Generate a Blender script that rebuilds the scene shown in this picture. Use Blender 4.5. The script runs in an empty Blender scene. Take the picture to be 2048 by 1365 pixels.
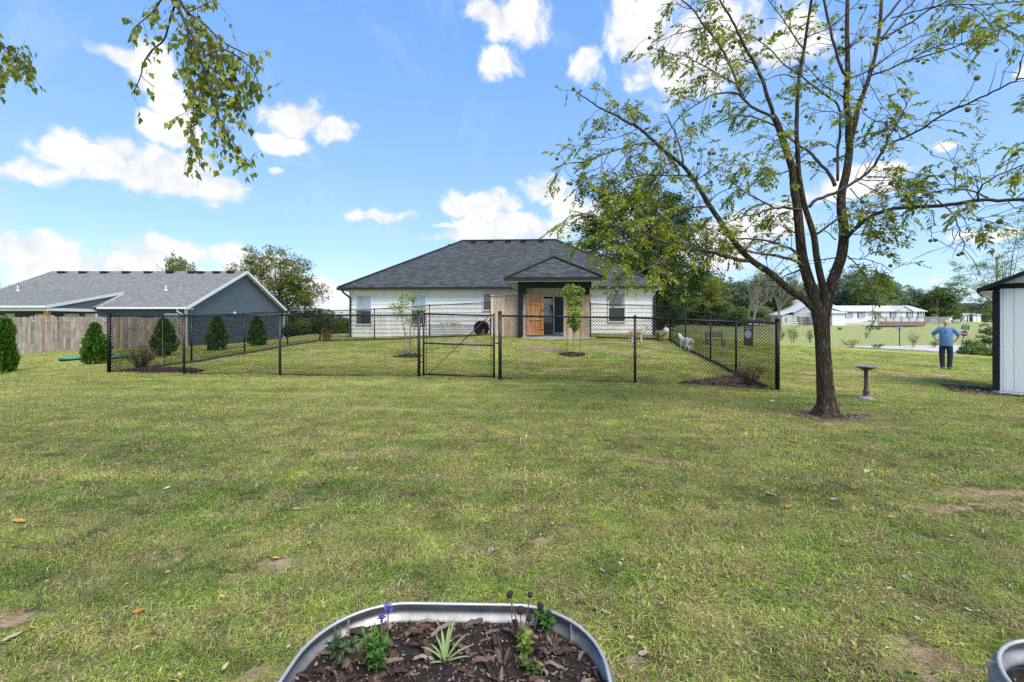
import bpy, bmesh, math, random
import numpy as np
from mathutils import Vector, Matrix, noise as mnoise
rng = np.random.default_rng(7)
random.seed(7)
S = bpy.context.scene
COL = S.collection
R = math.radians
# ------------------------------------------------------------------ camera
CAMZ, FOC = 1.55, 910.0
cam = bpy.data.cameras.new('camera')
cam.sensor_width = 36.0
cam.lens = FOC / 2048 * 36
cam.shift_y = -(682.5 - 640.0) / 2048
cam.clip_start = 0.05
cam.clip_end = 3000
camo = bpy.data.objects.new('camera', cam)
camo.location = (0, 0, CAMZ)
camo.rotation_euler = (R(90), 0, 0)
COL.objects.link(camo)
S.camera = camo
S.view_settings.view_transform = 'Standard'
S.view_settings.look = 'None'
S.view_settings.exposure = 1.0
S.view_settings.gamma = 1
S.view_settings.use_curve_mapping = False
try:
    S.cycles.max_bounces = 6
    S.cycles.transparent_max_bounces = 6
    S.cycles.use_denoising = False
except Exception:
    pass
SUN_ELEV, SUN_AZ = 55.0, 152.0      # azimuth from +Y clockwise: high behind the camera, to the right, behind thin cloud
sun = bpy.data.lights.new('sun', 'SUN')
sun.energy = 2.7
sun.angle = R(38)
sun.color = (1.0, 0.94, 0.84)
suno = bpy.data.objects.new('sun', sun)
suno.rotation_euler = (R(90 - SUN_ELEV), 0, R(-SUN_AZ + 180))
suno.location = (0, -10, 30)
COL.objects.link(suno)

# ------------------------------------------------------------------ world: Nishita sky with cumulus laid out by direction
W = bpy.data.worlds.new('World')
S.world = W
W.use_nodes = True
nt = W.node_tree
nt.nodes.clear()
def wn(t, **k):
    n = nt.nodes.new(t)
    for a, b in k.items():
        setattr(n, a, b)
    return n
def wm(op, a, b=None, c=None):
    n = wn('ShaderNodeMath', operation=op)
    for i, v in enumerate((a, b, c)):
        if v is None: continue
        if isinstance(v, (int, float)): n.inputs[i].default_value = v
        else: nt.links.new(v, n.inputs[i])
    return n.outputs[0]
def wv(op, a, b=None, c=None):
    n = wn('ShaderNodeVectorMath', operation=op)
    for i, v in enumerate((a, b, c)):
        if v is None: continue
        if isinstance(v, (tuple, list)): n.inputs[i].default_value = v
        else: nt.links.new(v, n.inputs[i])
    return n.outputs['Value'] if op == 'LENGTH' else n.outputs[0]
def wsmooth(v, a, b):
    n = wn('ShaderNodeMapRange', interpolation_type='SMOOTHSTEP')
    nt.links.new(v, n.inputs[0])
    n.inputs[1].default_value = a; n.inputs[2].default_value = b
    return n.outputs[0]
def wmix(f, a, b):
    n = wn('ShaderNodeMix', data_type='RGBA')
    for i, v in ((0, f), (6, a), (7, b)):
        if isinstance(v, (int, float)): n.inputs[i].default_value = v
        elif isinstance(v, (tuple, list)): n.inputs[i].default_value = v
        else: nt.links.new(v, n.inputs[i])
    return n.outputs[2]
tc = wn('ShaderNodeTexCoord')
sep = wn('ShaderNodeSeparateXYZ')
nt.links.new(tc.outputs['Generated'], sep.inputs[0])
az = wm('ARCTAN2', sep.outputs[0], sep.outputs[1])
el = wm('ARCSINE', sep.outputs[2])
cmb = wn('ShaderNodeCombineXYZ')
nt.links.new(az, cmb.inputs[0]); nt.links.new(el, cmb.inputs[1])
AE = cmb.outputs[0]
def nz(scale, detail, rough, vec, dist=0.0):
    n = wn('ShaderNodeTexNoise')
    n.inputs['Scale'].default_value = scale
    n.inputs['Detail'].default_value = detail
    n.inputs['Roughness'].default_value = rough
    n.inputs['Distortion'].default_value = dist
    nt.links.new(vec, n.inputs['Vector'])
    return n
warp = nz(9, 3, .55, AE)
wofs = wv('MULTIPLY_ADD', warp.outputs['Color'], (.09, .07, 0), (-.045, -.035, 0))
AEw = wv('ADD', AE, wofs)
def px_dir(px, py):
    a = math.atan((px - 1024) / FOC)
    return a, math.atan((640 - py) / FOC * math.cos(a))
CL = [(60,352,85,26),(190,330,95,42),(235,300,45,28),(330,350,130,45),(430,368,55,35),(395,325,45,22),
 (245,112,60,18),(300,150,52,45),(330,190,48,35),(350,258,62,28),
 (600,232,62,34),(660,262,42,26),(575,285,46,16),
 (70,510,110,28),(15,500,55,20),(130,540,130,24),(330,505,105,32),(300,540,160,24),(450,505,55,18),(520,540,90,26),
 (755,430,62,15),(965,412,70,24),(1010,455,120,28),(1090,375,46,26),(940,480,70,18),(640,575,55,24),(700,605,60,22),
 (1035,38,78,34),(975,25,40,22),(990,132,46,22),(1165,125,36,24),
 (1290,50,75,60),(1400,95,150,62),(1560,95,100,40),(1350,150,60,22),
 (1770,335,70,16),(1690,372,110,24),(1530,440,110,34),(1400,520,110,34),(1910,282,26,7),(1960,462,62,9),(1880,560,18,6),
 (1190,420,90,46),(150,285,30,9),(2035,150,28,12),(555,340,16,8),(890,452,26,7),(1440,480,90,30)]
cur = None
for (x, y, rx, ry) in CL:
    a, e = px_dir(x, y)
    c2 = math.cos(a)
    rx *= 1.13; ry *= 1.18
    ra = rx / FOC * c2 * c2
    re = ry / FOC * c2
    v = wv('MULTIPLY_ADD', AEw, (1/ra, 1/re, 0), (-a/ra, -e/re, 0))
    L = wv('LENGTH', v)
    cur = L if cur is None else wm('MINIMUM', cur, L)
body = wm('SUBTRACT', 1.0, cur)
fb = nz(13, 9, .62, AEw, .2)
fb2 = nz(34, 6, .6, AE)
edge = wm('MULTIPLY_ADD', fb.outputs[0], 2.4, -1.08)
d = wm('ADD', wm('MULTIPLY', body, .95), edge)
dens = wsmooth(d, -.02, .55)
# the rest of the sky, outside the part the list covers: the same kind of scattered cumulus
gl = nz(3.2, 7, .6, AE, .3)
gd = wsmooth(gl.outputs[0], .54, .68)
front = wsmooth(wm('ABSOLUTE', az), .95, 1.15)
high = wsmooth(el, .62, .74)
rest = wm('MAXIMUM', front, high)
dens = wm('MAXIMUM', dens, wm('MULTIPLY', gd, rest))
# faint high wisps
wi = nz(5, 6, .65, AE, .6)
wis = wm('MULTIPLY', wsmooth(wi.outputs[0], .5, .8), .3)
dens = wm('MAXIMUM', dens, wis)
above = wsmooth(el, -.01, .02)
dens = wm('MULTIPLY', dens, above)
sky = wn('ShaderNodeTexSky', sky_type='NISHITA')
sky.sun_disc = False
sky.sun_elevation = R(SUN_ELEV)
sky.sun_rotation = R(SUN_AZ)
sky.air_density = 1.0
sky.dust_density = 0.6
sky.ozone_density = 1.6
sk_gain = wv('MULTIPLY', sky.outputs[0], (1.5, 1.6, 1.7))
gr = wn('ShaderNodeValToRGB')
nt.links.new(wm('MULTIPLY', wm('MAXIMUM', el, 0.0), 1 / 1.2), gr.inputs[0])
ge = gr.color_ramp.elements
for i_ in range(2): ge.new(.5)
for e_, (p_, c_) in zip(ge, ((0, (1.56, 2.22, 3.02)), (.12, (1.08, 1.83, 3.04)), (.42, (.62, 1.41, 2.97)), (1, (.34, .96, 2.5)))):
    e_.position = p_; e_.color = (*c_, 1)
SKYM = wmix(.82, sk_gain, gr.outputs[0])
shade = wsmooth(wm('ADD', wm('MULTIPLY', fb.outputs[0], .7), wm('MULTIPLY', fb2.outputs[0], .35)), .36, .62)
ccol = wmix(shade, (2.58, 2.74, 2.95, 1), (3.46, 3.48, 3.5, 1))
ccol = wmix(wsmooth(dens, .1, .8), (2.95, 3.18, 3.42, 1), ccol)
out = wmix(dens, SKYM, ccol)
bg = wn('ShaderNodeBackground')
nt.links.new(out, bg.inputs[0])
bg.inputs[1].default_value = .15
wo = wn('ShaderNodeOutputWorld')
nt.links.new(bg.outputs[0], wo.inputs[0])

# ------------------------------------------------------------------ helpers
def P(px, py, k):
    return Vector(((px - 1024) / k, FOC / k, CAMZ - (py - 640) / k))
def PY(px, py, y):
    return P(px, py, FOC / y)
def tag(o, label=None, cat=None, group=None, kind=None):
    if label: o['label'] = label
    if cat: o['category'] = cat
    if group: o['group'] = group
    if kind: o['kind'] = kind
    return o
def empty(name, loc=(0, 0, 0), rz=0, label=None, cat=None, group=None, kind=None):
    o = bpy.data.objects.new(name, None)
    o.empty_display_size = .1
    o.location = loc; o.rotation_euler = (0, 0, rz)
    COL.objects.link(o)
    return tag(o, label, cat, group, kind)
def obj(name, me, parent=None, m=None, loc=None, rot=None, smooth=False, scale=None):
    o = bpy.data.objects.new(name, me)
    COL.objects.link(o)
    if parent is not None: o.parent = parent
    if m is not None and len(me.materials) == 0: me.materials.append(m)
    if loc is not None: o.location = loc
    if rot is not None: o.rotation_euler = rot
    if scale is not None: o.scale = scale
    if smooth and me.polygons: me.polygons.foreach_set('use_smooth', [True] * len(me.polygons))
    return o
def clone(o, parent=None):
    c = o.copy(); COL.objects.link(c)
    if parent is not None: c.parent = parent
    for ch in list(o.children): clone(ch, c)
    return c
def np_mesh(name, V, F, smooth=False):
    """V (n,3) float, F (m,k) int all same size"""
    V = np.asarray(V, dtype=np.float32); F = np.asarray(F, dtype=np.int32)
    me = bpy.data.meshes.new(name)
    m, k = F.shape
    me.vertices.add(len(V)); me.vertices.foreach_set('co', V.ravel())
    me.loops.add(m * k); me.loops.foreach_set('vertex_index', F.ravel())
    me.polygons.add(m)
    me.polygons.foreach_set('loop_start', np.arange(0, m * k, k, dtype=np.int32))
    me.polygons.foreach_set('loop_total', np.full(m, k, dtype=np.int32))
    if smooth: me.polygons.foreach_set('use_smooth', np.ones(m, dtype=bool))
    me.update(calc_edges=True)
    return me
class MB:
    def __init__(s): s.v = []; s.f = []; s.uv = {}
    def add(s, vs, fs, uvs=None):
        b = len(s.v); s.v += [tuple(x) for x in vs]
        for i, f in enumerate(fs):
            if uvs is not None: s.uv[len(s.f)] = uvs[i]
            s.f.append(tuple(b + j for j in f))
        return s
    def box(s, a, b):
        x0, y0, z0 = a; x1, y1, z1 = b
        if x0 > x1: x0, x1 = x1, x0
        if y0 > y1: y0, y1 = y1, y0
        if z0 > z1: z0, z1 = z1, z0
        return s.add([(x0,y0,z0),(x1,y0,z0),(x1,y1,z0),(x0,y1,z0),(x0,y0,z1),(x1,y0,z1),(x1,y1,z1),(x0,y1,z1)],
            [(3,2,1,0),(4,5,6,7),(0,1,5,4),(1,2,6,5),(2,3,7,6),(3,0,4,7)])
    def bar(s, p, q, w, h, up=(0, 0, 1)):
        """box beam from p to q, w sideways, h along up"""
        p = Vector(p); q = Vector(q); d = (q - p).normalized(); up = Vector(up)
        sx = d.cross(up).normalized(); uz = sx.cross(d).normalized()
        vs = []
        for c in (p, q):
            for a, b in ((-1,-1),(1,-1),(1,1),(-1,1)):
                vs.append(c + sx * (a * w / 2) + uz * (b * h / 2))
        return s.add(vs, [(0,1,2,3),(7,6,5,4),(0,4,5,1),(1,5,6,2),(2,6,7,3),(3,7,4,0)])
    def tube(s, pts, rad, n=8, cap=True):
        pts = [Vector(p) for p in pts]
        if not hasattr(rad, '__len__'): rad = [rad] * len(pts)
        b = len(s.v); prev = None
        for i, p in enumerate(pts):
            d = (pts[min(i + 1, len(pts) - 1)] - pts[max(i - 1, 0)])
            if d.length < 1e-9: d = Vector((0, 0, 1))
            d.normalize()
            if prev is None:
                a = Vector((0, 0, 1)) if abs(d.z) < .9 else Vector((1, 0, 0))
                u = d.cross(a).normalized()
            else:
                u = (prev - d * prev.dot(d)).normalized()
            prev = u; w = d.cross(u)
            for j in range(n):
                t = 2 * math.pi * j / n
                s.v.append(tuple(p + (u * math.cos(t) + w * math.sin(t)) * rad[i]))
        for i in range(len(pts) - 1):
            for j in range(n):
                j2 = (j + 1) % n
                s.f.append((b + i*n + j, b + i*n + j2, b + (i+1)*n + j2, b + (i+1)*n + j))
        if cap:
            s.f.append(tuple(b + j for j in range(n))[::-1])
            s.f.append(tuple(b + (len(pts) - 1) * n + j for j in range(n)))
        return s
    def lathe(s, prof, c=(0, 0, 0), n=24):
        b = len(s.v)
        for r, z in prof:
            for j in range(n):
                t = 2 * math.pi * j / n
                s.v.append((c[0] + r * math.cos(t), c[1] + r * math.sin(t), c[2] + z))
        for i in range(len(prof) - 1):
            for j in range(n):
                j2 = (j + 1) % n
                s.f.append((b + i*n + j, b + i*n + j2, b + (i+1)*n + j2, b + (i+1)*n + j))
        return s
    def mesh(s, name, smooth=False):
        me = bpy.data.meshes.new(name)
        me.from_pydata(s.v, [], s.f)
        if s.uv:
            ul = me.uv_layers.new(name='UVMap')
            for fi, uvs in s.uv.items():
                for li, uv in zip(me.polygons[fi].loop_indices, uvs): ul.data[li].uv = uv
        if smooth: me.polygons.foreach_set('use_smooth', [True] * len(me.polygons))
        me.update()
        return me
    def build(s, name, m, parent=None, smooth=False, **k):
        return obj(name, s.mesh(name, smooth), parent, m, **k)
def quick(name, m, parent, a, b, **k):
    return MB().box(a, b).build(name, m, parent, **k)

# ------------------------------------------------------------------ materials
def mat_nodes(name):
    m = bpy.data.materials.new(name); m.use_nodes = True
    n = m.node_tree; b = n.nodes['Principled BSDF']
    return m, n, b
def L4(c): return (c[0], c[1], c[2], 1)
def ramp(n, fac, stops):
    r = n.nodes.new('ShaderNodeValToRGB')
    e = r.color_ramp.elements
    while len(e) < len(stops): e.new(.5)
    for i, (p, c) in enumerate(stops):
        e[i].position = p; e[i].color = L4(c)
    n.links.new(fac, r.inputs[0])
    return r.outputs[0]
def tex(n, kind, vec, **k):
    t = n.nodes.new(kind)
    for a, b in k.items():
        if a in t.inputs: t.inputs[a].default_value = b
        else: setattr(t, a, b)
    if vec is not None: n.links.new(vec, t.inputs['Vector'])
    return t
def mapping(n, vec, scale=(1, 1, 1), rot=(0, 0, 0)):
    mp = n.nodes.new('ShaderNodeMapping')
    mp.inputs['Scale'].default_value = scale; mp.inputs['Rotation'].default_value = rot
    n.links.new(vec, mp.inputs['Vector'])
    return mp.outputs[0]
def mix(n, f, a, b, bt='MIX'):
    x = n.nodes.new('ShaderNodeMix'); x.data_type = 'RGBA'; x.blend_type = bt
    for i, v in ((0, f), (6, a), (7, b)):
        if isinstance(v, (int, float)): x.inputs[i].default_value = v
        elif isinstance(v, (tuple, list)): x.inputs[i].default_value = L4(v)
        else: n.links.new(v, x.inputs[i])
    return x.outputs[2]
def mth(n, op, a, b=None, c=None):
    x = n.nodes.new('ShaderNodeMath'); x.operation = op
    for i, v in enumerate((a, b, c)):
        if v is None: continue
        if isinstance(v, (int, float)): x.inputs[i].default_value = v
        else: n.links.new(v, x.inputs[i])
    return x.outputs[0]
def mrange(n, v, a, b, c=0.0, d=1.0, smooth=True):
    x = n.nodes.new('ShaderNodeMapRange')
    if smooth: x.interpolation_type = 'SMOOTHSTEP'
    n.links.new(v, x.inputs[0])
    for i, q in ((1, a), (2, b), (3, c), (4, d)): x.inputs[i].default_value = q
    return x.outputs[0]
def bump(n, b, h, strength=.3, dist=.02):
    x = n.nodes.new('ShaderNodeBump')
    x.inputs['Strength'].default_value = strength; x.inputs['Distance'].default_value = dist
    n.links.new(h, x.inputs['Height']); n.links.new(x.outputs[0], b.inputs['Normal'])
def pm(name, c1, c2=None, scale=3.0, rough=.6, metal=0.0, bmp=0.0, stretch=(1, 1, 1), detail=4, spec=.4, coat=0):
    """two-tone noisy surface"""
    m, n, b = mat_nodes(name)
    b.inputs['Roughness'].default_value = rough; b.inputs['Metallic'].default_value = metal
    b.inputs['Specular IOR Level'].default_value = spec
    if coat: b.inputs['Coat Weight'].default_value = coat
    c2 = c2 or tuple(x * .82 for x in c1)
    g = n.nodes.new('ShaderNodeTexCoord')
    v = mapping(n, g.outputs['Object'], stretch)
    t = tex(n, 'ShaderNodeTexNoise', v, Scale=scale, Detail=detail, Roughness=.6)
    col = ramp(n, t.outputs[0], [(.3, c2), (.7, c1)])
    n.links.new(col, b.inputs['Base Color'])
    if bmp:
        t2 = tex(n, 'ShaderNodeTexNoise', v, Scale=scale * 4, Detail=4)
        bump(n, b, t2.outputs[0], bmp, .01)
    return m
def leaf_mat(name, stops, trans=.35, rough=.5, scale=.6, hue_noise=.5, spec=.25):
    """foliage: colour varies from leaf to leaf and from clump to clump"""
    m, n, b = mat_nodes(name)
    g = n.nodes.new('ShaderNodeNewGeometry')
    t = tex(n, 'ShaderNodeTexNoise', g.outputs['Position'], Scale=scale, Detail=3)
    r = mth(n, 'ADD', mth(n, 'MULTIPLY', g.outputs['Random Per Island'], 1 - hue_noise), mth(n, 'MULTIPLY', mrange(n, t.outputs[0], .3, .7, smooth=False), hue_noise))
    c = ramp(n, r, stops)
    n.links.new(c, b.inputs['Base Color'])
    b.inputs['Roughness'].default_value = rough
    b.inputs['Specular IOR Level'].default_value = spec
    tr = n.nodes.new('ShaderNodeBsdfTranslucent')
    c2 = mix(n, 1.0, c, (1.0, 1.12, .55), 'MULTIPLY')
    n.links.new(c2, tr.inputs[0])
    ms = n.nodes.new('ShaderNodeMixShader'); ms.inputs[0].default_value = trans
    n.links.new(b.outputs[0], ms.inputs[1]); n.links.new(tr.outputs[0], ms.inputs[2])
    n.links.new(ms.outputs[0], n.nodes['Material Output'].inputs[0])
    return m
M = {}
M['white'] = pm('white_paint', (.78, .79, .79), (.70, .71, .71), 2, .5)
M['vinyl'] = pm('white_vinyl_siding', (.86, .84, .80), (.80, .78, .745), 1.2, .45, stretch=(.3, 1, 3))
M['black'] = pm('black_vinyl_coating', (.012, .012, .014), (.02, .02, .022), 8, .38)
M['blackwire'] = pm('black_wire', (.006, .006, .007), (.009, .009, .010), 8, .9, spec=.08)
M['caps'] = pm('charcoal_ridge_caps', (.040, .044, .046), (.026, .029, .031), 9, .95)
M['blacktrim'] = pm('black_trim', (.010, .011, .013), (.016, .017, .019), 3, .6, spec=.25)
M['concrete'] = pm('concrete', (.45, .43, .40), (.33, .32, .30), 6, .9, bmp=.3)
M['galv'] = pm('galvanised_steel', (.60, .60, .58), (.42, .42, .41), 14, .45, metal=.55, detail=6)
M['dark'] = pm('dark_interior', (.012, .012, .012), (.02, .018, .016), 3, .9)
def glass_mat(name, tint, rough=.04):
    m, n, b = mat_nodes(name)
    b.inputs['Base Color'].default_value = L4(tint)
    b.inputs['Roughness'].default_value = rough
    b.inputs['Specular IOR Level'].default_value = 1.0
    b.inputs['Coat Weight'].default_value = 1.0
    b.inputs['Coat Roughness'].default_value = .02
    return m
M['glass'] = glass_mat('window_glass', (.03, .035, .04))
M['glass_pale'] = glass_mat('window_glass_sky_reflection', (.26, .34, .40))  # bluish sky reflection painted into the pane colour, no blind behind it
M['screen'] = pm('insect_screen', (.055, .06, .065), (.04, .045, .05), 60, .7)

def wood_mat(name, cs, grain=1.0, rough=.8, axis='Z', scale=1.0):
    """boards: every board its own tone (object random), long grain, knots"""
    m, n, b = mat_nodes(name)
    tcn = n.nodes.new('ShaderNodeTexCoord'); oi = n.nodes.new('ShaderNodeObjectInfo')
    st = {'Z': (14, 14, .9), 'X': (.9, 14, 14)}[axis]
    off = n.nodes.new('ShaderNodeVectorMath'); off.operation = 'ADD'
    cx = n.nodes.new('ShaderNodeCombineXYZ')
    for i in range(3): n.links.new(mth(n, 'MULTIPLY', oi.outputs['Random'], 37.0 + i * 11), cx.inputs[i])
    n.links.new(tcn.outputs['Object'], off.inputs[0]); n.links.new(cx.outputs[0], off.inputs[1])
    v = mapping(n, off.outputs[0], tuple(x * scale for x in st))
    t = tex(n, 'ShaderNodeTexNoise', v, Scale=1.0, Detail=6, Roughness=.65, Distortion=.6)
    t2 = tex(n, 'ShaderNodeTexNoise', off.outputs[0], Scale=2.2, Detail=3)
    f = mth(n, 'ADD', mth(n, 'MULTIPLY', t.outputs[0], .55), mth(n, 'MULTIPLY', t2.outputs[0], .45))
    c = ramp(n, f, [(.33, cs[0]), (.5, cs[1]), (.66, cs[2])])
    br = mrange(n, oi.outputs['Random'], 0, 1, .78, 1.22, False)
    hs = n.nodes.new('ShaderNodeHueSaturation')
    n.links.new(br, hs.inputs['Value']); n.links.new(c, hs.inputs['Color'])
    n.links.new(mrange(n, mth(n, 'FRACT', mth(n, 'MULTIPLY', oi.outputs['Random'], 7.3)), 0, 1, .65, 1.2, False), hs.inputs['Saturation'])
    n.links.new(hs.outputs[0], b.inputs['Base Color'])
    b.inputs['Roughness'].default_value = rough
    bump(n, b, t.outputs[0], .35 * grain, .004)
    return m
M['oldwood'] = wood_mat('weathered_grey_board', ((.17, .125, .10), (.36, .29, .24), (.50, .43, .37)))
M['cedar'] = wood_mat('pale_cedar_board', ((.38, .235, .14), (.55, .37, .245), (.64, .46, .33)))
M['redcedar'] = wood_mat('orange_cedar_board', ((.22, .085, .03), (.45, .20, .075), (.55, .34, .18)))

def shingle_mat(name, dark, mid, light, blotch=.5, rowh=.14):
    m, n, b = mat_nodes(name)
    uv = n.nodes.new('ShaderNodeUVMap')
    br = tex(n, 'ShaderNodeTexBrick', uv.outputs[0])
    br.offset = .5
    br.inputs['Scale'].default_value = 1.0
    br.inputs['Brick Width'].default_value = .30
    br.inputs['Row Height'].default_value = rowh
    br.inputs['Mortar Size'].default_value = .010
    br.inputs['Mortar Smooth'].default_value = .3
    br.inputs['Bias'].default_value = 0
    br.inputs['Color1'].default_value = (0, 0, 0, 1); br.inputs['Color2'].default_value = (1, 1, 1, 1)
    br.inputs['Mortar'].default_value = (.35, .35, .35, 1)
    t = tex(n, 'ShaderNodeTexNoise', uv.outputs[0], Scale=260, Detail=2)
    t3 = tex(n, 'ShaderNodeTexNoise', mapping(n, uv.outputs[0], (1.3, 3.0, 1)), Scale=3.0, Detail=4, Roughness=.75)
    f = mth(n, 'ADD', mth(n, 'MULTIPLY', br.outputs[0], blotch), mth(n, 'ADD', mth(n, 'MULTIPLY', t.outputs[0], .25), mth(n, 'MULTIPLY', t3.outputs[0], .75 - blotch)))
    c = ramp(n, f, [(.15, dark), (.42, mid), (.75, light)])
    c = mix(n, mth(n, 'MULTIPLY', br.outputs['Fac'], .6), c, tuple(x * .35 for x in dark))
    n.links.new(c, b.inputs['Base Color'])
    b.inputs['Roughness'].default_value = .9
    sx = n.nodes.new('ShaderNodeSeparateXYZ'); n.links.new(uv.outputs[0], sx.inputs[0])
    row = mth(n, 'FRACT', mth(n, 'DIVIDE', sx.outputs[1], rowh))
    h = mth(n, 'ADD', mth(n, 'SUBTRACT', 1.0, row), mth(n, 'MULTIPLY', br.outputs[0], .35))
    bump(n, b, h, .8, .012)
    return m
M['shingle_dark'] = shingle_mat('charcoal_shingles', (.016, .018, .019), (.032, .036, .038), (.075, .082, .085), .45)
M['shingle_grey'] = shingle_mat('grey_shingles', (.060, .057, .052), (.135, .130, .121), (.33, .322, .305), .14)
M['bark'] = None
# ------------------------------------------------------------------ terrain
_cp = []
def cp(px, py, k): 
    p = P(px, py, k); _cp.append((p.x, p.y, p.z))
for x, y, z in [(-3,-1,0),(3,-1,0),(0,-6,0),(-15,-6,.1),(15,-6,-.05),(-8,2,.08),(-4,3,.03),(0,2.5,0),(4,3,0),(9,3,0),(0,6,.04),(-5,7,.08),(-9,6,.12),(8,6,0),
                (-30,0,.2),(30,0,-.4),(0,-60,0),(-60,-60,0),(60,-60,-.5),(-120,0,0),(120,0,-2),(0,-200,0)]:
    _cp.append((x, y, z))
for a in [(1655,835,126),(218,748,77),(368,750,78.5),(560,752,80),(838,755,83),(1000,760,85),(1270,768,88),(1555,783,91),
          (1732,798,103),(1988,787,94),(2150,800,94),(1892,738,57),(1700,722,50),(1600,715,50),
          (1421,721,62.7),(1472,748,74),(1371,699,52),(1340,681,45),(1181,677,46),(981,671,44.5),(859,676,43),(749,681,41.5),(640,683,40),(575,692,45),(489,708,53),
          (850,712,58),(1150,710,60),(1020,690,52),(700,715,58),
          (700,675,35.7),(1309,671,37.2),(1000,672,36.3),
          (372,693,29),(567,688,20.3),(0,711,43),(200,700,36.4),(145,719,52),(190,729,60),(10,748,66),(100,740,66),
          (1650,693,30),(1690,696,30),(1830,703,30),(1950,711,30),(2100,722,30),(1600,688,31),(1500,678,32),(1420,672,32),
          (1919,712,21),(1830,702,19),(1690,703,19),(2040,715,19),(1600,690,20),(1500,675,20),
          (1799,692,16),(1690,692,16.2),(1935,692,16.2),(2040,694,16.2),(1600,680,16.2),(1450,668,16.2),
          (1700,672,12.5),(1850,672,12.5),(1600,668,12.5),(1700,650.5,9.6),(1850,650,9.6),(1600,651,9.3),(1480,651,9.3),(2000,652,9),(1400,651,9),(1900,645,5.7),(1600,645,5.7),(2100,646,5.7),
          (1340,655,15),(800,665,20),(500,672,16),(300,680,16),(100,690,20),(600,672,22),(-300,700,20)]:
    cp(*a)
for x in (-300, -150, 0, 150, 300):
    _cp.append((x, 300, .6)); _cp.append((x, 160, .4 if x >= 0 else -.6))
CPA = np.array(_cp)
def _uv(x, y):
    # smooth remap so that far control points do not crowd out near ones
    r = np.hypot(x, y) + 1e-6
    s = np.log1p(r / 6.0) / r
    return x * s, y * s
_u, _v = _uv(CPA[:, 0], CPA[:, 1])
_n = len(CPA)
A = np.zeros((_n + 3, _n + 3))
_C2 = .045 ** 2
def _kern(dx, dy): return np.sqrt(dx * dx + dy * dy + _C2)
A[:_n, :_n] = _kern(_u[:, None] - _u[None], _v[:, None] - _v[None]) - np.eye(_n) * .002
A[:_n, _n] = 1; A[:_n, _n + 1] = _u; A[:_n, _n + 2] = _v
A[_n:, :_n] = A[:_n, _n:].T
SOL = np.linalg.solve(A, np.concatenate([CPA[:, 2], np.zeros(3)]))
def terr(x, y):
    x = np.asarray(x, dtype=float); y = np.asarray(y, dtype=float)
    sh = x.shape; x = x.ravel(); y = y.ravel()
    u, v = _uv(x, y)
    out = np.empty(len(x))
    for i in range(0, len(x), 20000):
        a, b = u[i:i+20000], v[i:i+20000]
        out[i:i+20000] = _kern(a[:, None] - _u, b[:, None] - _v) @ SOL[:_n] + SOL[_n] + SOL[_n+1] * a + SOL[_n+2] * b
    # gentle unevenness of the lawn
    out += .012 * np.sin(x * 2.1 + 1.3 * np.sin(y * .9)) * np.cos(y * 1.7 + x * .6) + .006 * np.sin(x * 5.3 + y * 2.2) * np.sin(y * 4.7)
    return out.reshape(sh)
def gz(x, y): return float(terr(np.array([x]), np.array([y]))[0])
def G(px, py, k):
    """point on the ground at that image column and distance"""
    p = P(px, py, k); p.z = gz(p.x, p.y); return p

# bare-earth patches: centre, half sizes, strength
def gp(px, py, k, rx, ry, s=1.0):
    p = P(px, py, k); return (p.x, p.y, rx, ry, s)
def gnd(px, py, rx, ry, s=1.0):
    """patch seen at pixel (px,py) on roughly flat lawn"""
    k = (py - 640) / 1.55 if py > 790 else (py - 640) / 1.42
    return (px - 1024) / k, FOC / k, rx, ry, s
BARE = [gnd(560,1130,.16,.10,.8),gnd(470,1165,.14,.09,.7),gnd(20,1240,.22,.07,.7),gnd(75,1340,.16,.06,.9),gnd(700,915,.3,.2,.7),gnd(760,905,.25,.15,.6),
        gnd(1090,1090,.16,.12,.5),gnd(1300,915,.25,.2,.5),gnd(1960,985,.5,.16,.6),gnd(2010,1010,.3,.12,.5),gnd(1880,1010,.4,.12,.6),gnd(1270,765,.3,.2,.5),
        gnd(1680,850,.5,.22,.6),gnd(1760,858,.4,.15,.5),gnd(1600,862,.3,.15,.6),gnd(1830,1290,.16,.12,.6),gnd(1900,1340,.25,.1,.9),gnd(880,1170,.12,.07,.5),
        gnd(330,1120,.14,.1,.5),gnd(240,980,.2,.12,.4),gnd(1500,1180,.14,.1,.5),gnd(1350,1060,.2,.1,.4),gnd(1620,1130,.2,.1,.4),gnd(540,1350,.08,.05,1),gnd(500,1363,.08,.05,1),gnd(1260,1330,.08,.08,.8)]
for a in [(1080,695,54,.9,.5),(1100,712,57,.7,.4,.9),(1060,728,66,.5,.3,.8),(930,725,62,.45,.25,.9),(950,698,54,.8,.35,.9),(1250,715,58,.7,.5,.9),(1290,725,66,.4,.4,.8),(1190,702,54,.7,.35,.8),
          (1310,700,52,.6,.5,.7),(1000,745,76,.3,.2,.7),(795,730,68,.5,.25,.9),(650,727,66,.4,.2,.5),(630,712,56,.6,.3,.6),(1110,745,74,.6,.25,.6),(920,685,49,1.0,.4,.8),(1230,690,49,1.0,.4,.9),(1150,690,49,.8,.3,.9),(1330,745,78,.4,.2,.5),
          (1590,738,70,.5,.18,1),(1620,745,76,.5,.16,1),(1680,735,66,.8,.25,1),(1720,742,68,.7,.22,1),(1790,742,66,1.0,.4,.8),(1830,752,70,1.1,.35,.8),(1760,757,76,.9,.3,.6),(1890,750,66,.8,.3,.6),(1930,760,72,.7,.25,.6),
          (1437,687,50,.35,.3,.8),(1445,712,60,.4,.25,.7),(1480,705,58,.4,.3,.6),(1515,695,54,.4,.3,.7),(1570,700,55,.6,.25,.6),(1540,725,66,.3,.2,.5)]:
    BARE.append(gp(*a))
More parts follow.
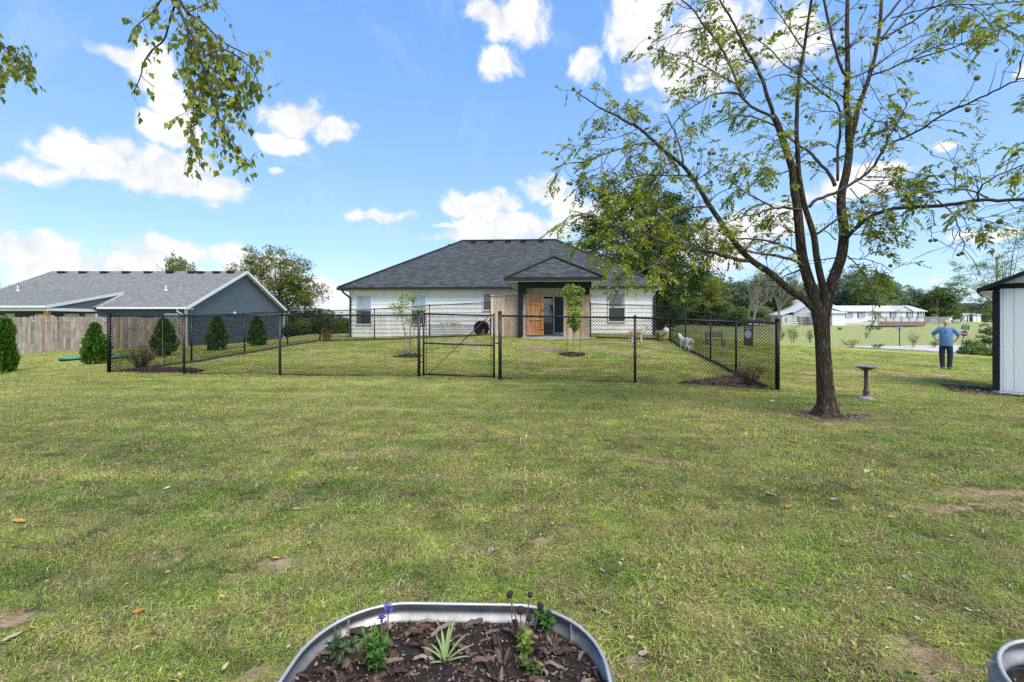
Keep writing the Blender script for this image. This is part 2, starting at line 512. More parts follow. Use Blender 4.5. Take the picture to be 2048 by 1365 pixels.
def bare(x, y):
    m = np.zeros_like(x)
    wob = .25 * np.sin(x * 7.1 + 2 * np.sin(y * 5)) + .2 * np.sin(y * 11 + x * 3.7) + .15 * np.sin(x * 23 + y * 17)
    for cx, cy, rx, ry, s in BARE:
        d = np.hypot((x - cx) / rx, (y - cy) / ry) + wob
        m = np.maximum(m, s * np.clip((1.15 - d) / .5, 0, 1))
    return m
def axis(a, b, step, growth, lo, hi):
    c = list(np.arange(a, b + 1e-6, step))
    s = step
    while c[-1] < hi: s *= growth; c.append(c[-1] + s)
    s = step; pre = []; x = c[0]
    while x > lo: s *= growth; x -= s; pre.append(x)
    return np.array(pre[::-1] + c)
gx = axis(-9, 9, .09, 1.045, -420, 420)
gy = axis(-.5, 12, .07, 1.035, -220, 620)
GX, GY = np.meshgrid(gx, gy)
GZ = terr(GX, GY)
nx, ny = len(gx), len(gy)
V = np.stack([GX.ravel(), GY.ravel(), GZ.ravel()], 1)
ii = (np.arange(ny - 1)[:, None] * nx + np.arange(nx - 1)[None]).ravel()
F = np.stack([ii, ii + 1, ii + 1 + nx, ii + nx], 1)
gme = np_mesh('ground', V, F, True)
at = gme.attributes.new('bare', 'FLOAT', 'POINT')
at.data.foreach_set('value', bare(GX, GY).ravel().astype(np.float32))

# grass colour shared by the ground sheet and the blades: follows the place, not the picture
def grass_color(n, darker=1.0, blade=False):
    g = n.nodes.new('ShaderNodeNewGeometry')
    sp = n.nodes.new('ShaderNodeSeparateXYZ'); n.links.new(g.outputs['Position'], sp.inputs[0])
    fl = n.nodes.new('ShaderNodeCombineXYZ'); n.links.new(sp.outputs[0], fl.inputs[0]); n.links.new(sp.outputs[1], fl.inputs[1])
    pos = fl.outputs[0]
    a = tex(n, 'ShaderNodeTexNoise', pos, Scale=.42, Detail=4, Roughness=.6)
    b_ = tex(n, 'ShaderNodeTexNoise', pos, Scale=2.6, Detail=4, Roughness=.65)
    c_ = tex(n, 'ShaderNodeTexNoise', mapping(n, pos, (.14, 2.1, 1)), Scale=1.0, Detail=4, Roughness=.65)
    f = mth(n, 'ADD', mth(n, 'MULTIPLY', a.outputs[0], .32), mth(n, 'ADD', mth(n, 'MULTIPLY', b_.outputs[0], .34), mth(n, 'MULTIPLY', c_.outputs[0], .34)))
    # farther back the sward is drier and yellower, mown in bands across the view
    yv = mrange(n, sp.outputs[1], 3.0, 12.0, -.01, .03, False)
    f = mth(n, 'ADD', f, yv)
    d = darker
    col = ramp(n, f, [(.36, (.085*d, .170*d, .024*d)), (.45, (.195*d, .285*d, .045*d)), (.535, (.36*d, .395*d, .090*d)), (.60, (.48*d, .44*d, .14*d)), (.68, (.44*d, .30*d, .14*d))])
    field = mrange(n, sp.outputs[1], 26, 42, 0, .75)       # desaturation with distance painted into the grass of the field
    fcol = ramp(n, b_.outputs[0], [(.35, (.20*d, .235*d, .10*d)), (.55, (.29*d, .31*d, .145*d)), (.7, (.36*d, .34*d, .18*d))])
    col = mix(n, field, col, fcol)
    return col, pos, sp, g
m, n, b = mat_nodes('lawn_ground')
col, pos, sp, g = grass_color(n)
fine = tex(n, 'ShaderNodeTexNoise', pos, Scale=38, Detail=5, Roughness=.75)
fine2 = tex(n, 'ShaderNodeTexNoise', pos, Scale=11, Detail=5, Roughness=.7)
v1 = mrange(n, fine.outputs[0], .34, .66, .25, 1.75, False)
v2 = mrange(n, fine2.outputs[0], .3, .7, .55, 1.4, False)
vv = n.nodes.new('ShaderNodeVectorMath'); vv.operation = 'SCALE'
n.links.new(col, vv.inputs[0]); n.links.new(mth(n, 'MULTIPLY', v1, v2), vv.inputs['Scale'])
dn = tex(n, 'ShaderNodeTexNoise', pos, Scale=6, Detail=6, Roughness=.75)
dirt = ramp(n, dn.outputs[0], [(.3, (.21, .12, .065)), (.5, (.46, .31, .19)), (.7, (.62, .48, .34))])
at = n.nodes.new('ShaderNodeAttribute'); at.attribute_name = 'bare'
bn = tex(n, 'ShaderNodeTexNoise', pos, Scale=9, Detail=6, Roughness=.8)
bf = mrange(n, mth(n, 'ADD', at.outputs['Fac'], mth(n, 'MULTIPLY_ADD', bn.outputs[0], 2.2, -1.1)), .30, .58)
# worn thin spots everywhere
thin = tex(n, 'ShaderNodeTexNoise', pos, Scale=1.7, Detail=7, Roughness=.72)
tf = mrange(n, thin.outputs[0], .55, .69, 0, .85)
under = mrange(n, sp.outputs[1], 5, 11, .8, .0)      # thatch and soil between the modelled blades, colour darkened for shaded gaps
base = mix(n, under, vv.outputs[0], (.075, .06, .03))
base = mix(n, mth(n, 'MAXIMUM', bf, tf), base, dirt)
n.links.new(base, b.inputs['Base Color'])
b.inputs['Roughness'].default_value = .95; b.inputs['Specular IOR Level'].default_value = .15
bump(n, b, mth(n, 'ADD', fine.outputs[0], mth(n, 'MULTIPLY', fine2.outputs[0], 1.5)), .9, .05)
M['ground'] = m
ground = obj('ground', gme, None, m)
tag(ground, kind='structure')

# road: pale concrete strip in the dip beyond the lawn
def strip(name, pts_near, pts_far, m, lift=.03, sub=30):
    V = []; F = []
    n_ = len(pts_near)
    for a, c in zip(pts_near, pts_far):
        for t in np.linspace(0, 1, 6):
            x = a[0] * (1 - t) + c[0] * t; y = a[1] * (1 - t) + c[1] * t
            V.append((x, y, gz(x, y) + lift))
    for i in range(n_ - 1):
        for j in range(5):
            q = i * 6 + j
            F.append((q, q + 6, q + 7, q + 1))
    return obj(name, np_mesh(name, V, np.array(F)), None, m)
M['road'] = pm('pale_concrete_road', (.50, .48, .46), (.42, .40, .385), 2.5, .9, bmp=.2)
xs = np.concatenate([np.linspace(41, 45, 12), np.linspace(46, 120, 50)])
road = strip('road', [(x, 47.7 + 8.2 * max(0.0, 1 - (x - 41) / 3.2) ** 1.6) for x in xs], [(x, 56.3) for x in xs], M['road'], .05)
tag(road, kind='structure')
# ------------------------------------------------------------------ grass blades (instanced tufts, one uncountable mass)
def tuft_mesh(name, n, rad, h0, h1, w, flat=0.0, seed=1):
    r = np.random.default_rng(seed)
    a = r.uniform(0, 2*np.pi, n); q = rad * np.sqrt(r.uniform(0, 1, n))
    bx, by = q * np.cos(a), q * np.sin(a)
    h = r.uniform(h0, h1, n) * r.uniform(.6, 1.15, n)
    ln = r.uniform(.3, 1.9, n) + flat
    d = r.uniform(0, 2*np.pi, n)
    dx, dy = np.cos(d), np.sin(d)
    f = r.uniform(0, np.pi, n); wx, wy = np.cos(f) * w * .5, np.sin(f) * w * .5
    ww = r.uniform(.6, 1.3, n); wx *= ww; wy *= ww
    V = np.zeros((n, 5, 3))
    m1 = h * .55
    hz = h / np.sqrt(1 + ln**2)
    V[:, 0] = np.stack([bx - wx, by - wy, np.full(n, -.006)], 1)
    V[:, 1] = np.stack([bx + wx, by + wy, np.full(n, -.006)], 1)
    mx, my = bx + dx * m1 * ln * .35, by + dy * m1 * ln * .35
    V[:, 2] = np.stack([mx + wx*.85, my + wy*.85, hz * .6], 1)
    V[:, 3] = np.stack([mx - wx*.85, my - wy*.85, hz * .6], 1)
    V[:, 4] = np.stack([bx + dx * h * ln, by + dy * h * ln, hz * (1 - .25 * np.minimum(ln, 1.5))], 1)
    idx = np.arange(n) * 5
    me = bpy.data.meshes.new(name)
    V = V.reshape(-1, 3)
    faces = []
    for i in idx: faces.append((i, i+1, i+2, i+3)); faces.append((i+3, i+2, i+4))
    me.from_pydata([tuple(v) for v in V], [], [tuple(int(c) for c in f) for f in faces])
    return me
def blade_mat(name, straw=.21, dark=1.08):
    m, n, b = mat_nodes(name)
    col, pos, sp, g = grass_color(n, dark, True)
    oi = n.nodes.new('ShaderNodeObjectInfo')
    rnd = mth(n, 'FRACT', mth(n, 'ADD', mth(n, 'MULTIPLY', g.outputs['Random Per Island'], 1.0), mth(n, 'MULTIPLY', oi.outputs['Random'], 7.77)))
    val = mrange(n, rnd, 0, 1, .30, 1.75, False)
    vv = n.nodes.new('ShaderNodeVectorMath'); vv.operation = 'SCALE'
    n.links.new(col, vv.inputs[0]); n.links.new(val, vv.inputs['Scale'])
    rnd2 = mth(n, 'FRACT', mth(n, 'MULTIPLY', rnd, 17.3))
    patch = tex(n, 'ShaderNodeTexNoise', pos, Scale=2.2, Detail=4, Roughness=.7)
    thr = mth(n, 'MULTIPLY', mrange(n, patch.outputs[0], .35, .68, .25, 3.2), straw)
    isst = mth(n, 'LESS_THAN', rnd2, thr)
    strawc = ramp(n, mth(n, 'FRACT', mth(n, 'MULTIPLY', rnd, 41.7)), [(0, (.13, .075, .04)), (.45, (.34, .25, .12)), (1, (.62, .52, .30))])
    c = mix(n, isst, vv.outputs[0], strawc)
    n.links.new(c, b.inputs['Base Color'])
    b.inputs['Roughness'].default_value = .55; b.inputs['Specular IOR Level'].default_value = .3
    tr = n.nodes.new('ShaderNodeBsdfTranslucent'); n.links.new(mix(n, 1.0, c, (1, 1.1, .6), 'MULTIPLY'), tr.inputs[0])
    ms = n.nodes.new('ShaderNodeMixShader'); ms.inputs[0].default_value = .22
    n.links.new(b.outputs[0], ms.inputs[1]); n.links.new(tr.outputs[0], ms.inputs[2])
    n.links.new(ms.outputs[0], n.nodes['Material Output'].inputs[0])
    return m
M['blade'] = blade_mat('grass_blades')
tcol = bpy.data.collections.new('grass_tufts')
specs = [('a_near_tuft', 130, .11, .020, .055, .0034, 0, 1), ('b_near_tuft', 120, .12, .022, .062, .0036, 0, 2), ('c_near_thatch', 130, .12, .02, .045, .0034, 2.2, 3),
         ('d_mid_tuft', 110, .17, .022, .052, .0055, 0, 4), ('e_mid_thatch', 110, .17, .02, .045, .0055, 1.8, 5), ('f_far_tuft', 80, .28, .03, .06, .010, 0, 6),
         ('g_clover', 26, .10, .02, .05, .012, .3, 7)]
for nm, *a in specs:
    me = tuft_mesh(nm, *a[:-2], flat=a[-2], seed=a[-1]); me.materials.append(M['blade'])
    tcol.objects.link(bpy.data.objects.new(nm, me))
def in_poly(x, y, poly):
    c = np.zeros(x.shape, bool); j = len(poly) - 1
    for i in range(len(poly)):
        xi, yi = poly[i]; xj, yj = poly[j]
        c ^= ((yi > y) != (yj > y)) & (x < (xj - xi) * (y - yi) / (yj - yi + 1e-12) + xi)
        j = i
    return c
MULCH = []      # polygons where mulch lies instead of grass
def circ(c, rx, ry, n=24, wob=.12, seed=0):
    r = random.Random(seed); ph = r.uniform(0, 6)
    return [(c[0] + rx * math.cos(t) * (1 + wob * math.sin(3*t+ph)), c[1] + ry * math.sin(t) * (1 + wob * math.sin(2*t+ph))) for t in [2*math.pi*i/n for i in range(n)]]
FL = P(218, 748, 77); FR = P(1555, 783, 91)
tree_base = P(1655, 835, 126)
MULCH.append(circ((tree_base.x + .05, tree_base.y + .0), .58, .30, seed=3))
MULCH.append([(FL.x + .1, FL.y + .02), (-8.2, 11.6), (-8.3, 12.3), (-9.1, 12.9), (-10.3, 13.2)])
MULCH.append([(FR.x - .05, FR.y + .06), (3.7, 10.28), (4.2, 11.0), (5.1, 11.5), (6.05, 12.2)])
SHED = P(1988, 787, 94)
MULCH.append([(SHED.x - .75, SHED.y + .2), (SHED.x - .3, SHED.y - .35), (SHED.x + .6, SHED.y - .55), (SHED.x + 4, SHED.y - .9), (SHED.x + 4, SHED.y + 1), (SHED.x, SHED.y + 1.2), (SHED.x-.5, SHED.y+.6)])
s1 = G(818, 708, 58); s2 = G(1146, 711, 60)
MULCH.append(circ((s1.x, s1.y), .5, .45, seed=5)); MULCH.append(circ((s2.x, s2.y), .45, .42, seed=6))
BED = [(-.76, .5), (-.76, 1.85), (.34, 1.80), (.34, .5)]
HOUSE_KEEP = [(-9.2, 25.7), (7.7, 24.5), (9, 41), (-9, 41)]
PATIO = [(.2, 19.75), (3.6, 19.6), (3.9, 25), (.3, 25)]
def scatter(y0, y1, dens, kinds, prob, smin, smax, seed):
    r = np.random.default_rng(seed)
    xw = 1.14 * y1 * 1.1 + 2.0
    n = int(dens * (y1 - y0) * 2 * xw)
    x = r.uniform(-xw, xw, n); y = r.uniform(y0, y1, n)
    k = np.abs(x) < 1.14 * y * 1.1 + 2.0
    b_ = bare(x, y)
    nzv = .5 + .5 * np.sin(x * 3.1 + 2 * np.sin(y * 2.3)) * np.sin(y * 3.7 + np.sin(x * 1.9))
    k &= r.uniform(0, 1, n) > np.clip(b_ * 1.1 - .12, 0, .86)
    k &= r.uniform(0, 1, n) > nzv * .18
    for poly in MULCH: k &= ~(in_poly(x, y, poly) & (r.uniform(0, 1, n) > .04))
    for poly in (BED, HOUSE_KEEP, PATIO): k &= ~in_poly(x, y, poly)
    x, y = x[k], y[k]; n = len(x)
    z = terr(x, y)
    return x, y, z, r.choice(kinds, n, p=prob), r.uniform(0, 6.283, n), r.uniform(smin, smax, n) * (1 - .3 * bare(x, y))
parts = [scatter(.3, 3.6, 250, [0, 1, 2, 6], [.33, .25, .33, .09], .6, 1.15, 11),
         scatter(3.6, 7.5, 130, [0, 1, 2, 3, 4, 6], [.2, .17, .2, .19, .18, .06], .6, 1.1, 12),
         scatter(7.5, 14, 80, [3, 4], [.65, .35], .6, 1.05, 13),
         scatter(14, 24.5, 26, [5, 3], [.5, .5], .55, .95, 14)]
# taller sprigs the mower missed along the front fence and the bed
gx_, gy_, gz_, gi_, gr_, gs_ = [np.concatenate([p[i] for p in parts]) for i in range(6)]
_cl = np.sin(gx_ * 1.7 + 2.1 * np.sin(gy_ * 1.3)) * np.sin(gy_ * 2.3 + 1.7 * np.sin(gx_ * .9)) + .6 * np.sin(gx_ * 5.1 + 1.4 * np.sin(gy_ * 4.3)) * np.sin(gy_ * 6.1)
gs_ = gs_ * (1 + .28 * np.clip(_cl, -1, 1.3))
ex = np.random.default_rng(5)
t = ex.uniform(0, 1, 900); fx = FL.x + (FR.x - FL.x) * t + ex.normal(0, .03, 900); fy = FL.y + (FR.y - FL.y) * t + ex.normal(0, .06, 900)
tb = ex.uniform(0, 1, 260); bx_ = -.82 + 1.22 * tb; by_ = 1.90 + ex.normal(0, .03, 260)
fx = np.concatenate([fx, bx_]); fy = np.concatenate([fy, by_])
gx_ = np.concatenate([gx_, fx]); gy_ = np.concatenate([gy_, fy]); gz_ = np.concatenate([gz_, terr(fx, fy)])
gi_ = np.concatenate([gi_, ex.choice([0, 1], len(fx))]); gr_ = np.concatenate([gr_, ex.uniform(0, 6.28, len(fx))]); gs_ = np.concatenate([gs_, ex.uniform(1.0, 1.7, len(fx))])
pme = bpy.data.meshes.new('grass')
pme.vertices.add(len(gx_)); pme.vertices.foreach_set('co', np.stack([gx_, gy_, gz_], 1).astype(np.float32).ravel())
for nm, ty, arr in (('kindi', 'INT', gi_.astype(np.int32)), ('rz', 'FLOAT', gr_.astype(np.float32)), ('sc', 'FLOAT', gs_.astype(np.float32))):
    pme.attributes.new(nm, ty, 'POINT').data.foreach_set('value', arr)
print('tufts', len(gx_))
def inst_group(name, coll):
    ng = bpy.data.node_groups.new(name, 'GeometryNodeTree')
    ng.interface.new_socket('Geometry', in_out='INPUT', socket_type='NodeSocketGeometry')
    ng.interface.new_socket('Geometry', in_out='OUTPUT', socket_type='NodeSocketGeometry')
    N = ng.nodes; Lk = ng.links
    gi = N.new('NodeGroupInput'); go = N.new('NodeGroupOutput')
    ci = N.new('GeometryNodeCollectionInfo'); ci.inputs['Collection'].default_value = coll
    ci.inputs['Separate Children'].default_value = True; ci.inputs['Reset Children'].default_value = True
    iop = N.new('GeometryNodeInstanceOnPoints'); iop.inputs['Pick Instance'].default_value = True
    def na(nm, ty):
        a = N.new('GeometryNodeInputNamedAttribute'); a.data_type = ty; a.inputs[0].default_value = nm
        return a.outputs[0]
    cx = N.new('ShaderNodeCombineXYZ'); Lk.new(na('rz', 'FLOAT'), cx.inputs[2])
    e2r = N.new('FunctionNodeEulerToRotation'); Lk.new(cx.outputs[0], e2r.inputs[0])
    Lk.new(gi.outputs[0], iop.inputs['Points']); Lk.new(ci.outputs[0], iop.inputs['Instance'])
    Lk.new(na('kindi', 'INT'), iop.inputs['Instance Index']); Lk.new(e2r.outputs[0], iop.inputs['Rotation'])
    sx = N.new('ShaderNodeCombineXYZ'); s_ = na('sc', 'FLOAT')
    for i in range(3): Lk.new(s_, sx.inputs[i])
    Lk.new(sx.outputs[0], iop.inputs['Scale'])
    Lk.new(iop.outputs[0], go.inputs[0])
    return ng
grass = obj('grass', pme, None, M['blade'])
tag(grass, 'short mown grass covering the lawn', 'grass', kind='stuff')
gm_ = grass.modifiers.new('tufts', 'NODES'); gm_.node_group = inst_group('grass_instancer', tcol)
# ------------------------------------------------------------------ house building blocks
def siding(name, x0, x1, z0, z1, m, parent, h=.11, clip=None, axis='x', at=0.0, out=-1):
    """lapped horizontal boards; clip(z)->(x0,x1). Plane y=at (axis x) or x=at (axis y). 'out' is the outward sign"""
    mb = MB(); z = z0
    while z < z1 - 1e-4:
        t = min(z + h, z1)
        a, b = (x0, x1) if clip is None else clip(z)
        a2, b2 = (x0, x1) if clip is None else clip(t)
        o0 = at + out * .034; o1 = at + out * .003
        def p(u, w, zz): return (u, w, zz) if axis == 'x' else (w, u, zz)
        vs = [p(a, o0, z), p(b, o0, z), p(b2, o1, t), p(a2, o1, t), p(a, at, z), p(b, at, z)]
        mb.add(vs, [(0, 1, 2, 3), (4, 5, 1, 0)])
        z = t
    return mb.build(name, m, parent)
def roof_plane(mb, pts, th=.05):
    """polygon with thickness downwards, uv in metres: u along the first edge (eave), v up the slope"""
    p = [Vector(q) for q in pts]
    u = (p[1] - p[0]).normalized(); nrm = u.cross(p[2] - p[0]).normalized()
    if nrm.z < 0: nrm = -nrm
    v = nrm.cross(u)
    uvs = [((q - p[0]).dot(u) + 100, (q - p[0]).dot(v) + 50) for q in p]
    k = len(p)
    low = [q - Vector((0, 0, th)) for q in p]
    fs = [tuple(range(k)), tuple(range(2*k - 1, k - 1, -1))]
    uu = [uvs, uvs[::-1]]
    for i in range(k):
        j = (i + 1) % k
        fs.append((i, i + k, j + k, j)); uu.append([uvs[i], uvs[i], uvs[j], uvs[j]])
    mb.add(p + low, fs, uu)
def window(parent, x0, x1, z0, z1, y, fr, glass, lower=None, rail=None, label=None, t=.055, curtain=None, name='window', shutters=None):
    """a sash window in the plane y facing -y: frame, sash rail, panes"""
    w = MB()
    w.box((x0 - t, y - .05, z0 - t), (x1 + t, y + .03, z0)); w.box((x0 - t, y - .05, z1), (x1 + t, y + .03, z1 + t))
    w.box((x0 - t, y - .05, z0), (x0, y + .03, z1)); w.box((x1, y - .05, z0), (x1 + t, y + .03, z1))
    o = w.build(name, fr, parent)
    if label: o['label'] = label
    g = quick('pane', glass, o, (x0, y - .012, rail if rail else z0), (x1, y - .004, z1))
    if rail:
        quick('sash_rail', fr, o, (x0, y - .045, rail - .03), (x1, y - .014, rail + .03))
        quick('pane', lower or glass, o, (x0, y - .020, z0), (x1, y - .012, rail - .031))
    if curtain:
        c = MB(); n = 10
        a, b = curtain
        for i in range(n):
            xa = a + (b - a) * i / n; xb = a + (b - a) * (i + 1) / n
            d0 = .006 * (i % 2); d1 = .006 * ((i + 1) % 2)
            zz = rail or z0
            c.add([(xa, y - .017 - d0, zz + .03), (xb, y - .017 - d1, zz + .03), (xb, y - .017 - d1, z1 - .01), (xa, y - .017 - d0, z1 - .01)], [(0, 1, 2, 3)])
        c.build('curtain', M['curtain'], o)
    return o
M['curtain'] = pm('pale_curtain', (.40, .42, .40), (.30, .32, .30), 9, .9, stretch=(6, 1, .4))
M['gutter_black'] = pm('black_gutter', (.014, .015, .017), (.022, .023, .026), 3, .32)
M['soffit'] = pm('white_soffit', (.55, .56, .57), (.50, .51, .52), 4, .7)

# ------------------------------------------------------------------ main white house
A0 = Vector((-9.08, 25.5, .6)); B0 = Vector((7.66, 24.46, .6))
HW = (B0 - A0).length; HANG = math.atan2(B0.y - A0.y, B0.x - A0.x)
_u2 = (B0 - A0).normalized(); _v2 = Vector((-_u2.y, _u2.x, 0))
def wall_px(px, ly=0.0):
    """local x where image column px meets the plane at local depth ly"""
    o = A0 + _v2 * ly; s = (px - 1024) / FOC
    t = (s * o.y - o.x) / (_u2.x - s * _u2.y)
    return t
def wall_z(px, py, ly=0.0):
    t = wall_px(px, ly); w = A0 + _u2 * t + _v2 * ly
    return CAMZ - (py - 640) * w.y / FOC - .6
house = empty('white_house', A0, HANG, 'white house with charcoal hip roof and a covered back porch', 'house')
D = 14.6
WT = 2.62
# wall core with openings left as dark recess boxes behind glass
core = MB().box((0, .0, -.5), (HW, D, WT)); core.build('wall', M['white'], house)
quick('foundation', M['concrete'], house, (-.01, -.015, -.5), (HW + .01, -.001, -.02))
siding('siding', 0, HW, .0, WT, M['vinyl'], house, h=.225)
siding('siding', 0, D, .0, WT, M['vinyl'], house, h=.225, axis='y', at=HW, out=1)
siding('siding', 0, D, .0, WT, M['vinyl'], house, h=.225, axis='y', at=0, out=-1)
for x in (0, HW):
    quick('corner_trim', M['white'], house, (x - .03, -.035, 0), (x + .03, .06, WT))
yW = -.055
w = wall_px
window(house, w(714), w(743), wall_z(728, 648), wall_z(728, 593), yW, M['white'], M['glass_pale'], M['glass'], wall_z(728, 620), curtain=(w(719), w(728)))
window(house, w(825), w(852), wall_z(838, 648), wall_z(838, 590.5), yW, M['white'], M['glass_pale'], M['glass'], wall_z(838, 619))
window(house, w(967.5), w(998), wall_z(980, 620), wall_z(980, 588.5), yW, M['white'], M['glass'], None, None)
window(house, w(1217.5), w(1248.5), wall_z(1233, 643), wall_z(1233, 587.5), yW, M['white'], M['glass'], M['screen'], wall_z(1233, 615), curtain=(w(1243), w(1248)))
# sliding door
dz0, dz1 = wall_z(1107, 669), wall_z(1107, 594)
dx0, dx1 = w(1080), w(1134)
mx = w(1107.5)
df = MB()
df.box((dx0, yW - .05, dz1), (dx1, .0, dz1 + .06)); df.box((dx0 - .06, yW - .05, dz0 - .04), (dx0, 0, dz1 + .06)); df.box((dx1, yW - .05, dz0 - .04), (dx1 + .06, 0, dz1 + .06))
df.box((dx0, yW - .07, dz0 - .1), (dx1, 0, dz0 - .0))
door = df.build('sliding_door', M['white'], house)
quick('pane', M['glass'], door, (dx0, yW - .01, dz0), (mx - .03, yW - .002, dz1))
sf = MB()
sf.box((mx - .03, yW - .06, dz0), (mx + .03, yW - .012, dz1)); sf.box((mx + .03, yW - .05, dz0), (dx1 - .01, yW - .014, dz0 + .09)); sf.box((mx + .03, yW - .05, dz0 + .96), (dx1 - .01, yW - .014, dz0 + 1.01))
sf.build('sash', M['white'], door)
quick('insect_screen', M['screen'], door, (mx + .03, yW - .012, dz0 + .09), (dx1, yW - .006, dz1))
quick('doorstep', M['blacktrim'], house, (dx0 - .1, yW - .16, dz0 - .14), (dx1 + .1, yW - .08, dz0 - .02))
# roof
EZ = 2.74; OV = .42
def wl(px, py, y):      # world point at image position and world depth y -> house local
    p = PY(px, py, y) - A0
    return Vector((p.dot(_u2), p.dot(_v2), p.z))
ra = wl(925, 481, 32.6); rb = wl(1112, 481, 31.9)
RZ = (ra.z + rb.z) / 2; RY = 7.3
ra = Vector((ra.x, RY, RZ)); rb = Vector((rb.x, RY, RZ))
c0 = Vector((-.5, -OV, EZ)); c1 = Vector((HW + .5, -OV, EZ)); c2 = Vector((HW + .5, D + OV, EZ)); c3 = Vector((-.5, D + OV, EZ))
rm = MB()
slope = (RZ - EZ) / (RY + OV)
# porch roof footprint
pxl, pxr, pfy = 9.19, 13.35, -5.5
pcx = (pxl + pxr) / 2; pz = EZ + .03
ap = Vector((pcx, pfy + 2.0, EZ + 1.17))
yb = (ap.z - EZ) / slope - OV
roof_plane(rm, [c0, c1, rb, ra]); roof_plane(rm, [c1, c2, rb]); roof_plane(rm, [c2, c3, ra, rb]); roof_plane(rm, [c3, c0, ra])
roof = rm.build('roof', M['shingle_dark'], house)
rp = MB()
f0 = Vector((pxl, pfy, pz)); f1 = Vector((pxr, pfy, pz))
back = Vector((pcx, yb, ap.z))
roof_plane(rp, [f0, f1, ap])
roof_plane(rp, [Vector((pxl, -OV - .02, pz)), f0, ap, back]); roof_plane(rp, [f1, Vector((pxr, -OV - .02, pz)), back, ap])
proof = rp.build('porch_roof', M['shingle_dark'], house)
# ridge and hip caps
rc = MB()
def cap(a, b): rc.bar(Vector(a) + Vector((0, 0, .03)), Vector(b) + Vector((0, 0, .03)), .26, .035)
cap(ra, rb)
for a, b in ((c0, ra), (c1, rb), (c2, rb), (c3, ra)): cap(a, b)
rc.build('ridge_cap', M['caps'], roof)
rc = MB(); cap(f0, ap); cap(f1, ap); cap(ap, back); rc.build('hip_cap', M['caps'], proof)
# eave fascia and gutters
fa = MB()
g0 = EZ - .15; g1 = EZ - .015
def gutter(a, b, side):
    a = Vector(a); b = Vector(b)
    fa.bar(a, b, .12, .135)
    fa.bar(a + Vector((0, 0, .06)) + Vector(side) * .065, b + Vector((0, 0, .06)) + Vector(side) * .065, .02, .02)
zc = (g0 + g1) / 2
gutter((-.5, -OV - .03, zc), (pxl + .3, -OV - .03, zc), (0, -1, 0))
gutter((pxr - .3, -OV - .03, zc), (HW + .5, -OV - .03, zc), (0, -1, 0))
gutter((HW + .53, -OV, zc), (HW + .53, D + OV, zc), (1, 0, 0))
gutter((-.53, -OV, zc), (-.53, D + OV, zc), (-1, 0, 0))
fa.build('gutter', M['gutter_black'], house)
fa = MB()
gutter((pxl, pfy - .03, zc + .03), (pxr, pfy - .03, zc + .03), (0, -1, 0))
gutter((pxl - .03, pfy, zc + .03), (pxl - .03, -OV, zc + .03), (-1, 0, 0))
gutter((pxr + .03, pfy, zc + .03), (pxr + .03, -OV, zc + .03), (1, 0, 0))
fa.build('porch_gutter', M['gutter_black'], house)
so = MB()
so.box((-.47, -OV + .03, EZ - .12), (HW + .47, 0, EZ - .09)); so.box((-.47, 0, EZ - .12), (-.02, D + .3, EZ - .09)); so.box((HW + .02, 0, EZ - .12), (HW + .47, D + .3, EZ - .09))
so.build('soffit', M['soffit'], house)
quick('porch_ceiling', M['soffit'], house, (pxl + .03, pfy + .03, EZ - .14), (pxr - .03, -OV - .09, EZ - .125))
# porch beam and posts
bz0, bz1 = 2.33, EZ - .145
yb_ = -4.95
plx = wall_px(1041, yb_); prx = wall_px(1177.5, yb_)
pb = MB(); pb.box((plx - .11, yb_ - .1, bz0), (prx + .11, yb_ + .1, bz1)); pb.box((plx - .1, yb_ + .1, bz0), (plx + .1, -.02, bz1)); pb.box((prx - .1, yb_ + .1, bz0), (prx + .1, -.02, bz1))
pb.build('porch_beam', M['blacktrim'], house)
for x in (plx, prx):
    oy = .0 if x == plx else .75
    quick('porch_post', M['blacktrim'], house, (x - .105, yb_ - .098 + oy, .12), (x + .105, yb_ + .098 + oy, bz0 if oy == 0 else bz0 + .02))
# downspouts
for x, s in ((.06, 1), (HW - .04, 1)):
    d = MB(); sg = -1 if x < 1 else 1
    d.tube([(x + sg*.35, -OV + .02, EZ - .16), (x + sg*.30, -OV + .1, EZ - .28), (x + sg*.06, -.1, EZ - .52), (x, -.085, EZ - .65), (x, -.085, .0), (x, -.2, -.08)], [.055]*6, 8)
    d.build('downspout', M['gutter_black'], house)
# box vents just under the ridge
for px in (947, 981.5, 1016.5, 1047, 1082):
    p = wl(px, 485, 32.0)
    v = MB(); yy = RY - .45; zz = EZ + slope * (yy + OV)
    v.box((p.x - .17, yy - .17, zz - .05), (p.x + .17, yy + .2, zz + .12)); v.box((p.x - .2, yy - .2, zz + .12), (p.x + .2, yy + .22, zz + .155))
    v.build('roof_vent', M['blacktrim'], roof)
for x, dy in ((ra.x - .9, .9), (rb.x + .95, .9)):
    v = MB(); v.box((x - .17, RY + dy - .6, RZ - .52), (x + .17, RY + dy - .3, RZ - .22)); v.box((x - .2, RY + dy - .65, RZ - .22), (x + .2, RY + dy - .25, RZ - .18)); v.build('roof_vent', M['blacktrim'], roof)

# patio slab
pat = MB().box((.42, 19.72, .35), (3.62, 24.62, .795)); o = pat.build('patio', M['concrete']); tag(o, kind='structure')

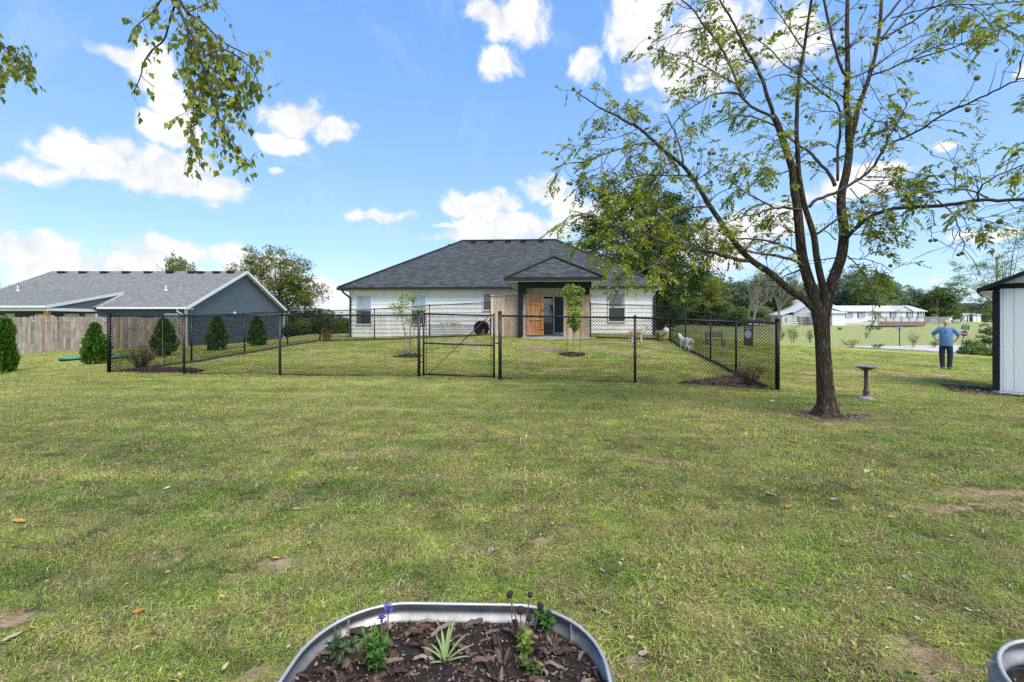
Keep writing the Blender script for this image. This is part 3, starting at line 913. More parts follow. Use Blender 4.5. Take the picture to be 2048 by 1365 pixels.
# privacy screens of cedar pickets
def screen_wall(x0, x1, y, z0, z1, label, cm, capc):
    root = empty('wooden_screen', ((x0 + x1) / 2, y, z0), 0, label, 'screen', 'cedar screens around the back porch')
    n = round((x1 - x0) / .125); wv = (x1 - x0) / n
    pm_ = MB().box((-wv/2 + .004, -.01, 0), (wv/2 - .004, .012, z1 - z0 - .06)).mesh('picket'); pm_.materials.append(cm)
    for i in range(n):
        obj('picket', pm_, root, None, (x0 - (x0 + x1)/2 + wv * (i + .5), random.uniform(-.003, .003), 0))
    quick('top_cap', capc, root, (-(x1 - x0)/2 - .02, -.06, z1 - z0 - .06), ((x1 - x0)/2 + .02, .07, z1 - z0))
    quick('rail', cm, root, (-(x1 - x0)/2, .013, .3), ((x1 - x0)/2, .05, .38)); quick('rail', cm, root, (-(x1 - x0)/2, .013, 1.4), ((x1 - x0)/2, .05, 1.48))
    return root
ys = 20.25; k_ = FOC / ys
def sx_(px): return (px - 1024) / k_
def sz_(py): return CAMZ - (py - 640) / k_
screen_wall(sx_(981.5), sx_(1053), ys, sz_(674), sz_(590), 'long pale cedar picket screen left of the porch gate', M['cedar'], M['redcedar'])
screen_wall(sx_(1127), sx_(1181.5), ys, sz_(674), sz_(590), 'pale cedar picket screen to the right of the sliding door', M['cedar'], M['redcedar'])
# the gate: orange cedar, framed, standing a little open
gx0, gx1 = sx_(1053.5), sx_(1087)
gate = empty('wooden_gate', (gx0, ys - .06, sz_(672)), R(2), 'orange stained cedar gate with a framed panel beside the black post', 'gate')
gw = gx1 - gx0; gh = sz_(590) - sz_(672)
n_ = 6
bm_ = MB().box((.003, .0, .03), (gw / n_ - .003, .02, gh - .03)).mesh('board'); bm_.materials.append(M['redcedar'])
for i in range(n_): obj('board', bm_, gate, None, (gw * i / n_, random.uniform(0, .004), 0))
fr_ = MB(); t_ = .085
zt = gh * .80
fr_.box((0, -.04, .04), (t_, -.001, zt)); fr_.box((gw - t_, -.04, .04), (gw, -.001, zt)); fr_.box((t_, -.038, .04), (gw - t_, -.001, .04 + t_)); fr_.box((t_, -.038, zt - t_), (gw - t_, -.001, zt))
fr_.box((t_, -.038, zt * .5 - .03), (gw - t_, -.001, zt * .5 + .03))
fr_.build('frame', M['redcedar'], gate)
quick('top_cap', M['redcedar'], gate, (-.02, -.05, gh - .03), (gw + .02, .05, gh))
lt = MB(); lt.tube([(.05, -.05, zt * .62), (.05, -.09, zt * .62), (-.03, -.1, zt * .61)], .012, 6); lt.build('latch', M['black'], gate)
for z in (.25, zt * .75):
    quick('hinge', M['black'], gate, (gw - .12, -.048, z), (gw + .03, -.0405, z + .04))

# corrugated metal planter against the house, planted; hose wheel and clay figure next to it
def planter(label, x0, x1, y0, y1, z0, z1):
    root = empty('metal_planter', ((x0 + x1)/2, (y0 + y1)/2, z0), 0, label, 'planter')
    w = (x1 - x0)/2; d = (y1 - y0)/2; h = z1 - z0
    pb = MB(); n = 56
    prof = []
    for i in range(n + 1):
        z = h * i / n; prof.append((.024 * math.cos(2*math.pi * i / 8), z))
    rows = [(w + o, d + o, z) for o, z in prof]
    vs = []; fs = []
    for (a, b, z) in rows: vs += [(-a, -b, z), (a, -b, z), (a, b, z), (-a, b, z)]
    for i in range(len(rows) - 1):
        for j in range(4):
            q = i*4 + j; q2 = i*4 + (j+1) % 4; fs.append((q, q2, q2 + 4, q + 4))
    pb.add(vs, fs); pb.build('wall_panel', pm('bright_corrugated_steel', (.74, .76, .77), (.62, .64, .65), 8, .5, metal=.25), root)
    for (a, b) in ((-w, -d), (w, -d), (w, d), (-w, d)):
        quick('corner_post', M['galv'], root, (a - .03, b - .03, 0), (a + .03, b + .03, h + .02))
    quick('rim', M['galv'], root, (-w, -d - .02, h - .01), (w, -d + .02, h + .02)) 
    quick('soil', M['soil0'], root, (-w + .03, -d + .03, h - .12), (w - .03, d - .03, h - .08))
    return root
M['soil0'] = pm('dark_soil', (.05, .035, .028), (.02, .015, .012), 20, .95)
kp = 38.2
pl = planter('long corrugated metal planter box against the white siding', (861-1024)/kp, (949-1024)/kp, FOC/kp, FOC/kp + .7, CAMZ - (675-640)/kp, CAMZ - (651.5-640)/kp)
hw_ = empty('hose_reel', P(963, 672, 39.5), 0, 'round black hose reel on its rim beside the corrugated planter', 'hose reel')
h = MB()
for r, y in ((.36, -.10), (.31, 0), (.36, .10), (.26, -.05), (.24, .06)):
    h.tube([(r*math.cos(t), y, .38 + r*math.sin(t)) for t in np.linspace(0, 2*math.pi, 25)], .038, 6, False)
h.build('hose', M['black'], hw_, True)
d_ = MB(); d_.lathe([(.0, -.02), (.24, -.02), (.30, 0), (.24, .02), (.0, .02)], n=20); o = d_.build('disc', M['blacktrim'], hw_, loc=(0, .02, .38), rot=(R(90), 0, 0))
fg = empty('clay_figure', P(966.5, 673, 41.5), 0, 'small reddish clay figure in front of the hose reel', 'figurine')
f_ = MB(); f_.lathe([(0, 0), (.09, 0), (.10, .08), (.07, .18), (.05, .22), (.06, .27), (.04, .33), (0, .35)], n=12)
f_.build('figure_body', pm('clay', (.36, .14, .07), None, 6, .8), fg, True)

# ------------------------------------------------------------------ neighbour's blue-grey house
M['blue'] = pm('slate_blue_siding', (.095, .125, .145), (.085, .11, .13), 1.0, .5, stretch=(1, .3, 3))
M['trimw'] = pm('white_aluminium_trim', (.74, .75, .75), (.66, .67, .68), 3, .45)
X0, Y0, Y1 = -22.5, 31.4, 44.8
EZ2 = 2.42; YM = (Y0 + Y1)/2; RZ2 = 5.62; XL, XP = -38.2, -28.6
nb = empty('blue_house', (0, 0, 0), 0, 'slate blue neighbour house with light grey gable roof behind the board fence', 'house')
SL = (RZ2 - EZ2) / (YM - Y0 + .35)
MB().box((XL, Y0, -1.5), (X0, Y1, EZ2)).build('wall', M['blue'], nb)
def gclip(z):
    if z <= EZ2: return Y0, Y1
    dz = (z - EZ2) / SL - .35 + .06
    return Y0 + max(dz, 0), Y1 - max(dz, 0)
siding('gable_siding', Y0, Y1, -1.0, RZ2 - .12, M['blue'], nb, h=.18, clip=gclip, axis='y', at=X0 + .005, out=1)
siding('siding', XL, X0, -.6, EZ2, M['blue'], nb, h=.18, at=Y0 - .004)
r2 = MB()
ev = Y0 - .35
roof_plane(r2, [(XL - .35, ev, EZ2), (X0 + .35, ev, EZ2), (X0 + .35, YM, RZ2), (XL - .35, YM, RZ2)], .06)
roof_plane(r2, [(X0 + .35, Y1 + .35, EZ2 - .1), (XL - .35, Y1 + .35, EZ2 - .1), (XL - .35, YM, RZ2), (X0 + .35, YM, RZ2)], .06)
roof2 = r2.build('roof', M['shingle_grey'], nb)
# porch roof continues forward of the wall at a flatter pitch
yj = 33.6; zj = EZ2 + SL * (yj - ev) + .03
r3 = MB(); roof_plane(r3, [(XL - .35, 28.0, EZ2 + .02), (XP, 28.0, EZ2 + .02), (XP, yj, zj), (XL - .35, yj, zj)], .05)
r3.build('porch_roof', M['shingle_grey'], nb)
tr = MB()
tr.bar((X0 + .37, ev - .02, EZ2 - .08), (X0 + .37, YM, RZ2 - .08), .035, .20); tr.build('rake_board', M['trimw'], nb); tr = MB(); tr.bar((X0 + .37, Y1 + .37, EZ2 - .18), (X0 + .37, YM, RZ2 - .08), .035, .20)
tr.build('rake_board', M['trimw'], nb)
tr = MB(); tr.bar((XP + .02, 27.98, EZ2 - .06), (XP + .02, yj, zj - .07), .035, .18); tr.build('rake_board', M['trimw'], nb)
tr = MB(); tr.bar((XP + .35, ev, EZ2 - .02), (XP + .2, yj - .4, zj - .18), .03, .05); tr.build('rake_board', M['trimw'], nb)
so = MB(); so.add([(X0 + .02, ev, EZ2 - .1), (X0 + .36, ev, EZ2 - .1), (X0 + .36, YM, RZ2 - .1), (X0 + .02, YM, RZ2 - .1), (X0 + .36, Y1 + .35, EZ2 - .2), (X0 + .02, Y1 + .35, EZ2 - .2)], [(0, 3, 2, 1), (3, 5, 4, 2)])
so.box((X0 - .1, ev, EZ2 - .14), (X0 + .36, Y0 + .3, EZ2 - .1)); so.box((X0 - .0, Y1 - .3, EZ2 - .24), (X0 + .36, Y1 + .35, EZ2 - .2))
so.build('soffit', M['trimw'], nb)
gt = MB()
gt.bar((XP + .35, ev - .06, EZ2 - .07), (X0 + .34, ev - .06, EZ2 - .07), .11, .12); gt.bar((XL - .35, 27.94, EZ2 - .06), (XP, 27.94, EZ2 - .06), .11, .12)
gt.build('gutter', M['trimw'], nb)
MB().box((XL, 28.05, EZ2 - .32), (XP, 28.2, EZ2 - .14)).box((XP - .15, 28.2, EZ2 - .32), (XP, Y0 - .02, EZ2 - .14)).build('porch_beam', M['trimw'], nb)
# triangle of siding above the porch beam
t3 = MB(); n3 = 12
for i in range(n3):
    ya = 28.15 + (yj - 28.15) * i / n3; ybb = 28.15 + (yj - 28.15) * (i + 1) / n3
    za = EZ2 - .14 + (zj - EZ2) * i / n3; zb = EZ2 - .14 + (zj - EZ2) * (i + 1) / n3
    t3.add([(XP - .03, ya, EZ2 - .14), (XP - .03, ybb, EZ2 - .14), (XP - .03, ybb, zb), (XP - .03, ya, za)], [(0, 1, 2, 3)])
t3.build('porch_gable', M['blue'], nb)
quick('corner_trim', M['trimw'], nb, (X0 - .09, Y0 - .04, -.8), (X0 + .04, Y0 + .1, EZ2 - .14)); quick('corner_trim', M['trimw'], nb, (X0 - .02, Y1 - .16, -1.4), (X0 + .045, Y1 + .02, EZ2 - .25))
d = MB(); d.tube([(X0 - .35, ev, EZ2 - .14), (X0 - .33, ev, EZ2 - .3), (X0 - .05, Y0 - .12, EZ2 - .55), (X0 + .01, Y0 - .12, EZ2 - .7), (X0 + .01, Y0 - .12, -.2)], .05, 8); d.build('downspout', M['trimw'], nb)
d = MB(); d.tube([(X0 + .3, Y1 + .2, EZ2 - .3), (X0 + .12, Y1 - .05, EZ2 - .7), (X0 + .12, Y1 - .05, -.7)], .05, 8); d.build('downspout', M['trimw'], nb)
M['redpost'] = pm('stained_porch_post', (.33, .13, .05), (.24, .09, .035), 5, .6, stretch=(6, 6, 1))
quick('porch_post', M['redpost'], nb, (XP - .28, 28.05, -.2), (XP - .03, 28.25, EZ2 - .32))
quick('porch_post', M['trimw'], nb, (XL + .9, 28.05, -.2), (XL + 1.15, 28.25, EZ2 - .32))
def nwin(px0, px1, pyt, y=31.33):
    a = PY(px0, pyt, y); b = PY(px1, pyt, y)
    return window(nb, a.x + .07, b.x - .07, .6, a.z - .07, y, M['trimw'], M['glass_pale'], M['glass'], None, t=.07)
for a in ((11, 30, 627.5), (73, 98, 628), (130, 159, 628), (171, 195, 628), (330, 357, 627.5)): nwin(*a)
for px, py in ((125, 543), (167, 543), (210, 543), (253, 542), (297, 542), (341, 541), (384, 541), (402, 546), (434, 546), (462, 545)):
    y = YM - .42; p = PY(px, py, y); z = EZ2 + SL * (y - ev)
    v = MB(); v.box((p.x - .25, y - .2, z - .05), (p.x + .25, y + .15, z + .10)); v.box((p.x - .28, y - .24, z + .10), (p.x + .28, y + .17, z + .13)); v.build('roof_vent', M['blacktrim'], roof2)
for px, y in ((35.5, 33.8), (332, 33.9)):
    p = PY(px, 580, y); z = (EZ2 + SL * (y - ev))
    MB().tube([(p.x, y, z - .1), (p.x, y, z + .42)], .045, 8).lathe([(.14, z + .0), (.05, z + .1)], (p.x, y, 0), 8).build('vent_pipe', M['trimw'], roof2)
p = PY(408, 540, 40.5)
MB().add([(p.x - .8, 40.2, 5.35), (p.x + .9, 40.2, 5.35), (p.x + .05, 40.2, 5.95), (p.x - .8, 44, 5.35), (p.x + .9, 44, 5.35), (p.x + .05, 44, 5.95)], [(0, 1, 2), (0, 2, 5, 3), (1, 4, 5, 2)]).build('dormer', M['trimw'], nb)
quick('vent_cover', M['trimw'], nb, (X0 + .02, 36.7, 1.95), (X0 + .10, 36.95, 2.2)); quick('outlet_cover', M['trimw'], nb, (X0 + .02, 35.9, .35), (X0 + .08, 36.05, .62))

# weathered board fence running back to the blue house
fa0 = P(-120, 717, 47); fa1 = P(368, 692, 29.6)
bf = empty('board_fence', (fa0.x, fa0.y, 0), 0, 'weathered grey board privacy fence in front of the blue house', 'fence')
fl = Vector((fa1.x - fa0.x, fa1.y - fa0.y, 0)); nn = int(fl.length / .118); fd = fl.normalized(); fn = Vector((fd.y, -fd.x, 0))
bms = []
for q in range(4):
    h = 1.80
    me = MB().box((-.056, -.009, -.1), (.056, .009, h - .03)).add([(-.056, -.009, h - .03), (.056, -.009, h - .03), (.035, -.009, h), (-.035, -.009, h), (-.056, .009, h - .03), (.056, .009, h - .03), (.035, .009, h), (-.035, .009, h)], [(0, 1, 2, 3), (7, 6, 5, 4), (3, 2, 6, 7), (1, 5, 6, 2), (0, 3, 7, 4)]).mesh('picket')
    me.materials.append(M['oldwood']); bms.append(me)
ang = math.atan2(fd.y, fd.x)
tops = [0, .03, -.02, .05, -.04, .02]
for i in range(nn):
    p = fa0 + fd * (.118 * i)
    z = gz(p.x, p.y)
    ztop = CAMZ + .17 + .02 * math.sin(i * .21) + tops[(i // 9) % 6] * .8
    o = obj('picket', bms[i % 4], bf, None, (p.x - fa0.x, p.y - fa0.y, ztop - 1.80), (random.gauss(0, .012), random.gauss(0, .012), ang + random.gauss(0, .06)))
    o.scale = (random.uniform(.9, 1.08), 1, random.uniform(.985, 1.01))
for zz in (.35, 1.0, 1.5):
    a = fa0 - fa0; mb_ = MB(); mb_.bar((-.0 - fn.x*-.05, 0, zz), (fl.x, fl.y, zz), .04, .09)
    o = mb_.build('rail', M['oldwood'], bf, loc=(-.05, 0, 0))
for px in (241, 361):
    t = (px - (-120)) / (368 + 120)
    yy = None
    # post on the lawn side of the fence
    s_ = (px - 1024) / FOC; tt = (s_ * fa0.y - fa0.x) / (fd.x - s_ * fd.y)
    p = fd * tt
    MB().box((-.05, -.05, gz(fa0.x + p.x, fa0.y + p.y) - .1), (.05, .05, CAMZ + .1)).build('post', M['redcedar'], bf, loc=(p.x + .09, p.y, 0))
# ------------------------------------------------------------------ chain link fence
WIRE = .0044
def chain_panel(name, a, b, za, zb, h, parent, pitch=.072, peaks=True):
    """woven diamonds between ground points a and b (z at the foot of the mesh), as real crossing wires"""
    a = Vector((a[0], a[1], za)); b = Vector((b[0], b[1], zb))
    L = (b.xy - a.xy).length; d = (b - a) / L
    nrm = Vector((d.y, -d.x, 0)).normalized()
    V = []; F = []
    def seg(p, q, off):
        ax = (q - p).normalized(); s1_ = ax.cross(nrm).normalized()
        o = nrm * off; base = len(V)
        for c in (p, q):
            for t in (0, 2.094, 4.189):
                V.append(c + o + s1_ * math.cos(t) * WIRE + nrm * math.sin(t) * WIRE)
        F.extend([(base, base+1, base+4, base+3), (base+1, base+2, base+5, base+4), (base+2, base, base+3, base+5)])
    up = Vector((0, 0, 1)); hh = h + (.03 if peaks else 0)
    n = int((L + hh) / pitch) + 1
    for i in range(n):
        s0 = i * pitch
        t0 = max(0.0, s0 - L); t1 = min(hh, s0)      # wire rising to the left
        if t1 - t0 > .01: seg(a + d * (s0 - t0) + up * t0, a + d * (s0 - t1) + up * t1, .002)
        s0 = i * pitch - hh
        t0 = max(0.0, -s0); t1 = min(hh, L - s0)
        if t1 - t0 > .01: seg(a + d * (s0 + t0) + up * t0, a + d * (s0 + t1) + up * t1, -.002)
    me = np_mesh(name, [tuple(v) for v in V], np.array(F))
    o = obj(name, me, parent, M['blackwire']); return o
def post(parent, x, y, z, h, r, name='post', capr=1.25):
    m_ = MB(); m_.tube([(x, y, z - .25), (x, y, z + h)], r, 12)
    o = m_.build(name, M['black'], parent, True)
    c = MB(); c.lathe([(r * capr, h), (r * capr, h + .03), (r * .9, h + .05), (r * .4, h + .062), (0, h + .065)], (x, y, z), 12)
    c.build('post_cap', M['black'], o, True)
    return o
FH = 1.50
def front_pt(px):
    s = (px - 1024) / FOC; d = FR - FL
    t = (s * FL.y - FL.x) / (d.x - s * d.y)
    return FL + d * t
def fence_z(p, py):
    return CAMZ - (py - 640) * p.y / FOC
fence = empty('chain_link_fence', (0, 0, 0), 0, 'black chain link fence enclosing the back lawn of the white house', 'fence')
def run(pts, rads, rail_r=.021, foot=.03, bottom=True, hs=None):
    for i, (p, z) in enumerate(pts):
        post(fence, p.x, p.y, z, FH + (.06 if rads[i] > .03 else .0), rads[i])
    for i in range(len(pts) - 1):
        (p, z), (q, w) = pts[i], pts[i+1]
        r = MB(); r.tube([(p.x, p.y, z + FH), (q.x, q.y, w + FH)], rail_r, 10); r.build('top_rail', M['black'], fence, True)
        chain_panel('mesh_panel', p, q, z + foot, w + foot, FH - foot, fence)
        if bottom:
            r = MB(); r.tube([(p.x, p.y, z + foot), (q.x, q.y, w + foot)], .011 if bottom == 1 else .017, 8); r.build('bottom_rail', M['black'], fence, True)
fp = [(218, 748), (368, 750), (560, 752), (838, 756)]
fpts = []
for px, py in fp:
    p = front_pt(px); fpts.append((p, fence_z(p, py)))
run(fpts, [.042, .03, .03, .038])
fpr = []
for px, py in [(1000, 760), (1270, 768), (1555, 784)]:
    p = front_pt(px); fpr.append((p, fence_z(p, py)))
run(fpr, [.042, .03, .045], bottom=2)
# left side
side = [(fpts[0][0], fpts[0][1])]
BLc = P(640, 683, 40)
dS = BLc - FL
for px, py in ((489, 708), (575, 692)):
    s = (px - 1024) / FOC; t = (s * FL.y - FL.x) / (dS.x - s * dS.y); p = FL + dS * t; side.append((p, fence_z(p, py)))
midp = FL + dS * .25
side.insert(1, (midp, gz(midp.x, midp.y) - .0))
side.append((BLc, fence_z(BLc, 683)))
run(side, [.042, .028, .028, .028, .036], rail_r=.018)
bk = [(BLc, fence_z(BLc, 683))]
for px, py, k in ((749, 681, 41.5), (859, 676, 43), (981, 672, 44.5)):
    p = P(px, py, k); bk.append((p, p.z))
run(bk, [.036, .026, .026, .03], rail_r=.018)
rb_ = [(P(1181, 677, 46), P(1181, 677, 46).z), (P(1340, 681, 45), P(1340, 681, 45).z)]
run(rb_, [.03, .036], rail_r=.018)
rs = [(P(1340, 681, 45), P(1340, 681, 45).z)]
BRc = P(1340, 681, 45); dR = FR - BRc
for px, py in ((1371, 699), (1421, 721), (1472, 748)):
    s = (px - 1024) / FOC; t = (s * BRc.y - BRc.x) / (dR.x - s * dR.y); p = BRc + dR * t; rs.append((p, fence_z(p, py)))
rs.append((fpr[-1][0], fpr[-1][1]))
run(rs, [.036, .026, .026, .028, .045], rail_r=.018)
# dark landscape edging along the inside of the side fences
def edging(pts, off):
    e = MB()
    q = []
    for i in range(len(pts) - 1):
        a, b = pts[i][0], pts[i+1][0]
        for t in np.linspace(0, 1, 7)[:-1]:
            p = a.lerp(b, t); q.append((p.x + off[0], p.y + off[1], gz(p.x + off[0], p.y + off[1]) + .03))
    e.tube(q, .045, 6)
    o = e.build('edging', M['edging'], fence); return o
M['edging'] = pm('black_edging', (.03, .028, .028), (.06, .05, .045), 10, .8)
edging(side, (.06, 0)); edging(rs, (-.08, 0)); edging(rb_, (0, .06)); edging(bk, (0, -.05))
# gate
GA, GB = front_pt(847), front_pt(988)
za, zb = fence_z(GA, 752), fence_z(GB, 757)
cgate = empty('chain_link_gate', (0, 0, 0), 0, 'black chain link gate with a diagonal brace rod in the front fence', 'gate')
def gpart(nm, pts, r):
    m_ = MB(); m_.tube(pts, r, 10); return m_.build(nm, M['black'], cgate, True)
ga = Vector((GA.x, GA.y, za + .04)); gb = Vector((GB.x, GB.y, zb + .04)); up = Vector((0, 0, 1))
gpart('frame_post', [ga - up * .03, ga + up * 1.50], .025); gpart('frame_post', [gb - up * .03, gb + up * 1.49], .025)
gpart('top_rail', [ga + up * 1.44, gb + up * 1.43], .021); gpart('bottom_rail', [ga, gb], .021); gpart('middle_rail', [ga + up * .74, gb + up * .73], .019)
gd_ = (gb - ga).normalized()
gpart('brace_rod', [ga + gd_ * .14 + up * .02 + Vector((0, -.03, 0)), gb - gd_ * .14 + up * 1.40 + Vector((0, -.03, 0))], .009)
gpart('tension_bar', [ga + gd_ * .07 + up * .03, ga + gd_ * .07 + up * 1.41], .007); gpart('tension_bar', [gb - gd_ * .07 + up * .03, gb - gd_ * .07 + up * 1.40], .007)
chain_panel('mesh_panel', ga, gb, ga.z, gb.z, 1.43, cgate)
for z in (.30, 1.15):
    h_ = MB(); h_.tube([ga + up * z, ga - gd_ * .10 + up * (z - .02)], .014, 8); h_.tube([ga + up * z, ga + up * (z + .05)], .03, 8); h_.build('hinge', M['black'], cgate)
lt = MB(); lt.tube([gb + up * .80 - Vector((0, .03, 0)), gb + gd_ * .11 + up * .78 - Vector((0, .03, 0))], .016, 8); lt.build('latch', M['black'], cgate)
ytag = MB(); ytag.box((gb.x - .13, gb.y - .035, gb.z + 1.385), (gb.x + .0, gb.y - .027, gb.z + 1.415)); ytag.build('cable_tie', pm('yellow_plastic', (.55, .33, .04), None, 3, .5), cgate)
# metal sign wired to the right side fence
pq = P(1494, 672, 79); tS = (BRc.y - pq.y) / (BRc.y - FR.y); pq = BRc + dR * tS
sg = empty('fence_sign', (pq.x - .03, pq.y, CAMZ - (692 - 640) / 79), math.atan2(dR.y, dR.x), 'small black sign with a white oval hung on the right side fence', 'sign')
M['signblack'] = pm('sign_black', (.02, .022, .03), None, 3, .4); M['signwhite'] = pm('sign_white', (.75, .77, .78), None, 3, .4)
sgh = 42 / 79
MB().box((-.28, -.004, .0), (.28, .004, sgh)).build('plate', M['signblack'], sg)
for s_ in (-1, 1):
    el_ = MB(); n_ = 24
    el_.add([(.23*math.cos(t), s_*.0055, sgh*.56 + .10*math.sin(t)) for t in np.linspace(0, 2*math.pi, n_, endpoint=False)], [tuple(range(n_)) if s_ < 0 else tuple(range(n_))[::-1]]); el_.build('oval', M['signwhite'], sg)
for z in (.88, .80):
    MB().box((-.2, -.0055, sgh * z), (.2, .0055, sgh * z + .018)).build('print_line', M['signwhite'], sg)
MB().box((-.22, -.0055, sgh * .34), (.22, .0055, sgh * .35)).build('print_line', M['signwhite'], sg)

# low slatted bench-like board out in the side yard
bp = G(1428, 684, 46)
bn_ = empty('yard_bench', bp, R(4), 'low dark slatted bench standing in the side yard beyond the fence', 'bench')
M['benchgrey'] = pm('dark_weathered_slats', (.12, .12, .14), (.07, .07, .085), 5, .7)
for z in (.38, .46, .54):
    MB().box((-.35, -.02, z), (.36, .02, z + .05)).build('slat', M['benchgrey'], bn_)
for y in (.05, .16): MB().box((-.35, -y - .05, .25), (.36, -y + .03, .275)).build('seat_slat', M['benchgrey'], bn_)
for x in (-.36, .36):
    MB().box((x - .02, -.02, -.1), (x + .02, .02, .6)).build('leg', M['benchgrey'], bn_); MB().box((x - .02, -.22, -.1), (x + .02, -.18, .26)).build('leg', M['benchgrey'], bn_)

# ------------------------------------------------------------------ shed
SK = 94.0
sh0 = P(1986, 787, SK)
gs0 = CAMZ - (790 - 640) / SK
shed = empty('garden_shed', (sh0.x, sh0.y, gs0), R(-47.5), 'white panelled garden shed with black trim at the right edge', 'shed')
SW, SD, SHt = 3.0, 2.6, 2.36
M['panel'] = pm('white_shed_panel', (.88, .87, .84), (.82, .81, .785), 5, .55, bmp=.25, stretch=(3, 3, .5))
MB().box((.02, .02, .12), (SW, SD, SHt)).build('wall', M['panel'], shed)
pw = .235
x = .10; i = 0
def shtop(xx): return SHt + .30 * xx * 1.0
while x < SW:
    x2 = min(x + (.045 if i == 0 else .155), SW)
    MB().box((x + .004, -.006, .10), (x2 - .004, .02, SHt - .10)).build('panel_board', M['panel'], shed); x = x2; i += 1
# gable triangle boards above the band
sl = .50
x = .10; i = 0
apx = SW / 2
while x < SW:
    x2 = min(x + (.20 if i == 0 else .31), SW)
    def top(q): return SHt + .0 + sl * (min(q, SW - q))
    MB().add([(x + .004, -.004, SHt), (x2 - .004, -.004, SHt), (x2 - .004, -.004, top(x2)), (x + .004, -.004, top(x)), (x + .004, .05, SHt), (x2 - .004, .05, SHt), (x2 - .004, .05, top(x2)), (x + .004, .05, top(x))],
             [(0, 1, 2, 3), (7, 6, 5, 4), (3, 2, 6, 7), (0, 3, 7, 4), (1, 5, 6, 2)]).build('gable_board', M['panel'], shed); x = x2; i += 1
quick('corner_trim', M['blacktrim'], shed, (-.01, -.03, .10), (.095, .05, SHt + .02))
quick('trim_band', M['blacktrim'], shed, (.096, -.026, SHt - .11), (SW, .0, SHt - .01))
quick('sill', M['panel'], shed, (.0, .0, .04), (SW, SD, .11))
for x in (.38, 1.5, 2.6): quick('foundation_block', M['concrete'], shed, (x - .1, .05, -.15), (x + .1, .35, .038))
rf = MB()
e = Vector((-.30, -.22, SHt - .06)); 
for s_, xe in ((1, -.22), (-1, SW + .22)):
    xr = SW / 2
    z0 = SHt - .10; z1 = z0 + sl * (SW / 2 + .22)
    ps = [(xe, -.20, z0), (xr, -.20, z1), (xr, SD + .2, z1), (xe, SD + .2, z0)] if s_ > 0 else [(xr, -.20, z1), (xe, -.20, z0), (xe, SD + .2, z0), (xr, SD + .2, z1)]
    roof_plane(rf, ps if s_ > 0 else ps, .07)
rf.build('roof', M['shingle_dark'], shed)
fb_ = MB()
fb_.bar((-.23, -.215, SHt - .15), (SW/2, -.215, SHt - .15 + sl * (SW/2 + .23)), .022, .085); fb_.build('rake_trim', M['blacktrim'], shed)
fb_ = MB(); fb_.bar((-.23, -.2, SHt - .15), (-.23, SD + .2, SHt - .15), .022, .07); fb_.build('fascia', M['blacktrim'], shed)
quick('soffit', M['white'], shed, (-.21, -.18, SHt - .17), (.0, SD + .1, SHt - .155))

# ------------------------------------------------------------------ mulch
M['mulch'] = pm('bark_mulch', (.085, .045, .032), (.025, .016, .014), 40, .95, bmp=.6, detail=6)
M['mulch_pale'] = pm('weathered_bark_mulch', (.22, .17, .15), (.06, .045, .04), 30, .95, bmp=.6, detail=6)
def chips_mesh(name, poly, dens, size, m, seed, hmax=.03):
    r = np.random.default_rng(seed)
    pa = np.array(poly); lo, hi = pa.min(0), pa.max(0)
    n = int(dens * (hi - lo).prod())
    x = r.uniform(lo[0], hi[0], n); y = r.uniform(lo[1], hi[1], n); k = in_poly(x, y, poly); x, y = x[k], y[k]; n = len(x)
    z = terr(x, y) + r.uniform(.0, hmax, n)
    a = r.uniform(0, 6.28, n); l = size * r.uniform(.5, 1.6, n); w_ = l * r.uniform(.2, .5, n); tl = r.normal(0, .35, (n, 2))
    u = np.stack([np.cos(a), np.sin(a), tl[:, 0]], 1) * l[:, None] / 2; v = np.stack([-np.sin(a), np.cos(a), tl[:, 1]], 1) * w_[:, None] / 2
    c = np.stack([x, y, z], 1); th = np.array([0, 0, 1]) * (w_ * .25)[:, None]
    V = np.stack([c - u - v, c + u - v, c + u + v, c - u + v, c - u*.9 - v*.8 + th, c + u*.8 - v*.9 + th, c + u*.9 + v*.8 + th, c - u*.8 + v*.7 + th], 1).reshape(-1, 3)
    b0 = np.arange(n)[:, None] * 8
    F = np.concatenate([b0 + np.array(f)[None] for f in ((4,5,6,7), (0,1,5,4), (1,2,6,5), (2,3,7,6), (3,0,4,7))])
    return np_mesh(name, V, F)
def mulch_bed(poly, label, m, dens=1400, size=.05, seed=1, cm=None):
    cx = sum(p[0] for p in poly)/len(poly); cy = sum(p[1] for p in poly)/len(poly)
    rings = []; V = []; F = []
    n = len(poly)
    dense = []
    for i in range(n):
        a, b = poly[i], poly[(i+1) % n]
        k = max(1, int(math.hypot(b[0]-a[0], b[1]-a[1]) / .12))
        for j in range(k): t = j / k; dense.append((a[0] + (b[0]-a[0])*t, a[1] + (b[1]-a[1])*t))
    n = len(dense)
    for s_ in (1.0, .75, .5, .25):
        for (x, y) in dense:
            X = cx + (x - cx) * s_; Y = cy + (y - cy) * s_
            V.append((X, Y, gz(X, Y) + (.004 if s_ == 1 else .018 + .012 * mnoise.noise((X*6, Y*6, 0)))))
    V.append((cx, cy, gz(cx, cy) + .03))
    me = bpy.data.meshes.new('mulch_bed')
    for q in range(3):
        for i in range(n): F.append((q*n + i, q*n + (i+1) % n, (q+1)*n + (i+1) % n, (q+1)*n + i))
    for i in range(n): F.append((3*n + i, 3*n + (i+1) % n, 4*n))
    me.from_pydata(V, [], F)
    o = obj('mulch_bed', me, None, m, smooth=True); tag(o, label, 'mulch', kind='stuff')
    c = obj('bark_litter', chips_mesh('bark_litter', poly, dens, size, m, seed), o, cm or m); c['kind'] = 'stuff'
    return o
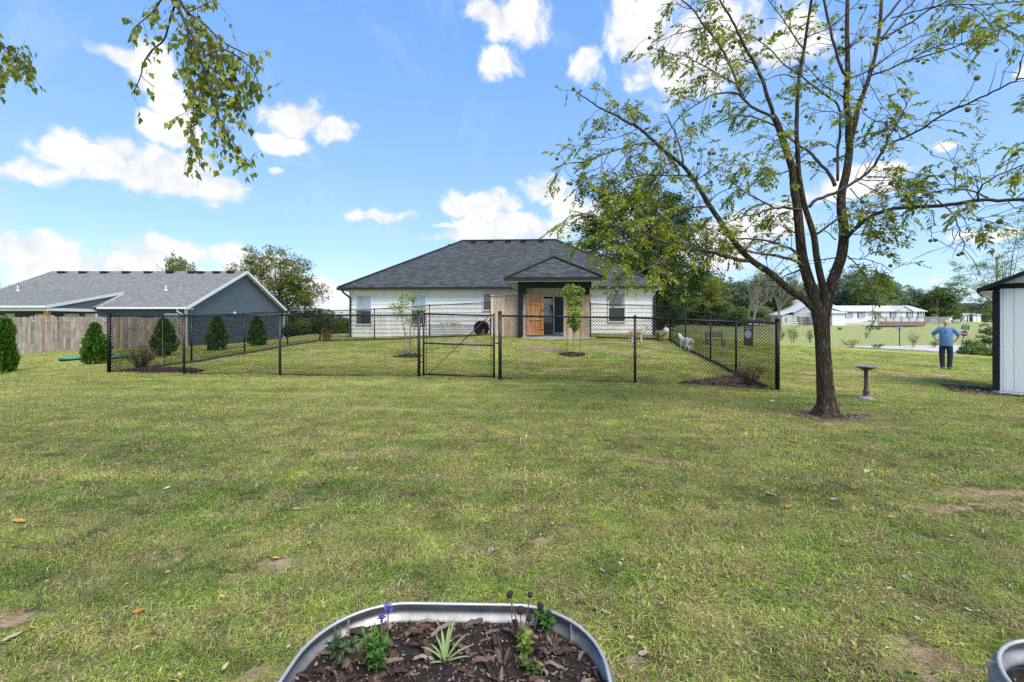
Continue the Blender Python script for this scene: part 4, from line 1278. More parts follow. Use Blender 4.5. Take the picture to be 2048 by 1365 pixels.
M['chipmix'] = leaf_mat('mixed_bark_chips', [(0, (.03, .018, .014)), (.4, (.09, .05, .035)), (.75, (.17, .115, .085)), (1, (.34, .28, .235))], trans=0, rough=.9, hue_noise=.2)
M['chipdark'] = leaf_mat('dark_bark_chips', [(0, (.018, .012, .012)), (.6, (.055, .035, .03)), (1, (.13, .09, .075))], trans=0, rough=.9, hue_noise=.2)
names = ['dark mulch and bare roots around the walnut trunk', 'mulch in the left front corner of the chain link fence', 'dark mulch wedge in the right front corner of the chain link fence', 'bark mulch along the foot of the garden shed',
         'mulch ring around the multi-stemmed left sapling', 'mulch ring around the staked right sapling']
for i, poly in enumerate(MULCH):
    mulch_bed(poly, names[i], M['mulch'] if i else M['mulch_pale'], dens=[1500, 500, 600, 700, 350, 350][i], size=[.035, .05, .05, .05, .06, .06][i], seed=20 + i, cm=[M['chipmix'], M['chipdark'], M['chipmix'], M['chipmix'], M['chipdark'], M['chipdark']][i])

# ------------------------------------------------------------------ birdbath
bb = empty('birdbath', G(1732, 798, 103), 0, 'dark metal birdbath with a wide shallow bowl on a slim pedestal', 'birdbath')
M['bronze'] = pm('weathered_bronze', (.12, .10, .085), (.05, .045, .045), 14, .5, metal=.5, bmp=.2)
M['zinc'] = pm('pale_weathered_metal', (.34, .33, .33), (.17, .17, .17), 20, .55, metal=.4)
q = MB(); q.lathe([(.0, .0), (.145, .0), (.15, .015), (.11, .03), (.06, .045), (.04, .06)], n=28); q.build('base', M['zinc'], bb, True)
q = MB(); q.lathe([(.045, .05), (.048, .08), (.040, .09), (.050, .12), (.046, .16), (.036, .18), (.033, .2), (.031, .4), (.034, .5), (.036, .56)], n=20); q.build('pedestal', M['bronze'], bb, True)
q = MB(); q.lathe([(.0, .53), (.04, .545), (.08, .565), (.14, .60), (.185, .622)], n=40); q.build('bowl', M['bronze'], bb, True)
q = MB(); q.lathe([(.185, .622), (.228, .630), (.228, .638), (.185, .636), (.13, .615), (.06, .60), (0, .598)], n=40); q.build('rim', M['zinc'], bb, True)
q = MB(); q.lathe([(.0, .624), (.165, .624)], n=30); q.build('water', glass_mat('dark_water', (.02, .025, .03)), bb)
# ------------------------------------------------------------------ leaves and crowns
def leaf_cards(name, C, size, m, seed=0, aspect=.5, droop=0.0, up_bias=.3, bend=.25, dirs=None, wide=.42):
    """one folded leaf (two triangles) per point in C"""
    r = np.random.default_rng(seed); n = len(C)
    if dirs is None:
        d = r.normal(0, 1, (n, 3)); d[:, 2] = d[:, 2] * .6 - droop
    else: d = dirs
    d /= np.linalg.norm(d, axis=1)[:, None] + 1e-9
    nr = r.normal(0, 1, (n, 3)); nr[:, 2] = np.abs(nr[:, 2]) + up_bias
    s_ = np.cross(d, nr); s_ /= np.linalg.norm(s_, axis=1)[:, None] + 1e-9
    nn_ = np.cross(s_, d)
    L = (size * r.uniform(.65, 1.3, n))[:, None]
    V = np.stack([C, C + d*L*wide + s_*L*aspect*.5 + nn_*L*bend*.2, C + d*L - nn_*L*bend*.2, C + d*L*wide - s_*L*aspect*.5 + nn_*L*bend*.2], 1).reshape(-1, 3)
    b_ = np.arange(n)[:, None] * 4
    F = np.concatenate([b_ + np.array([0, 1, 2]), b_ + np.array([0, 2, 3])])
    me = np_mesh(name, V, F)
    if m: me.materials.append(m)
    return me
def crown_points(blobs, n, clump, seed, shell=.55, gap=.0):
    """leaf positions: clumps spread through ellipsoid lobes, denser to the outside"""
    r = np.random.default_rng(seed)
    vol = np.array([b[3]*b[4]*b[5] for b in blobs]) ** (2/3); vol /= vol.sum()
    nc = max(8, int(n / 42))
    bi = r.choice(len(blobs), nc, p=vol); B = np.array(blobs)[bi]
    d = r.normal(0, 1, (nc, 3)); d /= np.linalg.norm(d, axis=1)[:, None]
    rad = shell + (1 - shell) * r.uniform(0, 1, nc) ** .7
    rad = np.where(r.uniform(0, 1, nc) < .22, r.uniform(.15, .7, nc), rad) * r.uniform(.9, 1.12, nc)
    cc = B[:, :3] + d * rad[:, None] * B[:, 3:6]
    cs = clump * r.uniform(.5, 1.35, nc)
    k = r.integers(0, nc, n)
    off = r.normal(0, 1, (n, 3)); off *= (r.uniform(0, 1, n) ** .5 / (np.linalg.norm(off, axis=1) + 1e-9))[:, None]
    off[:, 2] *= .62
    return cc[k] + off * cs[k][:, None], cc
def limb_mesh(name, h, r0, targets, seed, trunk_top=.45, lean=(0, 0)):
    """tapered trunk with limbs bending out to some of the clumps"""
    rr = random.Random(seed); mb = MB()
    top = Vector((lean[0], lean[1], h * trunk_top))
    pts = []; n_ = 7
    for i in range(n_ + 1):
        t = i / n_; pts.append(Vector((top.x * t + rr.gauss(0, .02) * h * .1, top.y * t + rr.gauss(0, .02) * h * .1, -.3 + (top.z + .3) * t)))
    mb.tube(pts, [r0 * (1.35 - .35 * min(1, i/1.5)) * (1 - .45 * i / n_) for i in range(n_ + 1)], 9)
    for tg in targets:
        tg = Vector(tg); t = rr.uniform(.55, 1.0); a = pts[int(t * n_)]
        m1 = a.lerp(tg, .4) + Vector((0, 0, (tg - a).length * .12)); q = []
        for i in range(6):
            u = i / 5; q.append((a * (1-u) + m1 * u) * (1-u) + (m1 * (1-u) + tg * u) * u + Vector((rr.gauss(0, 1), rr.gauss(0, 1), rr.gauss(0, 1))) * h * .006)
        mb.tube(q, [r0 * .42 * (1 - .88 * i / 5) for i in range(6)], 5, False)
    me = mb.mesh(name, True); return me
M['barkfar'] = pm('grey_brown_bark', (.16, .125, .10), (.08, .06, .05), 6, .9, stretch=(3, 3, .5))
M['barkpale'] = pm('pale_dead_bark', (.25, .22, .19), (.14, .12, .105), 6, .9, stretch=(3, 3, .5))
G_ = lambda a, b, c, d: [(0, a), (.38, b), (.7, c), (1, d)]
M['oak'] = leaf_mat('dark_oak_leaves', G_((.018, .042, .012), (.042, .092, .024), (.085, .145, .04), (.17, .21, .06)), scale=.55)
M['mid'] = leaf_mat('mid_green_leaves', G_((0.053, 0.093, 0.027), (0.112, 0.173, 0.048), (0.188, 0.240, 0.075), (0.300, 0.300, 0.112)), scale=.35)
M['olive'] = leaf_mat('olive_autumn_leaves', G_((0.081, 0.108, 0.027), (0.162, 0.189, 0.047), (0.257, 0.250, 0.068), (0.365, 0.257, 0.081)), scale=.4)
M['farg'] = leaf_mat('hazed_green_leaves', G_((.10, .145, .08), (.165, .225, .115), (.235, .30, .165), (.32, .37, .22)), scale=.12)  # distance haze put into the leaf colour: paler and less saturated
M['farb'] = leaf_mat('hazed_blue_green_leaves', G_((.085, .125, .09), (.13, .18, .125), (.185, .24, .17), (.26, .30, .22)), scale=.12)  # bluish haze of the far trees painted into their leaf colour
M['lime'] = leaf_mat('young_lime_leaves', G_((.12, .20, .03), (.22, .32, .05), (.34, .42, .08), (.46, .46, .12)), scale=2.0)
M['arb'] = leaf_mat('arborvitae_leaves', G_((.02, .06, .010), (.055, .13, .018), (.12, .24, .03), (.22, .36, .05)), trans=.2, scale=9)
def make_tree(name, base, h, blobs, nleaf, lsize, clump, lm, bm_, label, cat='tree', group=None, seed=1, r0=None, trunk_top=.5, nl=14, aspect=.6, sc=1.0, lean=(0, 0), up=.3):
    root = empty(name, base, 0, label, cat, group)
    pts, cc = crown_points(blobs, nleaf, clump, seed)
    rr = random.Random(seed); tg = rr.sample(list(range(len(cc))), min(nl, len(cc)))
    obj('trunk', limb_mesh('trunk', h, r0 or h * .022, [cc[i] for i in tg], seed, trunk_top, lean), root, bm_)
    o = obj('crown', leaf_cards('crown', pts, lsize, lm, seed, aspect, up_bias=up), root)
    return root
# distant woodland: eight crown shapes, shared between the individuals
def lobes(h, w, seed, low=.22):
    r = random.Random(seed); out = []
    n = 9
    out.append((0, 0, h * .58, w * .36, w * .36, h * .30))
    for i in range(n):
        a = r.uniform(0, 6.28); q = r.uniform(.25, .62); z = r.uniform(low + .1, .86)
        s_ = r.uniform(.26, .42) * w * (1.1 - .45 * abs(z - .5))
        out.append((math.cos(a) * q * w * .5 * (1.25 - z * .6), math.sin(a) * q * w * .5 * (1.25 - z * .6), h * z, s_, s_, s_ * .72))
    return out
protos = []
for q in range(8):
    w_ = [8.5, 9.5, 7, 10, 8, 11, 6.5, 9][q]
    bl = lobes(12, w_, 100 + q, .02)
    pts, cc = crown_points(bl, 15000, 1.0, 200 + q)
    rr = random.Random(q)
    tm = limb_mesh('trunk', 12, .24, [cc[i] for i in rr.sample(range(len(cc)), 12)], q)
    tm.materials.append(M['barkfar'])
    cms = {}
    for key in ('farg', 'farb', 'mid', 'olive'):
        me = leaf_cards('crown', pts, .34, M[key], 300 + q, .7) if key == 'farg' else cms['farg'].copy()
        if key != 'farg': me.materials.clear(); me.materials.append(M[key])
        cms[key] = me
    protos.append((tm, cms, w_))
WG = 'trees of the distant treeline'
def far_tree(px, pyb, k, pyt, wpx, q, key, label, rot=None, group=WG, base_z=None):
    tm, cms, w_ = protos[q]
    b_ = P(px, pyb, k); b_.z = (gz(b_.x, b_.y) if base_z is None else base_z)
    h = (CAMZ - (pyt - 640) / k) - b_.z; s_ = h / 11.2; sxy = (wpx / k) / w_ / math.hypot(1, (px - 1024) / FOC) ** .6
    root = empty('tree', b_, random.uniform(0, 6.28) if rot is None else rot, label, 'tree', group)
    obj('trunk', tm, root, scale=(s_, s_, s_)); obj('crown', cms[key], root, scale=(sxy, sxy, s_))
    return root
FT = [ # px, k, top py, width px, proto, tone, label
 (1362, 8.0, 552, 80, 0, 'farg', 'first treeline tree right of the big oak, behind the fence line'),
 (1412, 8.5, 553, 90, 1, 'olive', 'olive treeline tree just left of the tall bare tree'),
 (1385, 7.2, 545, 90, 6, 'farb', 'blue-green treeline tree rising between the oak and the olive tree'),
 (1455, 7.6, 548, 84, 2, 'farg', 'green treeline tree standing behind the tall bare tree'),
 (1492, 8.0, 560, 84, 3, 'farb', 'low blue-green tree behind the bare tree trunks'),
 (1532, 7.4, 548, 90, 4, 'farb', 'dark treeline tree directly under the big walnut limb'),
 (1560, 8.2, 575, 70, 5, 'mid', 'low green tree above the small white outbuilding'),
 (1592, 7.8, 560, 76, 7, 'farg', 'treeline tree above the white barn gable, left of the walnut trunk'),
 (1628, 7.6, 566, 70, 0, 'farb', 'treeline tree showing between the walnut limbs above the barn'),
 (1690, 7.4, 545, 100, 1, 'farb', 'tall dark tree right of the walnut trunk behind the long white house'),
 (1738, 7.9, 553, 96, 5, 'farg', 'broad green tree above the roof of the long white house'),
 (1718, 7.2, 548, 70, 2, 'farb', 'blue-green tree between the tall dark tree and the broad green tree'),
 (1788, 7.6, 562, 84, 3, 'farg', 'light green tree behind the small gable of the long white house'),
 (1826, 6.8, 580, 60, 4, 'farb', 'lower blue-green tree in the gap left of the round tree'),
 (1880, 7.0, 573, 100, 7, 'mid', 'round dark tree behind the far low trailer'),
 (1935, 5.2, 603, 60, 6, 'farb', 'small distant tree right of the round dark tree'),
 (1970, 5.2, 606, 60, 0, 'farb', 'faint low distant tree nearest the shed roof'),
 (1850, 5.2, 598, 60, 2, 'farb', 'far low tree behind the end of the long white house'),
 (2010, 5.0, 600, 80, 1, 'farb', 'distant tree hidden partly by the pale tree behind the shed'),
 (2075, 5.4, 585, 110, 3, 'farg', 'distant tree beyond the garden shed'),
 (1340, 9.0, 565, 70, 4, 'farg', 'green tree close against the right side of the big oak'),
 (1440, 9.5, 600, 60, 6, 'mid', 'short bushy tree low in front of the treeline'),
 (1478, 10.0, 612, 54, 0, 'mid', 'shrubby little tree at the foot of the tall bare tree'),
 (1518, 9.4, 606, 50, 2, 'farg', 'short tree left of the small white outbuilding'),
]
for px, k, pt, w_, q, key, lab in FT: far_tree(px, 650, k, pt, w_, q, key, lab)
# low wooded mass behind everything on the right
Cw = []; Tw = MB()
for i, px in enumerate(range(1330, 2130, 30)):
    kk = 5.4 + random.uniform(-.5, .5); b_ = P(px, 649, kk); z0 = gz(b_.x, b_.y); h = CAMZ + (640 - random.uniform(596, 612)) / kk - z0
    bl = lobes(h, 11, 500 + i, .02); pts, cc = crown_points(bl, 3600, 1.1, 600 + i); Cw.append(pts + np.array([b_.x, b_.y, z0]))
    Tw.tube([(b_.x, b_.y, z0 - .5), (b_.x, b_.y, z0 + h * .6)], [.3, .12], 6)
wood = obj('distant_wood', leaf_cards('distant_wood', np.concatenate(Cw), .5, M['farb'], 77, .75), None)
tag(wood, 'low blue-green wood closing the far field behind the houses', 'wood', kind='stuff')
tb_ = Tw.build('wood_trunks', M['barkfar'], wood); tb_['kind'] = 'stuff'
# left of and behind the houses
LT = [(362, 17, 508, 62, 3, 'mid', 'green treetop showing above the ridge of the blue house'),
 (655, 16, 628, 70, 1, 'mid', 'low bushy tree between the blue house and the white house'), (690, 14, 634, 60, 3, 'farg', 'dark low tree against the left wall of the white house'),
 (620, 17, 622, 80, 5, 'olive', 'low olive tree behind the back fence corner'), (585, 15, 632, 70, 0, 'mid', 'low tree in the gap right of the blue house wall')]
for px, k, pt, w_, q, key, lab in LT: far_tree(px, 676, k, pt, w_, q, key, lab, group=None)
# olive tree between the two houses
k = 18.0; b_ = G(560, 680, k)
H_ = (CAMZ + (640 - 488) / k) - b_.z
def pb(px, py, rx, ry, dy=0, k=k, b_=b_):
    p = P(px, py, k) - b_; return (p.x, p.y + dy, p.z, rx / k, rx / k, ry / k)
bl = [pb(520, 520, 34, 30), pb(500, 545, 30, 26, -.6), pb(565, 520, 34, 28), pb(590, 545, 32, 34), pb(545, 560, 40, 36), pb(605, 580, 34, 34), pb(570, 610, 50, 40, .5), pb(625, 600, 26, 22), pb(600, 640, 40, 26), pb(520, 600, 40, 40), pb(635, 585, 18, 14)]
make_tree('olive_tree', b_, H_, bl + [pb(540, 640, 50, 34), pb(480, 560, 22, 20), pb(585, 575, 40, 40, 1)], 26000, .22, .75, M['olive'], M['barkfar'], 'loose olive and green tree rising between the blue house and the white house', seed=31, r0=.28, nl=26)
for nm, px, pyt, w_, lab, sd in (('bush', 612, 640, 46, 'dark rounded bush behind the left back fence corner', 3), ('bush', 648, 636, 46, 'green bush right of the left back fence corner post', 4), ('bush', 684, 640, 44, 'dark bush beside the downspout of the white house', 5), ('bush', 590, 648, 40, 'shrub beside the rear corner of the blue house', 6)):
    kk = 23; b2 = G(px, 676, kk); h2 = CAMZ - (pyt - 640)/kk - b2.z
    bl2 = [(0, 0, h2*.5, w_/kk*.5, w_/kk*.5, h2*.5), (.5, 0, h2*.35, w_/kk*.35, .8, h2*.35), (-.5, .1, h2*.3, w_/kk*.35, .8, h2*.3)]
    make_tree(nm, b2, h2, bl2, 5000, .15, .4, M['mid'] if sd % 2 else M['oak'], M['barkfar'], lab, 'bush', 'bushes behind the back fence', seed=sd, r0=.06, nl=6)
# big dark oak behind the right end of the house
k = 21.0; b_ = G(1318, 668, k)
def pb(px, py, rx, ry, dy=0): 
    p = P(px, py, k) - b_; return (p.x, p.y + dy, p.z, rx / k, rx / k * .9, ry / k)
bl = [pb(1225, 400, 50, 38), pb(1290, 400, 54, 36), pb(1345, 425, 40, 34), pb(1190, 450, 40, 34, 1), pb(1250, 460, 70, 44), pb(1330, 475, 60, 44), pb(1180, 495, 30, 26), pb(1385, 520, 42, 40), pb(1300, 540, 70, 46), pb(1395, 560, 28, 26), pb(1350, 590, 52, 40), pb(1290, 600, 44, 34, 1), pb(1230, 540, 50, 36, 1), pb(1330, 630, 36, 22), pb(1310,500,60,50,2)]
make_tree('oak_tree', b_, 13, bl, 46000, .25, .75, M['oak'], M['barkfar'], 'big dark green oak behind the right end of the white house', seed=41, r0=.5, nl=34, trunk_top=.4)

# tall bare trees in front of the treeline
def bare_tree(px, pyb, k, pyt, seed, label, m_='barkpale', spread=.35, n0=4, r0=.22, group='bare trees before the treeline'):
    b_ = G(px, pyb, k); h = 1.3 * (CAMZ - (pyt - 640) / k - b_.z)
    rr = random.Random(seed); root = empty('bare_tree', b_, 0, label, 'tree', group)
    T = MB(); Bm = MB()
    def grow(mb, p, d, L, r, lev):
        pts = [p]; q = p; n_ = 5
        for i in range(n_):
            d = (d + Vector((rr.gauss(0, .10), rr.gauss(0, .10), rr.gauss(.05, .05)))).normalized(); q = q + d * L / n_; pts.append(q)
        mb.tube(pts, [r * (1 - .62 * i / n_) for i in range(n_ + 1)], 6 if lev < 2 else 4, False)
        if lev < 4:
            for j in range(rr.choice([2, 3, 3]) if lev else n0):
                t = rr.uniform(.45, 1); a = pts[int(t * n_)]
                dd = (d + Vector((rr.gauss(0, spread * 1.4), rr.gauss(0, spread * 1.4), rr.uniform(-.05, .4)))).normalized()
                grow(Bm, a, dd, L * rr.uniform(.5, .8), r * (1 - .6 * t) * .75, lev + 1)
    grow(T, Vector((0, 0, -.2)), Vector((rr.gauss(0, .05), 0, 1)), h * .5, r0, 0)
    T.build('trunk', M[m_], root, True); Bm.build('branches', M[m_], root, True)['kind'] = 'stuff'
bare_tree(1493, 652, 11, 540, 3, 'thin bare tree left of the tall forked dead tree', n0=5, r0=.20)
bare_tree(1503, 652, 11.5, 520, 8, 'tall forked dead tree with pale grey limbs', n0=6, r0=.24)
bare_tree(1556, 653, 12, 535, 12, 'pale dead tree beside the white barn', n0=6, r0=.2)
bare_tree(1563, 653, 12, 560, 17, 'short leaning dead tree against the barn wall', n0=5, r0=.16)
bare_tree(-30, 690, 22, 545, 23, 'bare twiggy treetop left of the blue house roof', n0=6, r0=.2, group=None)
bare_tree(1880, 660, 11, 590, 5, 'slim leafless tree beside the long white house', n0=4, r0=.05)

# pale loose tree behind the shed
k = 34.0; b_ = G(2010, 690, k)
def pb(px, py, rx, ry, dy=0):
    p = P(px, py, k) - b_; return (p.x, p.y + dy, p.z, rx / k, rx / k, ry / k)
M['locust'] = leaf_mat('yellow_green_leaves', G_((0.069, 0.115, 0.023), (0.149, 0.218, 0.040), (0.253, 0.310, 0.063), (0.391, 0.391, 0.115)), scale=1.2)
bl = [pb(1985, 540, 40, 18), pb(1950, 570, 36, 14), pb(1940, 535, 30, 9), pb(2030, 500, 36, 28), pb(2050, 460, 36, 34), pb(2000, 570, 36, 26), pb(1975, 600, 26, 18), pb(1925, 556, 20, 7), pb(2060, 540, 50, 40), pb(1990, 625, 26, 22), pb(2080, 400, 40, 30), pb(1990, 520, 24, 9), pb(1915, 525, 14, 5)]
make_tree('locust_tree', b_, 7, bl, 11000, .10, .34, M['locust'], M['barkfar'], 'pale yellow-green tree with airy foliage behind the garden shed', seed=51, r0=.08, nl=12, aspect=.42, up=1.2)
for px, py, k, rx, ry, sd, lab, mm in ((2000, 690, 24, 50, 36, 61, 'big dark bush left of the garden shed', 'oak'), (1945, 704, 24, 26, 12, 62, 'low leafy shrub at the foot of the stop sign', 'mid'), (2060, 690, 24, 50, 44, 63, 'bush hidden behind the garden shed', 'oak'), (1960,712,26,28,10,64,'low green undergrowth in front of the big dark bush','mid')):
    b2 = G(px, py, k); top = CAMZ - (py - 2*ry - 640)/k; h2 = max(top - b2.z, .6)
    rx *= .72
    bl2 = [(0, 0, h2*.5, rx/k, rx/k*.8, h2*.5), (-rx/k*.6, 0, h2*.35, rx/k*.6, .6, h2*.33), (rx/k*.6, .1, h2*.4, rx/k*.6, .6, h2*.36)]
    make_tree('bush', b2, h2, bl2, 6000, .12, .35, M[mm], M['barkfar'], lab, 'bush', 'bushes by the road sign', seed=sd, r0=.05, nl=6)

# ------------------------------------------------------------------ arborvitae cones
def arborvitae(px, pyb, k, pyt, wpx, label, seed):
    b_ = G(px, pyb, k); h = (pyb - pyt) / k; w_ = wpx / k / 2 / math.hypot(1, (px - 1024) / FOC); r = np.random.default_rng(seed)
    root = empty('arborvitae', b_, random.uniform(0, 6), label, 'shrub', 'arborvitae planted along the fence')
    nc = 260; n = 9000
    t = r.uniform(.0, 1, nc) ** .8
    e_ = [0, .06, -.05, .04, -.03, .05][seed % 6]
    prof = np.interp(t, [0, .1, .28, .55, .8, .95, 1], [.62 + e_, .9, 1, .78 - e_, .42 + e_, .16, .02]) * w_
    a = r.uniform(0, 2*np.pi, nc); q = prof * r.uniform(.55, 1.12, nc) * (1 + .14 * np.sin(a * 3 + seed) )
    cc = np.stack([np.cos(a) * q + w_ * (.16 * np.sign(np.cos(a * 1.0 + seed)) * (t > .72) if seed in (1, 2) else .10 * np.sin(seed * 2.0) * t), np.sin(a) * q, t * h * .94 + .04], 1); ci = r.integers(0, nc, n)
    off = r.normal(0, 1, (n, 3)); off *= (r.uniform(0, 1, n) ** .5 / np.linalg.norm(off, axis=1))[:, None]
    C = cc[ci] + off * np.array([.16 * w_ + .015, .16 * w_ + .015, .085 * h]) * (1.15 - .7 * t[ci])[:, None]
    C[:, 2] = np.maximum(C[:, 2], .0)
    a = a[ci]
    d = np.stack([np.cos(a) * .5, np.sin(a) * .5, np.full(n, 1.0)], 1) + r.normal(0, .3, (n, 3))
    obj('foliage', leaf_cards('foliage', C, .10 * (h / 1.4 + .3), M['arb'], seed, .42, dirs=d), root)
    m_ = MB(); m_.tube([(0, 0, -.1), (0, 0, h * .6)], [.03, .015], 6); m_.build('stem', M['barkfar'], root)
arborvitae(8, 750, 66, 643, 44, 'arborvitae cut off by the left edge of the photo', 1)
arborvitae(190, 729, 60, 650, 50, 'bright arborvitae just outside the left fence corner post', 2)
arborvitae(328, 712, 52, 638, 46, 'dark pointed arborvitae behind the twiggy bush', 3)
arborvitae(433, 703, 46, 637, 39, 'arborvitae in front of the blue gable wall, nearer of two', 4)
arborvitae(514, 693, 42, 636, 33, 'arborvitae in front of the blue gable wall, farther right', 5)

# ------------------------------------------------------------------ twiggy bushes
def twig_bush(px, pyb, k, w_, h, n, m_leaf, label, seed, nleaf=1200, ls=.03, tw='twig'):
    b_ = G(px, pyb, k); rr = random.Random(seed); r = np.random.default_rng(seed)
    root = empty('twiggy_bush', b_, 0, label, 'bush')
    T = MB(); tips = []
    for i in range(n):
        a = rr.uniform(0, 6.28); s_ = rr.uniform(.05, 1) ** .7; hh = h * rr.uniform(.6, 1.05) * (1 - .3 * s_)
        p = Vector((math.cos(a) * .06, math.sin(a) * .06, -.02)); e = Vector((math.cos(a) * w_ * s_, math.sin(a) * w_ * s_ * .8, hh))
        pts = [p.lerp(e, t) + Vector((rr.gauss(0, .012), rr.gauss(0, .012), .12 * h * math.sin(t * 3.14))) for t in (0, .35, .7, 1)]
        T.tube(pts, [.006, .0045, .003, .0015], 4, False)
        for j in range(4):
            t = rr.uniform(.3, 1); c = p.lerp(e, t) + Vector((0, 0, .1 * h)); tips.append(c)
            f = c + Vector((rr.gauss(0, .1), rr.gauss(0, .1), rr.uniform(.04, .18))) * (h / .8); T.tube([c, f], [.0025, .001], 3, False); tips.append(f)
    T.build('twigs', M[tw], root)['kind'] = 'stuff'
    tp = np.array([tuple(t) for t in tips]); C = tp[r.integers(0, len(tp), nleaf)] + r.normal(0, .035 * h / .8, (nleaf, 3))
    obj('foliage', leaf_cards('foliage', C, ls, m_leaf, seed, .45), root)
M['twig'] = pm('reddish_twigs', (.16, .085, .055), (.09, .05, .035), 20, .8)
M['drab'] = leaf_mat('drab_small_leaves', G_((.07, .07, .03), (.14, .13, .06), (.22, .18, .09), (.30, .20, .11)), scale=3)
M['dryl'] = leaf_mat('dry_red_brown_leaves', G_((.10, .05, .03), (.17, .09, .055), (.24, .15, .09), (.26, .22, .10)), scale=3)
twig_bush(284, 742, 70, .62, .70, 70, M['drab'], 'wide twiggy bush inside the left corner of the chain link fence', 71, 1800, .035)
twig_bush(1500, 771, 86, .38, .55, 60, M['dryl'], 'small dry reddish bush in the right corner mulch of the fence', 72, 500, .022)
twig_bush(653, 682, 41, .42, .62, 40, M['dryl'], 'reddish green shrub at the left back corner of the fence', 73, 1300, .04)
twig_bush(1318, 681, 46, .45, .5, 30, M['drab'], 'low grey-green shrub in the back right fence corner', 74, 700, .035)
FS = [(1585, 682, 22, .7, 1.6, 'tall weedy shrub in the field right of the fence post'), (1563, 668, 18, .7, 1.2, 'low weedy shrub in the field beside the fence post'), (1621, 678, 17, .5, 1.5, 'sparse sapling in the field just left of the walnut trunk'), (1703, 680, 17, 1.2, 1.0, 'wide low shrub in the field near the road'), (1753, 680, 17, .9, .5, 'flat green clump in the field left of the round sign'),
      (1826, 680, 17, .9, 1.8, 'brown-topped sapling cluster in the field right of the round sign'), (1868, 679, 17, .7, .9, 'small field shrub beside the man'), (1680, 657, 11, .6, .5, 'small dark tuft in front of the long white house'), (1756, 657, 11, .7, .5, 'dark tuft in the field below the deck')]
for i, (px, py, k, w_, h, lab) in enumerate(FS):
    twig_bush(px, py, k, w_, h, 22, M['dryl'] if i == 5 else M['mid'], lab, 80 + i, 420, .12)
# ------------------------------------------------------------------ walnut tree (the limbs follow the real tree's branching)
def bark_mat(name, c0, c1, c2, sc=1.0):
    m, n, b = mat_nodes(name)
    g = n.nodes.new('ShaderNodeTexCoord')
    v = mapping(n, g.outputs['Object'], (16 * sc, 16 * sc, 3.2 * sc))
    t = tex(n, 'ShaderNodeTexNoise', v, Scale=1.5, Detail=6, Roughness=.7, Distortion=.8)
    vo = tex(n, 'ShaderNodeTexVoronoi', mix(n, .35, v, t.outputs['Color']), Scale=2.6); vo.feature = 'DISTANCE_TO_EDGE'
    big = tex(n, 'ShaderNodeTexNoise', g.outputs['Object'], Scale=2.5, Detail=3)
    ridge = mrange(n, vo.outputs[0], .0, .35)
    f = mth(n, 'ADD', mth(n, 'MULTIPLY', t.outputs[0], .8), mth(n, 'MULTIPLY', ridge, .2))
    c = ramp(n, f, [(.3, c0), (.55, c1), (.8, c2)])
    moss = mrange(n, big.outputs[0], .52, .7, 0, .45)
    c = mix(n, moss, c, (.075, .08, .035))
    n.links.new(c, b.inputs['Base Color']); b.inputs['Roughness'].default_value = .92; b.inputs['Specular IOR Level'].default_value = .2
    bump(n, b, mth(n, 'ADD', ridge, mth(n, 'MULTIPLY', t.outputs[0], .7)), 1.0, .03)
    return m
M['walnutbark'] = bark_mat('furrowed_walnut_bark', (.030, .021, .014), (.13, .095, .062), (.33, .265, .185))
M['walnuttwig'] = pm('walnut_twig', (.105, .085, .08), (.055, .04, .04), 30, .85)
TY = FOC / 126.0
wal = empty('walnut_tree', (tree_base.x, TY, gz(tree_base.x, TY)), 0, 'walnut tree with a dark furrowed trunk, sparse yellowing leaves and round green nuts', 'tree')
WO = Vector(wal.location)
LIMBS = []
def crv(pts, n):
    """Catmull-Rom through pts, n samples per span"""
    out = []
    for i in range(len(pts) - 1):
        p0 = pts[max(i-1, 0)]; p1 = pts[i]; p2 = pts[i+1]; p3 = pts[min(i+2, len(pts)-1)]
        for j in range(n):
            t = j / n
            out.append(.5 * ((2*p1) + (p2-p0)*t + (2*p0-5*p1+4*p2-p3)*t*t + (3*p1-p0-3*p2+p3)*t*t*t))
    out.append(pts[-1]); return out
def limb(px, r0, r1, d0=0.0, d1=0.0, leaf=1.0, mb=None, sides=8, n=4):
    """px: image-traced course; depth eases from TY+d0 to TY+d1; radii given in image pixels at the tree"""
    m_ = len(px); P3 = []
    acc = [0]
    for i in range(1, m_): acc.append(acc[-1] + math.hypot(px[i][0]-px[i-1][0], px[i][1]-px[i-1][1]))
    for i, (x, y) in enumerate(px):
        t = acc[i] / acc[-1]; yy = TY + d0 + (d1 - d0) * t
        P3.append(PY(x, y, yy) - WO)
    C = crv(P3, n); N = len(C)
    if r0 < 6:
        for i in range(1, N - 1): C[i] = C[i] + Vector([random.gauss(0, .006) for _ in range(3)])
    rad = [.77 * (r0 + (r1 - r0) * (i / (N-1)) ** .8) / 126.0 for i in range(N)]
    mb.tube(C, rad, sides, True)
    LIMBS.append((C, rad, leaf))
tk = MB()
# trunk with flare
tp = [(1655,838),(1654,822),(1653,806),(1651,780),(1649,750),(1647,715),(1645,680),(1643,650),(1641,628),(1641,612)]
tr_ = [29, 21, 17, 15.2, 14.2, 13.2, 13, 13.8, 15.5, 13]
C = crv([PY(x, y, TY) - WO for x, y in tp], 5)
rad = np.interp(np.linspace(0, 9, len(C)), range(10), tr_) / 126.0
b0 = len(tk.v)
tk.tube(C, list(rad), 40)
